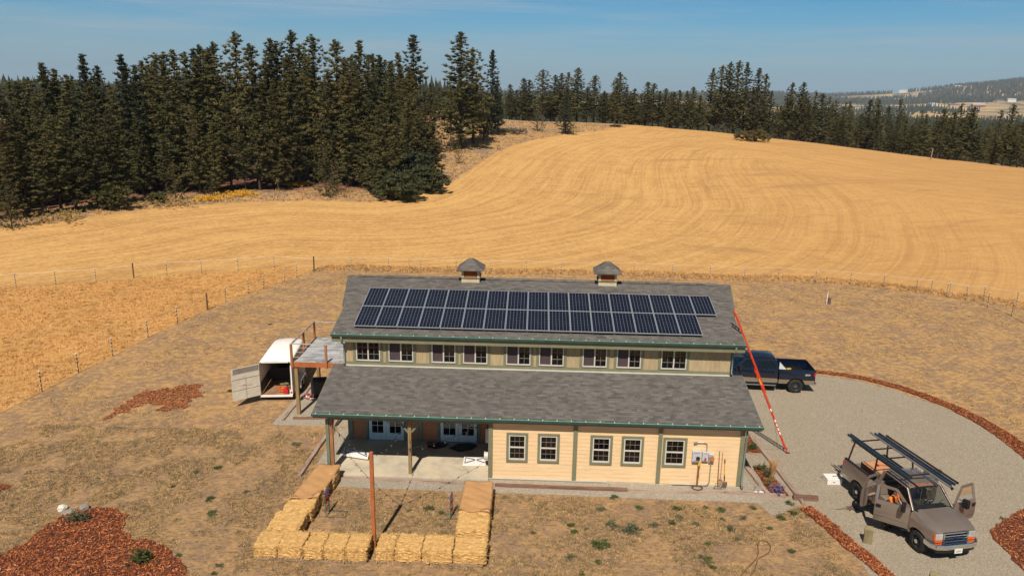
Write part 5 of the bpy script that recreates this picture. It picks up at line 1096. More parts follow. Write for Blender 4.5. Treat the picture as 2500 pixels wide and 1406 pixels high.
# rack on the tan truck
RK = mat('rack_black', (.03, .02, .02), .5); mb = MB(); zr_ = 2.24
for x in (.35, 2.0):
    for s in (-1, 1): mb.beam((x, s*.93, 1.416), (x+.1*(1 if x < 1 else -1), s*.80, zr_), .05)
for s in (-1, 1): mb.beam((.25, s*.80, zr_), (4.25, s*.78, zr_), .05)
for x in (.42, 1.2, 2.0, 3.4): mb.beam((x, -.80, zr_), (x, .80, zr_), .045)
for s in (-1, 1): mb.tube([(.33+.09*math.cos(a*PI/6), s*.86, zr_+.02+.09*math.sin(a*PI/6)) for a in range(13)], .012, 5); mb.beam((4.1, s*.78, zr_), (4.25, s*.7, 1.99), .04)
mb.build('ladder_rack', RK, tan)
def roofload(name, label, x0, x1, y, z, kind, m):
    r = thing(name, label, 'ladder' if kind == 'ladder' else 'pipe', onveh(org, hd, lf, x0, y, z), math.atan2(hd.y, hd.x), 'long loads on the rack of the tan pickup'); L = x1-x0
    if kind == 'ladder':
        for yy in (0, .19 if y > 0 else -.13):
            mb = MB(); mb.beam((0, yy, 0), (L, yy, 0), .035, .10); mb.build('rail', m, r)
        k = .2
        while k < L: mb = MB(); mb.tube([(k, .0, 0), (k, .19 if y > 0 else -.13, 0)], .014, 6); k += .3; mb.build('rung', RK, r)
    else:
        mb = MB(); mb.tube([(0, 0, 0), (L, 0, 0)], .04, 10); mb.build('pipe', m, r); mb = MB(); mb.tube([(L+.001, 0, 0), (L+.06, 0, 0)], .05, 10); mb.build('end_cap', BLK, r)
DKB = mat('blue_black_fiberglass', (.03, .055, .085), .35); GP = mat('grey_pipe', (.26, .26, .27), .35, metal=.4)
roofload('rack_ladder', 'dark blue ladder strapped on the passenger side of the rack', -.1, 3.75, -.66, zr_+.20, 'ladder', DKB)
roofload('rack_ladder', 'dark ladder strapped on the driver side of the rack', .0, 4.45, .44, zr_+.20, 'ladder', DKB)
roofload('metal_pipe', 'long grey pipe on the inner driver side of the rack', -.15, 4.6, .34, zr_+.18, 'pipe', GP)
roofload('metal_pipe', 'thin dark pipe on the outer driver side of the rack', .25, 4.3, .82, zr_+.20, 'pipe', RK)
for x in (.4, 2.05): 
    mb = MB(); mb.beam((x, -.84, zr_-.28), (x, -.84, zr_-.2), .07, .05); mb.beam((x, -.84, zr_-.22), (x+.45, -.80, zr_-.03), .015); mb.build('red_strap', mat('strap_red', (.6, .04, .03), .6), tan)
CARD = mat('cardboard', (.55, .27, .135), .85, var=.08); r = thing('cardboard_sheet', 'large brown cardboard box lying in the bed of the tan pickup', 'cardboard box', onveh(org, hd, lf, .6, -.3, .79), math.atan2(hd.y, hd.x))
mb = MB(); mb.box((0, -.2, 0), (1.42, 1.1, .70)); mb.build('box_body', CARD, r, bevel=.015); mb = MB(); mb.box((.2, .1, .701), (1.25, .14, .704)); mb.build('packing_tape', mat('tape_tan', (.68, .42, .16), .4), r)
# person at the passenger door --------------------------------------------------
def skinned(name, nodes, edges, m, parent, sub=2):
    me = bpy.data.meshes.new(name); me.from_pydata([n_[0] for n_ in nodes], edges, []); me.update(); o = bpy.data.objects.new(name, me); col.objects.link(o); o.parent = parent
    sk = o.modifiers.new('skin', 'SKIN'); sk.use_smooth_shade = True
    for i, n_ in enumerate(nodes):
        d = me.skin_vertices[0].data[i]; d.radius = n_[1] if isinstance(n_[1], tuple) else (n_[1], n_[1]); d.use_root = (i == 0)
    s = o.modifiers.new('sub', 'SUBSURF'); s.levels = sub; s.render_levels = sub; me.materials.append(m); return o
pp = at(2174, 1220, 1.22); person = thing('person', 'person in an orange T-shirt leaning in at the open passenger door', 'person', (pp.x, pp.y, 0), math.atan2(hd.y, hd.x)+.25)
SKIN = mat('skin', (.42, .20, .13), .6, var=.05)
# x forward, y left
hip = (0, 0, .92)
N = [((0, 0, .95), (.12, .16)), ((.05, 0, 1.18), (.10, .14)), ((.11, 0, 1.40), (.10, .16)), ((.15, 0, 1.50), .055), ((.19, 0, 1.57), .05), ((.22, 0, 1.66), (.085, .075)), ((.23, 0, 1.76), (.075, .07)),
     ((0, .10, .86), .095), ((.03, .11, .48), .062), ((-.02, .12, .09), .04), ((.12, .13, .04), .035), ((0, -.10, .86), .095), ((.05, -.11, .48), .062), ((.0, -.12, .09), .04), ((.14, -.13, .04), .035),
     ((.11, .19, 1.42), .055), ((.22, .27, 1.20), .042), ((.42, .22, 1.10), .032), ((.50, .20, 1.09), (.02, .036)), ((.11, -.19, 1.42), .055), ((.26, -.25, 1.22), .042), ((.48, -.2, 1.16), .032), ((.56, -.18, 1.15), (.02, .036))]
E_ = [(0, 1), (1, 2), (2, 3), (3, 4), (4, 5), (5, 6), (0, 7), (7, 8), (8, 9), (9, 10), (0, 11), (11, 12), (12, 13), (13, 14), (2, 15), (15, 16), (16, 17), (17, 18), (2, 19), (19, 20), (20, 21), (21, 22)]
for hx, hy, hz, s in ((.50, .20, 1.09, 1), (.56, -.18, 1.15, -1)):
    b0_ = len(N)-1
    hi = 18 if s > 0 else 22
    for k in range(4):
        yy = hy+(-.03+.02*k); l = (.075, .09, .085, .065)[k]; i0 = len(N); N += [((hx+.05, yy, hz), .0095), ((hx+.05+l*.5, yy, hz-.012), .009), ((hx+.05+l*.9, yy, hz-.035), .008)]; E_ += [(hi, i0), (i0, i0+1), (i0+1, i0+2)]
    i0 = len(N); N += [((hx+.015, hy-s*.045, hz), .011), ((hx+.06, hy-s*.055, hz-.02), .009)]; E_ += [(hi, i0), (i0, i0+1)]
skinned('body', N, E_, SKIN, person)
skinned('tshirt', [((0, 0, .95), (.135, .175)), ((.05, 0, 1.18), (.125, .16)), ((.11, 0, 1.40), (.12, .175)), ((.14, 0, 1.47), (.08, .09)), ((.11, .20, 1.42), .078), ((.17, .245, 1.30), .066), ((.11, -.20, 1.42), .078), ((.19, -.235, 1.31), .066)], [(0, 1), (1, 2), (2, 3), (2, 4), (4, 5), (2, 6), (6, 7)], mat('orange_tshirt', (.90, .22, .01), .8, var=.06), person)
skinned('trousers', [((0, 0, .96), (.13, .17)), ((0, .10, .84), .11), ((.03, .11, .48), .08), ((-.01, .12, .13), .065), ((0, -.10, .84), .11), ((.05, -.11, .48), .08), ((.01, -.12, .13), .065)], [(0, 1), (1, 2), (2, 3), (0, 4), (4, 5), (5, 6)], mat('dark_trousers', (.03, .03, .04), .85), person)
mb = MB(); mb.ell((.205, 0, 1.725), (.105, .092, .10), 14, 8); mb.build('hair', mat('dark_hair', (.018, .013, .01), .7), person, smooth=True)
mb = MB(); [mb.ell((.302, s*.033, 1.69), (.009, .011, .006), 8, 5) for s in (-1, 1)]; mb.build('eyes', BLK, person)
mb = MB(); mb.ell((.32, 0, 1.665), (.022, .014, .02), 8, 5); mb.ell((.305, 0, 1.625), (.012, .026, .006), 8, 4); [mb.ell((.21, s*.088, 1.67), (.016, .012, .03), 8, 5) for s in (-1, 1)]; mb.build('face_features', SKIN, person, smooth=True)
mb = MB(); [mb.ell((x, y, .05), (.14, .055, .05), 10, 6) for x, y in ((.06, .12), (.08, -.125))]; mb.build('shoes', BLK, person, smooth=True)

# ---------------------------------------------------------------- horse trailer
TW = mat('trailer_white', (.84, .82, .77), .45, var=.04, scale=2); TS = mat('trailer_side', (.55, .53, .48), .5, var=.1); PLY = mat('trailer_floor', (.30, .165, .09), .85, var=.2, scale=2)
LPT = (-5.91, 7.61); ang_t = math.radians(96.5); tr = thing('horse_trailer', 'white horse trailer with its rear door swung open, by the balcony deck', 'trailer', (LPT[0], LPT[1], 0), ang_t-PI/2)
TWd, TL, Z0, Z1 = 1.68, 3.75, .36, 2.28     # x right, y forward
sec = [(0, Z0), (0, 2.0), (.015, 2.16), (.05, 2.235), (.13, Z1), (TWd/2, Z1+.03), (TWd-.13, Z1), (TWd-.05, 2.235), (TWd-.015, 2.16), (TWd, 2.0), (TWd, Z0)]
def loft(mb, secs, ys, close=False):
    vs = [(x, y, z) for s_, y in zip(secs, ys) for x, z in s_]; n = len(secs[0]); mb.add(vs, [(i*n+j, (i+1)*n+j, (i+1)*n+j+1, i*n+j+1) for i in range(len(ys)-1) for j in range(n-1)])
def shr(s_, k): return [(TWd/2+(x-TWd/2)*k, Z0+(z-Z0)*(1-(1-k)*.25)) for x, z in s_]
rf = sec[2:9]
mb = MB(); loft(mb, [rf, rf, shr(sec, .97)[2:9], shr(sec, .82)[2:9], shr(sec, .5)[2:9]], [0, TL-.5, TL-.1, TL+.35, TL+.62]); o = mb.build('roof', TW, tr, smooth=True); s = o.modifiers.new('thick', 'SOLIDIFY'); s.thickness = .03
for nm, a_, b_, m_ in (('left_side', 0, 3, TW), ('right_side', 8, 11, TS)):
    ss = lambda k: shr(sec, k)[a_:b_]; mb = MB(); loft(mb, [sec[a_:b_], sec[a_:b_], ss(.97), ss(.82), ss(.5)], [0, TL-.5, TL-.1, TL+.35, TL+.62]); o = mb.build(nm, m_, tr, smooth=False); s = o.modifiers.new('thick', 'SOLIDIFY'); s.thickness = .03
mb = MB(); f5 = shr(sec, .5); mb.add([(x, TL+.62, z) for x, z in f5], [tuple(range(len(f5)))]); mb.build('nose', TW, tr)
mb = MB(); mb.box((.02, .0, Z0-.06), (TWd-.02, TL+.3, Z0)); mb.build('floor', PLY, tr)
mb = MB(); mb.box((-.02, -.03, Z0-.10), (TWd+.02, .0, Z0+.02)); mb.beam((TWd, .0, Z0), (TWd, .0, 2.05), .07); mb.beam((0, .0, Z0), (0, .0, 2.05), .05); mb.box((.12, -.015, Z1-.06), (TWd-.12, .02, Z1+.01)); mb.box((TWd-.12, -.03, Z0+.02), (TWd+.03, -.0, Z0+.3)); mb.build('rear_frame', TW, tr)
mb = MB(); mb.tube([(TWd-.04, -.035, Z0+.16), (TWd-.04, -.055, Z0+.16)], .05, 12); mb.build('tail_light', REDL, tr)
DRW = mat('dark_rubber_wall', (.07, .055, .05), .8); mb = MB(); mb.box((.04, 2.2, Z0), (TWd-.04, 2.23, 1.1)); mb.build('inner_divider', DRW, tr); mb = MB(); mb.box((.035, .1, .45), (.05, 2.1, 1.05)); mb.build('side_padding', DRW, tr); mb = MB(); mb.box((.04, TL-.1, Z0), (TWd-.04, TL-.07, 2.0)); mb.build('front_panel', DRW, tr); mb = MB(); mb.beam((.45, 2.26, Z0), (.45, 2.26, 2.1), .05); mb.build('divider_post', DRW, tr)
for yc in (1.35, 2.05):
    mb = MB(); prof = [(.2, -.1), (.31, -.1), (.335, -.06), (.335, .06), (.31, .1), (.2, .1)]; st = len(mb.v); lathe(mb, prof, 24, (0, 0, 0)); M_ = Matrix.Translation((TWd+.13, yc, .335)) @ Matrix.Rotation(PI/2, 4, 'Z'); mb.xf(M_); wh = mb.build('wheel', RUB, tr, smooth=True)
    mb = MB(); lathe(mb, [(.21, -.08), (.19, -.04), (.05, -.04), (.001, -.05)], 20, (0, 0, 0)); mb.xf(M_); mb.build('rim', CAP, wh)
    mb = MB(); lathe(mb, prof, 24, (0, 0, 0)); mb.xf(Matrix.Translation((-.05, yc, .335)) @ Matrix.Rotation(PI/2, 4, 'Z')); mb.build('wheel', RUB, tr, smooth=True) if False else None
mb = MB(); pr = [(.85, .42), (.93, .66), (1.1, .78), (1.7, .80), (2.3, .78), (2.47, .66), (2.55, .42)]; vs = [(TWd+.01, y, z) for y, z in pr]+[(TWd+.30, y, z) for y, z in pr]+[(TWd+.30, y, z-.07) for y, z in pr]; n = len(pr); mb.add(vs, [(i, i+n, i+n+1, i+1) for i in range(n-1)]+[(i+n, i+2*n, i+2*n+1, i+n+1) for i in range(n-1)]); mb.build('fender', TW, tr)
mb = MB(); mb.box((TWd+.001, .9, 1.25), (TWd+.008, TL-.5, 1.75)); mb.build('side_window', BLK, tr)
mb = MB(); dW_, dH = 1.50, 1.78; rd_ = .16; pl_ = [(0, 0), (dW_, 0), (dW_, dH-rd_)]+[(dW_-rd_+rd_*math.cos(a), dH-rd_+rd_*math.sin(a)) for a in [PI/6, PI/3, PI/2]]+[(.0, dH)]
vs = [(x, 0, z) for x, z in pl_]+[(x, .035, z) for x, z in pl_]; n = len(pl_); mb.add(vs, [tuple(range(n)), tuple(range(2*n-1, n-1, -1))]+[((i+1) % n, i, n+i, n+(i+1) % n) for i in range(n)])
dang = math.atan2(6.64-7.61, -7.04+5.91)-(ang_t-PI/2); MD = Matrix.Translation((-.0, -.04, Z0+.05)) @ Matrix.Rotation(dang, 4, 'Z'); mb.xf(MD); od = mb.build('rear_door', mat('door_inner_cream', (.68, .63, .52), .6, var=.08, scale=2, dirt=.25), tr)
ds = 1  # visible face is the one turned to the camera
mb = MB(); 
for yy0, yy1 in ((.036, .05), (-.015, -.001)): mb.box((.01, yy0, dH-.3), (dW_-.02, yy1, dH-.29)); mb.box((.02, yy0, dH-.62), (dW_-.01, yy1, dH-.60)); mb.box((dW_*.5, yy0, .02), (dW_*.5+.015, yy1, dH-.63)); mb.box((.01, yy0, .55), (dW_-.02, yy1, .562))
mb.xf(MD); mb.build('panel_seam', mat('seam_grey', (.35, .32, .27), .7), od)
mb = MB()
for yy0, yy1 in ((.036, .045), (-.010, -.001)):
    for k in range(9): xx = .42+k*.085+random.uniform(-.01, .02); mb.box((xx, yy0, .70+k*.012), (xx+random.uniform(.02, .07), yy1, .72+k*.012+random.uniform(.0, .02)))
mb.xf(MD); mb.build('rust_marks', mat('rust', (.45, .16, .03), .9), od)
mb = MB(); mb.box((.03, .036, dH-.285), (dW_-.1, .042, dH-.02)); mb.box((.03, -.008, dH-.285), (dW_-.1, -.001, dH-.02)); mb.xf(MD); mb.build('window_panel', mat('door_grey_panel', (.26, .23, .21), .6), od)
def trloc(x, y, z): return Matrix.Translation((LPT[0], LPT[1], 0)) @ Matrix.Rotation(ang_t-PI/2, 4, 'Z') @ Vector((x, y, z))
for i, (x, y, l) in enumerate(((1.32, .18, 'red gas can nearest the edge of the trailer floor'), (1.25, .48, 'red gas can set back on the trailer floor'))):
    r = thing('gas_can', l, 'gas can', trloc(x, y, Z0), .4*i, 'red gas cans in the horse trailer'); mb = MB(); mb.box((-.13, -.1, 0), (.13, .1, .26)); mb.build('can_body', mat('gas_red', (.55, .02, .03), .4), r, bevel=.04); mb = MB(); mb.tube([(.05, 0, .26), (.1, 0, .34)], .025, 6); mb.build('spout', BLK, r)
mb = MB(); rd = random.Random(8)
for k in range(7): mb.tube([Vector((.2*math.cos(a*.6+k)*rd.uniform(.6, 1.1), .16*math.sin(a*.6+k)*rd.uniform(.6, 1.1), .05+.03*k+rd.uniform(-.02, .04))) for a in range(11)], .022, 5)
o = mb.build('cord_bundle', mat('cord_orange', (.75, .15, .02), .6)); o.location = trloc(1.05, .45, Z0+.01); tag(o, 'orange cord bundle on the trailer floor left of the gas cans', 'cord')
mb = MB()
for k in range(4): mb.ell((rd.uniform(-.15, .15), rd.uniform(-.1, .1), .1+.07*k), (.16, .07, .07), 8, 5)
o = mb.build('work_gloves', mat('olive_bag', (.16, .17, .10), .9)); o.location = trloc(1.08, .85, Z0); tag(o, 'olive bag behind the orange cords in the trailer', 'bag')
# ---------------------------------------------------------------- trees
def leaf_mat(name, a, b_, rnd=.35, warm=(.20, .12, .035)):
    m, t, b = base_mat(name); at_ = t.attr('v').outputs['Fac']; r = t.new('ShaderNodeObjectInfo').outputs['Random']
    c = t.mix(at_, a, b_); wr = t.ramp(t.math('FRACT', t.math('MULTIPLY', r, 7.13)), .72, .98); c = t.mix(t.math('MULTIPLY', t.math('MULTIPLY', wr, .6), t.ramp(at_, .4, .9)), c, warm)
    k = t.ramp(r, 0, 1, 1-rnd, 1+rnd, False); c = t.mix(1., c, t.comb(k, k, t.math('MULTIPLY', k, .95)), 'MULTIPLY')
    t.put(b.inputs['Base Color'], c); b.inputs['Roughness'].default_value = .75; b.inputs['Specular IOR Level'].default_value = .25; MATS[name] = m; return m
PINE = leaf_mat('pine_needles', (.032, .036, .013), (.150, .130, .042)); FIR = leaf_mat('fir_needles', (.022, .032, .017), (.060, .070, .032)); DECID = leaf_mat('broad_leaves', (.04, .045, .014), (.125, .115, .03), .2)
BARK = mat('bark', (.075, .045, .03), .9, var=.3, scale=3, stretch=(3, 3, .4))
def leaves_mesh(name, C, S, N_, rd, m, up=.25, elong=1.7):
    # C centres of clumps (n,3), S sizes; N_ leaves per clump -> quads
    n = len(C); c = np.repeat(C, N_, 0); s = np.repeat(S, N_); k = len(c)
    d = rd.normal(size=(k, 3)); d /= np.linalg.norm(d, axis=1)[:, None]; rad = rd.uniform(.25, 1, k)**.6
    p = c+d*(s*rad)[:, None]*np.array([1, 1, .62]); ax = d*.8+rd.normal(size=(k, 3))*.6; ax[:, 2] += up; ax /= np.linalg.norm(ax, axis=1)[:, None]
    o = np.cross(ax, rd.normal(size=(k, 3))); o /= np.linalg.norm(o, axis=1)[:, None]+1e-9; L = (s*rd.uniform(.35, .75, k)*elong*.5)[:, None]; Wd = (s*rd.uniform(.16, .34, k))[:, None]
    vs = np.stack([p-ax*L*.5-o*Wd*.6, p-ax*L*.5+o*Wd*.6, p+ax*L+o*Wd*.35, p+ax*L-o*Wd*.35], 1).reshape(-1, 3)
    me = bpy.data.meshes.new(name); me.vertices.add(k*4); me.vertices.foreach_set('co', vs.ravel()); me.loops.add(k*4); me.loops.foreach_set('vertex_index', np.arange(k*4, dtype=np.int32)); me.polygons.add(k); me.polygons.foreach_set('loop_start', np.arange(k, dtype=np.int32)*4); me.update(calc_edges=True)
    v = np.clip(np.repeat(rd.uniform(0, 1, n), N_)*.55+rd.uniform(0, .5, k), 0, 1); at_ = me.attributes.new('v', 'FLOAT', 'POINT'); at_.data.foreach_set('value', np.repeat(v, 4).astype(np.float32)); me.materials.append(m); return me
ICO = bmesh.new(); bmesh.ops.create_icosphere(ICO, subdivisions=1, radius=1); ICO_V = np.array([v.co[:] for v in ICO.verts]); ICO_F = np.array([[v.index for v in f.verts] for f in ICO.faces]); ICO.free()
def puffs_mesh(name, C, S, N_, rd, m, core=.60, sq=.74):
    n = len(C); vs, fs, vv = [], [], []
    k = len(ICO_V); J = C[:, None]+ICO_V[None]*(S*core)[:, None, None]*np.array([1, 1, sq])*rd.uniform(.72, 1.28, (n, k, 1)); F = ICO_F[None]+(np.arange(n)*k)[:, None, None]
    tv = rd.uniform(0, 1, n); V1 = J.reshape(-1, 3); F1 = F.reshape(-1, 3); A1 = np.repeat(tv*.45+rd.uniform(0, .1, n), k)*np.tile(1, n*k)
    q = n*N_; c = np.repeat(C, N_, 0); s = np.repeat(S, N_); d = rd.normal(size=(q, 3)); d[:, 2] = np.abs(d[:, 2])*.8-.25; d /= np.linalg.norm(d, axis=1)[:, None]
    p = c+d*(s*core*.75)[:, None]*np.array([1, 1, sq]); ax = d+rd.normal(size=(q, 3))*.35+np.array([0, 0, .35]); ax /= np.linalg.norm(ax, axis=1)[:, None]; o = np.cross(ax, rd.normal(size=(q, 3))); o /= np.linalg.norm(o, axis=1)[:, None]+1e-9
    L = (s*rd.uniform(.5, .95, q))[:, None]; W_ = (s*rd.uniform(.08, .15, q))[:, None]; V2 = np.stack([p-o*W_, p+o*W_, p+ax*L+o*W_*.3, p+ax*L-o*W_*.3], 1).reshape(-1, 3); A2_ = np.repeat(np.clip(np.repeat(tv, N_)*.5+rd.uniform(.05, .5, q), 0, 1), 4)
    V = np.concatenate([V1, V2]); F2 = np.arange(q*4).reshape(-1, 4)+len(V1); me = bpy.data.meshes.new(name); me.vertices.add(len(V)); me.vertices.foreach_set('co', V.ravel()); li = np.concatenate([F1.ravel(), F2.ravel()]).astype(np.int32); me.loops.add(len(li)); me.loops.foreach_set('vertex_index', li)
    st = np.concatenate([np.arange(len(F1))*3, len(F1)*3+np.arange(q)*4]).astype(np.int32); me.polygons.add(len(st)); me.polygons.foreach_set('loop_start', st); me.update(calc_edges=True)
    at_ = me.attributes.new('v', 'FLOAT', 'POINT'); at_.data.foreach_set('value', np.concatenate([A1, A2_]).astype(np.float32)); me.materials.append(m); return me
def pine_proto(seed, H=24., wid=.125, base=.14, dens=1., m=PINE, conic=.75, nl=18, gap=.5):
    wid *= 1.5; base *= .8
    rd = np.random.default_rng(seed); C, S = [], []; nb = int(135*dens); ph = rd.uniform(0, 6)
    lobe = rd.uniform(-.40, .32, 6); bend = rd.uniform(-.25, .25, 2)
    trunk = lambda t: np.array([math.sin(t*2.2)*bend[0]*H*.04, math.sin(t*2.7)*bend[1]*H*.04, t*H])
    for i in range(nb):
        t = base+(1-base)*((i+rd.uniform(0, 1))/nb)**.95; a = ph+i*2.399+rd.uniform(-.4, .4)
        q = (t-base)/(1-base); env = min(1, (q+.18)/.30)*(1-q)**(conic*.98); R_ = H*wid*env*rd.uniform(.6, 1.15)*(1+lobe[int(a*3/PI) % 6]*(1-q*.6))
        if rd.random() < gap*.22: continue
        o = trunk(t); k = max(1, int(R_/.75)); droop = .10*(1-q)-.28*q-.10
        for j in range(k+1):
            f = (j+.45)/(k+.45)
            if f < .30 and q < .45 and rd.random() < .6: continue
            C.append(o+np.array([math.cos(a)*R_*f, math.sin(a)*R_*f, -droop*R_*f+.20*R_*f*f])+rd.normal(size=3)*.16); S.append(rd.uniform(.46, .88)*(1-.48*q)*(1.12 if f > .6 else .9)*H/24)
    for z in np.linspace(.88, 1.0, 7): C.append(trunk(z)+rd.normal(size=3)*.05); S.append((.52-.30*(z-.88)*8)*H/24)
    me = puffs_mesh('pine_crown', np.array(C), np.array(S), nl, rd, m)
    mb = MB(); pts = [tuple(trunk(t)) for t in np.linspace(0, .97, 7)]; pts[0] = (0, 0, -1.0); mb.tube(pts, [H*.0135*(1-t*.9) for t in np.linspace(0, 1, 7)], 7, False)
    for i in range(10):
        t = base*.6+i*.035+rd.uniform(0, .02); a = rd.uniform(0, 6.28); o = Vector(trunk(t)); mb.tube([o, o+Vector((math.cos(a), math.sin(a), .15))*H*rd.uniform(.04, .08)], [.06, .02], 4, False)
    tm = bpy.data.meshes.new('pine_trunk'); tm.from_pydata(mb.v, [], mb.f); tm.materials.append(BARK); return me, tm, H
PR = {'pine': [pine_proto(s, 24, w_, b_, d_, PINE, c_) for s, w_, b_, d_, c_ in ((1, .120, .14, 1.0, .70), (2, .105, .22, .95, .62), (3, .135, .10, 1.1, .80), (4, .110, .28, .85, .58), (5, .125, .12, 1.05, .66))],
      'fir': [pine_proto(s, 22, w_, .04, 1.15, FIR, c_, gap=.1) for s, w_, c_ in ((11, .115, .95), (12, .13, .9))],
      'low': [pine_proto(s, 14, w_, .02, .62, PINE, c_, 10, gap=.2) for s, w_, c_ in ((21, .20, .75), (22, .17, .85), (23, .23, .65))],
      'far': [pine_proto(s, 22, w_, .06, .5, PINE, c_, 7) for s, w_, c_ in ((31, .13, .75), (32, .12, .65), (33, .15, .85))]}
def tree(x, y, h, kind, label, group, rd, wide=1., cat='pine tree', sink=.1):
    cm, tm, H = PR[kind][rd.randrange(len(PR[kind]))]; z = T(x, y)-sink; s = h/H
    o = thing('pine_tree', label, cat, (x, y, z), rd.uniform(0, 6.28), group); o.scale = (s*wide, s*wide, s)
    for nm, me in (('crown', cm), ('trunk', tm)): c = bpy.data.objects.new(nm, me); c.parent = o; col.objects.link(c)
    return o
rd = random.Random(99)
def az_of(px, py=300): return ang(px, py)[0]
def place(px, ytop, r, kind, label, group, wide=1.):
    p = at_r(px, ytop, r); z = T(p.x, p.y); return tree(p.x, p.y, max(2.5, p.z-z+.3), kind, label, group, rd, wide)
# silhouette trees of the left forest (photo x of the tip, photo y of the tip)
SIL = [(-70, 215), (-25, 200), (17, 207), (40, 204), (68, 194), (105, 161), (132, 175), (162, 190), (200, 140), (237, 167), (292, 141), (328, 166), (345, 155), (373, 134), (399, 133), (420, 128), (448, 132), (469, 126), (484, 114), (505, 122), (521, 107), (574, 83), (608, 112), (659, 101), (672, 106), (712, 79), (759, 89), (817, 102), (878, 107), (908, 136), (926, 139), (973, 134), (1009, 93)]
GL = 'pines of the dense forest on the left'
def rBof(px): return float(np.interp(px, [c[0] for c in COLS], [c[2] for c in COLS]))
look = lambda: rd.choice(['dark olive', 'brownish green', 'dense dark green', 'rusty green', 'deep green'])
for i, (px, yt) in enumerate(SIL):
    r0 = rBof(px); r = r0+rd.uniform(10, 38)
    shp = 'tall' if yt < 120 else 'mid-height' if yt < 170 else 'lower'
    l = '%s pine in the left forest whose tip is the %s from the left edge' % (shp, ordn(i)) if i > 1 else 'pine tip standing at the very left edge of the forest'
    if i == 21: l = 'tall pointed pine rising highest in the left half of the forest'
    if i == 25: l = 'tallest pine near the middle of the left forest skyline'
    if i == 32: l = 'leaning tall pine closing the right end of the left forest'
    place(px, yt, r, 'pine' if rd.random() < .9 else 'fir', l, GL, 1.15)
# front rank and fillers
fr_ = [(-60, 330), (5, 300), (45, 330), (80, 345), (120, 290), (158, 300), (215, 300), (262, 275), (330, 290), (362, 250), (395, 330), (430, 290), (470, 265), (515, 300), (548, 240), (590, 330), (622, 275), (655, 250), (690, 300), (725, 330), (765, 345), (800, 300), (850, 260), (893, 290), (930, 255), (965, 300), (998, 240), (1040, 260), (1058, 300)]
for i, (px, yt) in enumerate(fr_):
    r0 = rBof(px); l = 'mid-height pine in the front rank at the forest edge, %s from the left' % ordn(i+1); place(px, yt, r0+(rd.uniform(7, 17) if 280 < px < 930 else rd.uniform(1.5, 7)), 'pine', l, GL, rd.uniform(1.05, 1.35))
for i in range(50):
    px = rd.uniform(-120, 1010); r0 = rBof(px); r = r0+rd.uniform(8, 75); q = np.interp(px, [s_[0] for s_ in SIL], [s_[1] for s_ in SIL]); yt = q+rd.uniform(22, 120)*(1-(r-r0)/140)
    place(px, yt, r, 'pine', 'pine tree standing deep among the others inside the left forest', 'pines deep inside the left forest')
# small trees and shrubs at the forest edge
GE = 'small trees along the field edge'
place(790, 335, rBof(790)+3.5, 'low', 'broad low pine bulging from the forest edge above the trailer side of the field', GE, 1.0)
for px, yt, yb, k, l, wd in [(1120, 345, 400, 'low', 'small light green young pine on the dry grass slope', .8), (1312, 240, 322, 'low', 'bushy young pine on the hill crest left of the dark round one', .85), (1380, 232, 328, 'fir', 'dark round spruce at the hill crest with low branches', 1.5), (1500, 190, 312, 'pine', 'pine with low branches on the crest where the field ends', 1.15), (1400, 290, 330, 'low', 'low dark pine at the foot of the crest spruce', 1.1), (812, 395, 468, 'low', 'low pine at the forest edge above the house ridge', 1.0), (430, 395, 492, 'low', 'low bushy pine at the forest edge left of the yellow weeds', 1.05), (520, 420, 486, 'low', 'low shrubby pine beside the yellow weeds', 1.2), (30, 430, 560, 'low', 'low bushy pine in the bottom left corner of the forest', 1.1)]:
    p = hit(px, yb); d = at_r(px, yt, math.hypot(p.x-CAM[0], p.y-CAM[1])); tree(p.x, p.y, max(2, d.z-p.z), k, l, GE, rd, wd)
# the two tall groups on the slope
for px, yt, yb, k, l, wd in [(1126, 80, 362, 'pine', 'tallest pine of the pair standing on the slope right of the forest', 1.45), (1156, 117, 352, 'pine', 'pine merged behind the tallest pair pine', 1.3), (1199, 122, 330, 'fir', 'pointed dark spruce right of the tall pair of pines', 1.1), (1100, 215, 372, 'low', 'bushy pine at the foot of the tall pair on the slope', .8), (1180, 235, 345, 'pine', 'lower pine between the tall pair and the pointed spruce', 1.2), (1215, 205, 322, 'pine', 'lower pine at the right foot of the pointed spruce', 1.1)]:
    p = hit(px, yb); d = at_r(px, yt, math.hypot(p.x-CAM[0], p.y-CAM[1])); tree(p.x, p.y, d.z-p.z, k, l, 'tall pines on the slope beside the forest', rd, wd)
# pines behind the crest
MID = [(1050, 205), (1072, 215), (1245, 208), (1262, 222), (1278, 193), (1291, 197), (1328, 172), (1345, 225), (1356, 186), (1372, 182), (1389, 180), (1413, 168), (1435, 215), (1454, 186), (1475, 225), (1513, 179), (1530, 215), (1551, 218), (1566, 232), (1582, 202), (1599, 207), (1612, 225), (1627, 218), (1645, 228), (1661, 223), (1678, 225), (1693, 215), (1710, 235)]
for i, (px, yt) in enumerate(MID):
    rc = float(np.interp(px, [c[0] for c in COLS], [c[4] for c in COLS])); place(px, yt, rc+rd.uniform(3, 30), 'pine', 'pine in the band behind the hill crest, %s tip from the left' % ordn(i+1), 'pines behind the hill crest', 1.65)
for i in range(24):
    px = rd.uniform(1235, 1720); rc = float(np.interp(px, [c[0] for c in COLS], [c[4] for c in COLS])); place(px, rd.uniform(228, 262), rc+rd.uniform(4, 26), 'pine', 'shorter pine filling the band just behind the hill crest', 'shorter pines filling the band behind the crest', 1.75)
CL = [(1742, 170), (1766, 162), (1786, 154), (1806, 151), (1826, 156), (1854, 171), (1870, 185), (1760, 215), (1795, 225), (1840, 215), (1862, 235), (1885, 225)]
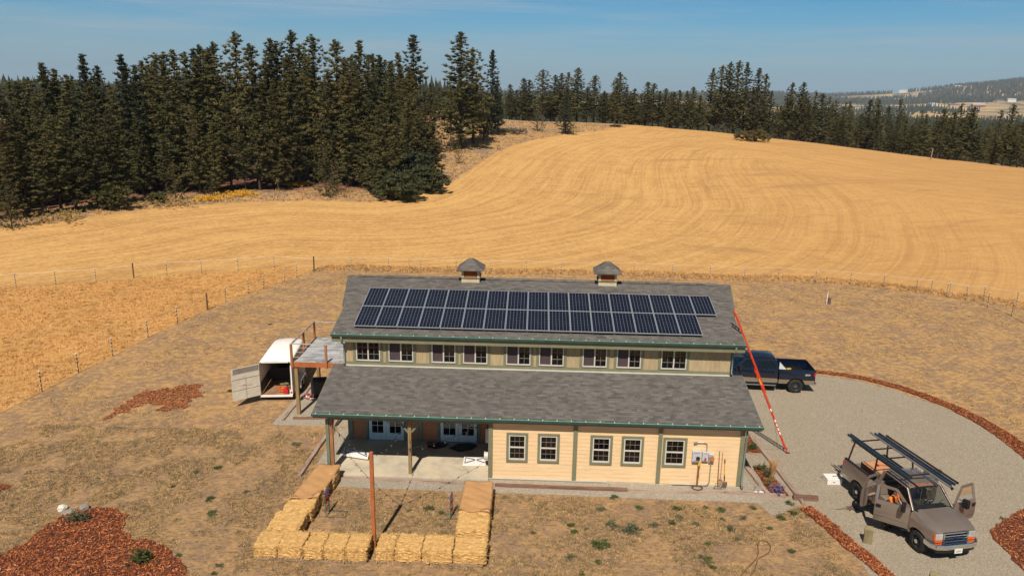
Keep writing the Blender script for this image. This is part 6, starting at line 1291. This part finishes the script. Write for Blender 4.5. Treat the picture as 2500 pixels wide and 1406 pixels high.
for i, (px, yt) in enumerate(CL):
    place(px, yt, 238+rd.uniform(0, 14), 'pine', 'pine of the dense tall clump right of the crest, %s from its left' % ordn(i+1), 'pines of the tall clump behind the crest', 1.1)
for px, yt, l in [(1937, 204, 'left pine of the tall pair right of the dense clump'), (1964, 203, 'right pine of the tall pair right of the dense clump'), (1922, 240, 'lower pine left of the tall pair'), (1978, 255, 'lower pine right of the tall pair')]:
    place(px, yt, 232+rd.uniform(0, 6), 'pine', l, 'tall pair of pines and its neighbours', 1.15)
cn = 0
for i in range(46):
    px = 1900+i*14.2+rd.uniform(-8, 8); yc = float(np.interp(px, [c[0] for c in COLS], [c[3] for c in COLS])); rc = float(np.interp(px, [c[0] for c in COLS], [c[4] for c in COLS]))
    place(px, yc-rd.uniform(75, 140)-(10 if px > 2250 else 0), rc+rd.uniform(14, 60), 'pine' if i % 3 else 'far', 'pine in the near row behind the descending field edge, %s from the left' % ordn(i+1), 'near row of pines behind the right field edge', 1.5)
TALL = [(2146, 243), (2077, 251), (2033, 262), (1999, 275), (2170, 263), (2200, 272), (2370, 277), (2476, 256), (2290, 285), (2344, 300)]
for i, (px, yt) in enumerate(TALL): place(px, yt, rd.uniform(300, 390), 'pine', 'taller pine rising from the valley woods on the right, %s in size order' % ordn(i+1), 'taller pines in the valley woods', 1.1)
for i in range(40):
    px = rd.uniform(1890, 2560); r = rd.uniform(280, 480); p = at_r(px, 300, r); z = T(p.x, p.y); tree(p.x, p.y, rd.uniform(15, 22), 'far', 'pine in the hazy woods filling the valley beyond the field', 'pines filling the valley woods', rd, 1.6)
# far woods: thousands of tiny conifers as one mass
def far_woods(name, label, n, rfun, seed, keep, hh=(12, 22)):
    g = np.random.default_rng(seed); P = []
    while len(P) < n:
        k = 6000; r = rfun(g, k); a = g.uniform(-.66, .66, k); X = CAM[0]+r*np.sin(a); Y = CAM[1]+r*np.cos(a); ok = keep(g, X, Y, r, a)
        P += list(zip(X[ok], Y[ok]))
        if not ok.any(): break
    P = np.array(P[:n]); Z = terr(P[:, 0], P[:, 1]); n = len(P); h = g.uniform(*hh, n); w_ = h*g.uniform(.13, .22, n)
    tiers = ((0., .55, 1.), (.28, .8, .75), (.55, 1.02, .5)); V, F, A_ = [], [], []; o = 0
    for t0, t1, sc_ in tiers:
        m_ = 6; a = g.uniform(0, 6.28, n)[:, None]+np.arange(m_)*2*PI/m_; rr_ = w_[:, None]*sc_*g.uniform(.6, 1.25, (n, m_)); ring = np.stack([P[:, 0:1]+np.cos(a)*rr_, P[:, 1:2]+np.sin(a)*rr_, (Z+h*t0)[:, None]+g.uniform(-.05, .08, (n, m_))*h[:, None]], -1)
        tip = np.stack([P[:, 0]+g.normal(0, .2, n), P[:, 1], Z+h*t1], -1)[:, None]; V.append(np.concatenate([ring, tip], 1).reshape(-1, 3)); b_ = (np.arange(n)*(m_+1))[:, None, None]+o
        F.append((np.array([[j, (j+1) % m_, m_] for j in range(m_)])[None]+b_).reshape(-1, 3)); A_.append(np.repeat(g.uniform(0, 1, n), m_+1)); o += n*(m_+1)
    V = np.concatenate(V); F = np.concatenate(F); me = bpy.data.meshes.new(name); me.vertices.add(len(V)); me.vertices.foreach_set('co', V.ravel()); me.loops.add(F.size); me.loops.foreach_set('vertex_index', F.ravel().astype(np.int32)); me.polygons.add(len(F)); me.polygons.foreach_set('loop_start', np.arange(len(F), dtype=np.int32)*3); me.update(calc_edges=True)
    at_ = me.attributes.new('v', 'FLOAT', 'POINT'); at_.data.foreach_set('value', np.concatenate(A_).astype(np.float32)); me.materials.append(FARM); ob = bpy.data.objects.new(name, me); col.objects.link(ob); tag(ob, label, 'woods', kind='stuff')
FARM = leaf_mat('far_needles', (.022, .03, .016), (.06, .062, .03))
cl_ = lambda X, Y, s, sd: vnoise(X, Y, s, sd)
far_woods('valley_woods', 'pine woods filling the valley beyond the right side of the field', 5200, lambda g, k: g.uniform(420, 1500, k), 1, lambda g, X, Y, r, a: (cl_(X, Y, 90., 5)+.5*cl_(X, Y, 33., 6) > .48+.28*(r > 900)), (12, 20))
far_woods('middle_woods', 'scattered woods across the farmland in the far valley', 9000, lambda g, k: g.uniform(1500, 4300, k), 2, lambda g, X, Y, r, a: (cl_(X, Y, 330., 7)+.4*cl_(X, Y, 90., 8) > .88), (12, 22))
far_woods('hill_woods', 'bluish woods covering the distant hills on the horizon', 26000, lambda g, k: g.uniform(4100, 7200, k), 3, lambda g, X, Y, r, a: (cl_(X, Y, 520., 9)+.35*cl_(X, Y, 150., 10) > .60), (18, 34))
# shrubs ----------------------------------------------------------------------
def shrub(px, py, w, h, label, m, seed, cat='bush', n=90, nl=16, leaf=.5, stems=True, name='bush', z=None, grp=None):
    g = np.random.default_rng(seed); p = hit(px, py) if z is None else at(px, py, z); C = []
    lob = g.uniform(-.75, .75, (6, 2))*w/2*.8
    for i in range(n):
        l = lob[i % 6]; th = g.uniform(0, 6.28); u = g.uniform(0, 1)**.5; rr_ = w*.30
        C.append([l[0]+math.cos(th)*rr_*u, l[1]*.8+math.sin(th)*rr_*u, h*(.12+.80*g.uniform(0, 1)*math.sqrt(max(0, 1-u*u*.8))*(1-.25*abs(l[0])/(w/2)))])
    o = thing(name, label, cat, p, 0, grp); me = puffs_mesh('foliage', np.array(C), np.full(n, leaf)*g.uniform(.8, 1.2, n), nl, g, m, .6 if leaf > .35 else .35); c = bpy.data.objects.new('foliage', me); c.parent = o; col.objects.link(c)
    if stems:
        mb = MB()
        for i in range(6): mb.tube([(0+.1*i*w/8-.2*w/8, 0, -.1), (lob[i][0]*.5, lob[i][1]*.4, h*.3), (lob[i][0], lob[i][1]*.8, h*.7)], [w*.014, w*.01, w*.004], 5, False)
        mb.build('stem', BARK, o)
    return o
DKB_ = leaf_mat('bush_leaves', (.032, .038, .016), (.085, .088, .032), .1)
shrub(968, 487, 8.5, 4.8, 'big round dark green bush at the corner of the field', DKB_, 1, n=230, leaf=.62, nl=18)
shrub(1045, 468, 7.5, 4.6, 'dark spreading bush just right of the big round bush', DKB_, 2, n=200, leaf=.6, nl=18)
shrub(1010, 455, 6.5, 7.5, 'dark bushy growth behind the big round bush', FIR, 22, n=170, leaf=.65, nl=18)
shrub(290, 512, 5.2, 4.2, 'small leafy broadleaf tree in front of the left forest', DECID, 3, 'tree', n=120, leaf=.5, name='broadleaf_tree')
shrub(375, 497, 3.2, 1.8, 'low brush under the pines right of the small leafy tree', DECID, 4, n=50, leaf=.4)
shrub(1842, 345, 9, 3.6, 'olive autumn bush below the tall pine clump', leaf_mat('autumn_leaves', (.06, .055, .018), (.15, .105, .03), .1), 5, n=130, leaf=.6)
shrub(1255, 327, 7, 1.8, 'grey sagebrush patch on the slope left of the crest', leaf_mat('grey_brush', (.14, .115, .08), (.24, .20, .15), .1), 6, n=90, leaf=.4)
DRY = leaf_mat('dry_brush', (.22, .15, .06), (.45, .32, .13), .2); YEL = leaf_mat('yellow_weed', (.55, .28, .02), (.85, .50, .03), .1)
for i, (px, py, w_, l) in enumerate([(520, 490, 5.5, 'yellow flowering weeds at the forest edge, left patch'), (580, 477, 5.5, 'yellow flowering weeds at the forest edge, middle patch'), (722, 455, 4.5, 'yellow weeds between the trunks, right patch')]): shrub(px, py, w_, .7, l, YEL, 30+i, 'weeds', n=150, leaf=.26, nl=9, stems=False, name='yellow_weeds', grp='patches of yellow weeds at the forest edge')
shrub(135, 541, 7, 1.5, 'tall dry grass clump at the foot of the left forest', DRY, 40, 'grass clump', n=90, leaf=.3, stems=False, name='dry_grass_clump'); shrub(400, 505, 9, 1.0, 'dry grass clump at the forest edge right of the leafy tree', DRY, 41, 'grass clump', n=100, leaf=.28, stems=False, name='dry_grass_clump')
GREEN = leaf_mat('weed_green', (.035, .06, .018), (.10, .135, .04), .25); GREYG = leaf_mat('grey_green', (.07, .08, .045), (.15, .16, .09), .15)
shrub(190, 1272, .85, .5, 'small spiky grey-green shrub at the top of the large mulch bed', GREYG, 50, n=60, leaf=.10, nl=12, z=.03, name='shrub')
shrub(338, 1372, .75, .62, 'round green shrub in the middle of the large mulch bed', GREEN, 51, n=60, leaf=.11, nl=12, z=.03, name='shrub')
shrub(1897, 1204, .75, .5, 'purple lavender plant at the front of the flower bed', leaf_mat('lavender', (.10, .07, .16), (.22, .18, .34), .1), 52, 'plant', n=60, leaf=.08, nl=12, z=.03, name='lavender_plant')
shrub(1858, 1148, .55, .4, 'dark green plant at the back of the flower bed', GREEN, 53, 'plant', n=40, leaf=.08, nl=10, z=.03, name='bed_plant'); shrub(1874, 1166, .5, .5, 'green plant in the middle of the flower bed', GREYG, 54, 'plant', n=40, leaf=.08, nl=10, z=.03, name='bed_plant'); shrub(1878, 1186, .45, .6, 'yellow-green stalky plant in the flower bed beside the lavender', leaf_mat('lime_plant', (.12, .12, .02), (.30, .27, .06), .1), 55, 'plant', n=36, leaf=.07, nl=10, z=.03, name='bed_plant')
shrub(1834, 1095, .6, .4, 'dark plant in the narrow bed behind the house corner', GREEN, 56, 'plant', n=40, leaf=.09, nl=10, z=.03, name='bed_plant')
def grass_plant(px, py, h, w, n, label, m, seed, name='ornamental_grass', cat='ornamental grass'):
    g = np.random.default_rng(seed); p = at(px, py, .02); mb = MB()
    for i in range(n):
        a = g.uniform(0, 6.28); l = h*g.uniform(.6, 1.1); s = g.uniform(.1, 1)*w; d = Vector((math.cos(a), math.sin(a), 0)); q = Vector((-d.y, d.x, 0))*.012
        mb.add([d*.03-q, d*.03+q, d*s*.5+q*.8+Vector((0, 0, l*.6)), d*s*.5-q*.8+Vector((0, 0, l*.6)), d*s+Vector((0, 0, l))], [(0, 1, 2, 3), (3, 2, 4)])
    o = mb.build(name, m); o.location = p; tag(o, label, cat)
grass_plant(1884, 1166, .95, .35, 160, 'tan feathery ornamental grass leaning over the bed timber', mat('feather_grass', (.62, .36, .15), .8), 60)
WEEDS = [(1498, 1215), (1652, 1243), (1660, 1264), (1722, 1238), (1759, 1245), (1467, 1243), (1395, 1281), (1402, 1298), (1432, 1291), (1495, 1283), (1539, 1294), (1597, 1282), (1469, 1330), (1301, 1301), (1710, 1359), (1731, 1370), (1740, 1386), (1393, 1360), (1462, 1373), (1935, 1254), (1782, 1291), (1933, 1345), (1729, 1328), (1800, 1317), (1045, 1243), (1078, 1252), (1122, 1243), (478, 1152), (532, 1143), (723, 1085), (512, 1220), (422, 1187), (535, 1381), (525, 1400), (435, 1356), (601, 1201), (519, 1255), (1840, 1240), (1815, 1265), (2155, 1395), (1905, 1265), (1765, 1268), (1420, 1400), (1560, 1240), (1700, 1280), (1640, 1275), (900, 1350), (1000, 1245), (1930, 1230), (1880, 1290), (680, 950), (660, 792), (560, 955), (2450, 1268)]
wp = []
for s in range(3):
    g = np.random.default_rng(70+s); n = 26; C = np.stack([g.uniform(-.13, .13, n), g.uniform(-.13, .13, n), g.uniform(.02, .10, n)], 1); wp.append(leaves_mesh('weed', C, np.full(n, .08), 9, g, GREEN if s < 2 else GREYG, .2, 1.5))
rd2 = random.Random(5)
for i, (px, py) in enumerate(WEEDS):
    o = bpy.data.objects.new('weed_plant', wp[i % 3 if i not in (9, 10) else 2]); col.objects.link(o); o.location = at(px, py, .0); s = rd2.uniform(.6, 1.2)*(1.9 if i in (9, 10, 24, 12) else 1); o.scale = (s*1.15, s, s*.6); o.rotation_euler = (0, 0, rd2.uniform(0, 6))
    where = 'left of the front bales' if px < 640 else 'between the bale columns' if px < 1130 else 'in the lawn before the beige wall' if px < 1560 else 'in the lawn near the mulch strip'
    if py < 1000: where = 'in the yard left of the house'
    if i == 9: lb_ = 'largest grey-green weed in the lawn before the beige wall'
    elif i == 12: lb_ = 'isolated dark green weed low in the lawn, straight below the first window pair'
    elif i == 24: lb_ = 'bushy green weed left of the right ladder toss game'
    else: lb_ = 'small green weed growing flat %s' % where
    tag(o, lb_, 'weed', 'green weeds %s' % where if lb_.startswith('small green') else 'large weeds in the lawn')
# grass tufts -----------------------------------------------------------------
def tufts(name, label, n, samp, hrange, wr, blades, mats, seed, lean=.5, cat='grass'):
    g = np.random.default_rng(seed); P = samp(g, n); n = len(P); Z = terr(P[:, 0], P[:, 1]); k = n*blades; c = np.repeat(np.stack([P[:, 0], P[:, 1], Z], 1), blades, 0); hh = np.repeat(g.uniform(*hrange, n), blades)*g.uniform(.55, 1.1, k); w_ = np.repeat(g.uniform(*wr, n), blades)
    a = g.uniform(0, 2*PI, k); rad = g.uniform(0, 1, k)**.7*w_; base = c+np.stack([np.cos(a)*rad, np.sin(a)*rad, np.zeros(k)-.01], 1); b_ = g.uniform(0, 2*PI, k); out = np.stack([np.cos(a)*lean, np.sin(a)*lean, np.ones(k)], 1)*hh[:, None]+g.normal(0, .16, (k, 3))*hh[:, None]; side_ = np.stack([np.cos(b_), np.sin(b_), np.zeros(k)], 1)*(hh*.11+w_*.07)[:, None]
    vs = np.stack([base-side_, base+side_, base+out+side_*.25, base+out-side_*.25], 1).reshape(-1, 3); me = bpy.data.meshes.new(name); me.vertices.add(k*4); me.vertices.foreach_set('co', vs.ravel()); me.loops.add(k*4); me.loops.foreach_set('vertex_index', np.arange(k*4, dtype=np.int32)); me.polygons.add(k); me.polygons.foreach_set('loop_start', np.arange(k, dtype=np.int32)*4)
    me.polygons.foreach_set('material_index', np.repeat(g.choice(len(mats), n), blades).astype(np.int32)); [me.materials.append(m) for m in mats]; me.update(calc_edges=True); o = bpy.data.objects.new(name, me); col.objects.link(o); tag(o, label, cat, kind='stuff')
G1 = mat('dry_blade', (.56, .37, .17), .85, var=.2, scale=.7); G2 = mat('olive_blade', (.15, .135, .055), .85, var=.25, scale=.7); G3 = mat('brown_blade', (.30, .19, .10), .85, var=.2, scale=.7); G4 = mat('tall_gold_blade', (.65, .365, .125), .8, var=.18, scale=.3); G4b = mat('tall_straw_blade', (.72, .42, .15), .8, var=.18, scale=.3); G5 = mat('tall_rust_blade', (.58, .315, .105), .8, var=.2, scale=.3)
solid = [drive, bedL, bedM, bedR, [(-1.0, -1.2), (18.9, -1.4), (18.9, 14.2), (-4.4, 11.4), (-4.4, 4.7), (-1, 4.7)], [A2(1955, 1232), A2(2000, 1245), A2(2260, 1500), A2(2100, 1420)]]
def lawn_samp(x0, x1, y0, y1, dens_noise, thr, near=True):
    def f(g, n):
        P = g.uniform((x0, y0), (x1, y1), (n*3, 2)); ok = np.ones(len(P), bool)
        for s_ in solid: ok &= ~inpoly(P[:, 0], P[:, 1], s_)
        ok &= (sdist(P[:, 0], P[:, 1], backline) < -.2) & (psd(P[:, 0], P[:, 1], pasture_poly) < -.2)
        ok &= vnoise(P[:, 0], P[:, 1], dens_noise, 12)+.5*vnoise(P[:, 0], P[:, 1], dens_noise*.35, 13) > thr; return P[ok][:n]
    return f
tufts('lawn_grass', 'patchy dry and green grass over the front lawn', 42000, lawn_samp(-16, 25, -10.5, 4, 1.3, .66), (.025, .075), (.03, .10), 7, [G1, G2, G3, G2], 80, .9)
tufts('yard_grass', 'dry straw-coloured grass of the wide yard around the house', 26000, lawn_samp(-20, 60, 3, 39, 2.2, .75), (.03, .085), (.05, .2), 6, [G1, G3, G1, G3, G2], 81, 1.2)
def past_samp(g, n):
    P = g.uniform((-62, -8), (-9, 42), (n*4, 2)); return P[psd(P[:, 0], P[:, 1], pasture_poly) > .1][:n]
tufts('pasture_grass', 'tall golden-brown grass filling the fenced pasture on the left', 34000, past_samp, (.06, .15), (.05, .2), 8, [G4, G5, G4], 82, .8)
def edge_samp(g, n):
    P = g.uniform((-12, 20), (72, 43), (n*14, 2)); s_ = sdist(P[:, 0], P[:, 1], backline); return P[(s_ > -.5) & (s_ < 1.6)][:n]
tufts('fence_grass', 'taller brown grass growing along the back fence', 6000, edge_samp, (.08, .24), (.04, .14), 6, [G5, G4, G3, G1], 83, .5)
def hill_samp(g, n):
    a = g.uniform(-.72, .12, n*3); r = g.uniform(92, 235, n*3); P = np.stack([CAM[0]+r*np.sin(a), CAM[1]+r*np.cos(a)], 1); s_ = sdist(P[:, 0], P[:, 1], FBX); return P[(s_ > -.2) & ((s_ < 9) | (a > -.17))][:n]
tufts('hillside_grass', 'rough dry grass between the field edge and the pines', 16000, hill_samp, (.12, .38), (.1, .4), 6, [G1, G3, mat('grey_straw', (.32, .24, .15), .9), G4], 84, .6)
# far farms -------------------------------------------------------------------
HWALL = [mat('farm_white', (.75, .72, .66), .7), mat('farm_tan', (.52, .40, .28), .7), mat('farm_red', (.34, .10, .06), .7)]; HROOF = [mat('farm_roof_grey', (.45, .45, .47), .5), mat('farm_roof_dark', (.14, .11, .10), .7)]
FARMS = [(2034, 270, 2400), (2052, 273, 2300), (2068, 279, 1900), (2060, 286, 1700), (2126, 276, 2100), (2154, 276, 2000), (2163, 277, 2050), (2177, 276, 2000), (2188, 272, 2200), (2073, 250, 3600), (2195, 239, 4700), (2206, 238, 4750), (2228, 234, 5000), (2268, 228, 5300), (2205, 225, 5900), (2316, 219, 5600), (2337, 217, 5700), (2363, 219, 5600), (2278, 247, 3800), (2330, 248, 3700), (2390, 246, 3700), (2440, 241, 4000), (2470, 241, 4100), (2438, 262, 2300), (2447, 261, 2350), (1716, 250, 900)]
rd3 = random.Random(12)
for i, (px, py, r_) in enumerate(FARMS):
    p = at_r(px, py, r_); z = T(p.x, p.y); s = r_/3000.; w_, d_, h_ = (rd3.uniform(18, 34)*s+8), (rd3.uniform(10, 16)*s+5), (4.5*s+3); r = thing('farm_building', 'tiny %s farm building in the distant valley, %s of those on the right horizon' % (rd3.choice(['pale', 'white']), ordn(i+1)), 'building', (p.x, p.y, z), rd3.uniform(-.4, .4), 'tiny distant farm buildings')
    mb = MB(); mb.box((-w_/2, -d_/2, -6), (w_/2, d_/2, h_)); mb.build('walls', HWALL[(i*7) % 3 if i % 4 == 0 else i % 2], r)
    mb = MB(); e = .6; a_, b_ = w_/2+e, d_/2+e; mb.add([(-a_, -b_, h_-.2), (a_, -b_, h_-.2), (a_, 0, h_+d_*.28), (-a_, 0, h_+d_*.28), (a_, b_, h_-.2), (-a_, b_, h_-.2)], [(0, 1, 2, 3), (3, 2, 4, 5), (1, 4, 2), (0, 3, 5), (0, 5, 4, 1)]); mb.build('roof', HROOF[i % 2], r)
rp_ = 195; p = at_r(2271, 395, rp_); q = at_r(2274, 363, rp_); z = T(p.x, p.y); mb = MB(); mb.tube([(0, 0, -1), (.15, 0, q.z-z)], [.16, .11], 7); o = mb.build('wooden_pole', mat('pole_wood', (.30, .22, .15), .9)); o.location = (p.x, p.y, z); tag(o, 'lone bare pole standing behind the descending edge of the field', 'pole')
# ---------------------------------------------------------------- haze
HAZE = 7.5e-5
m = bpy.data.materials.new('haze_air'); m.use_nodes = True; t = NT(m.node_tree); t.n.remove(t.n['Principled BSDF']); vp = t.new('ShaderNodeVolumePrincipled'); vp.inputs['Color'].default_value = (.60, .80, 1., 1); vp.inputs['Density'].default_value = HAZE; vp.inputs['Anisotropy'].default_value = -.05; t.l.new(vp.outputs[0], t.n['Material Output'].inputs['Volume'])
allz = [GZ.min(), GZ.max()]
mb = MB(); mb.box((-12800, -12800, float(GZ.min())-1), (12800, 12800, float(GZ.max())+45)); hz = mb.build('haze', m); hz['kind'] = 'stuff'; hz['label'] = 'thin bluish haze over the valley'; hz['category'] = 'haze'; hz.visible_shadow = True
scene.cycles.max_bounces = 8; scene.cycles.volume_bounces = 0; scene.cycles.diffuse_bounces = 2; scene.cycles.glossy_bounces = 3; scene.cycles.transparent_max_bounces = 12; scene.cycles.use_denoising = True
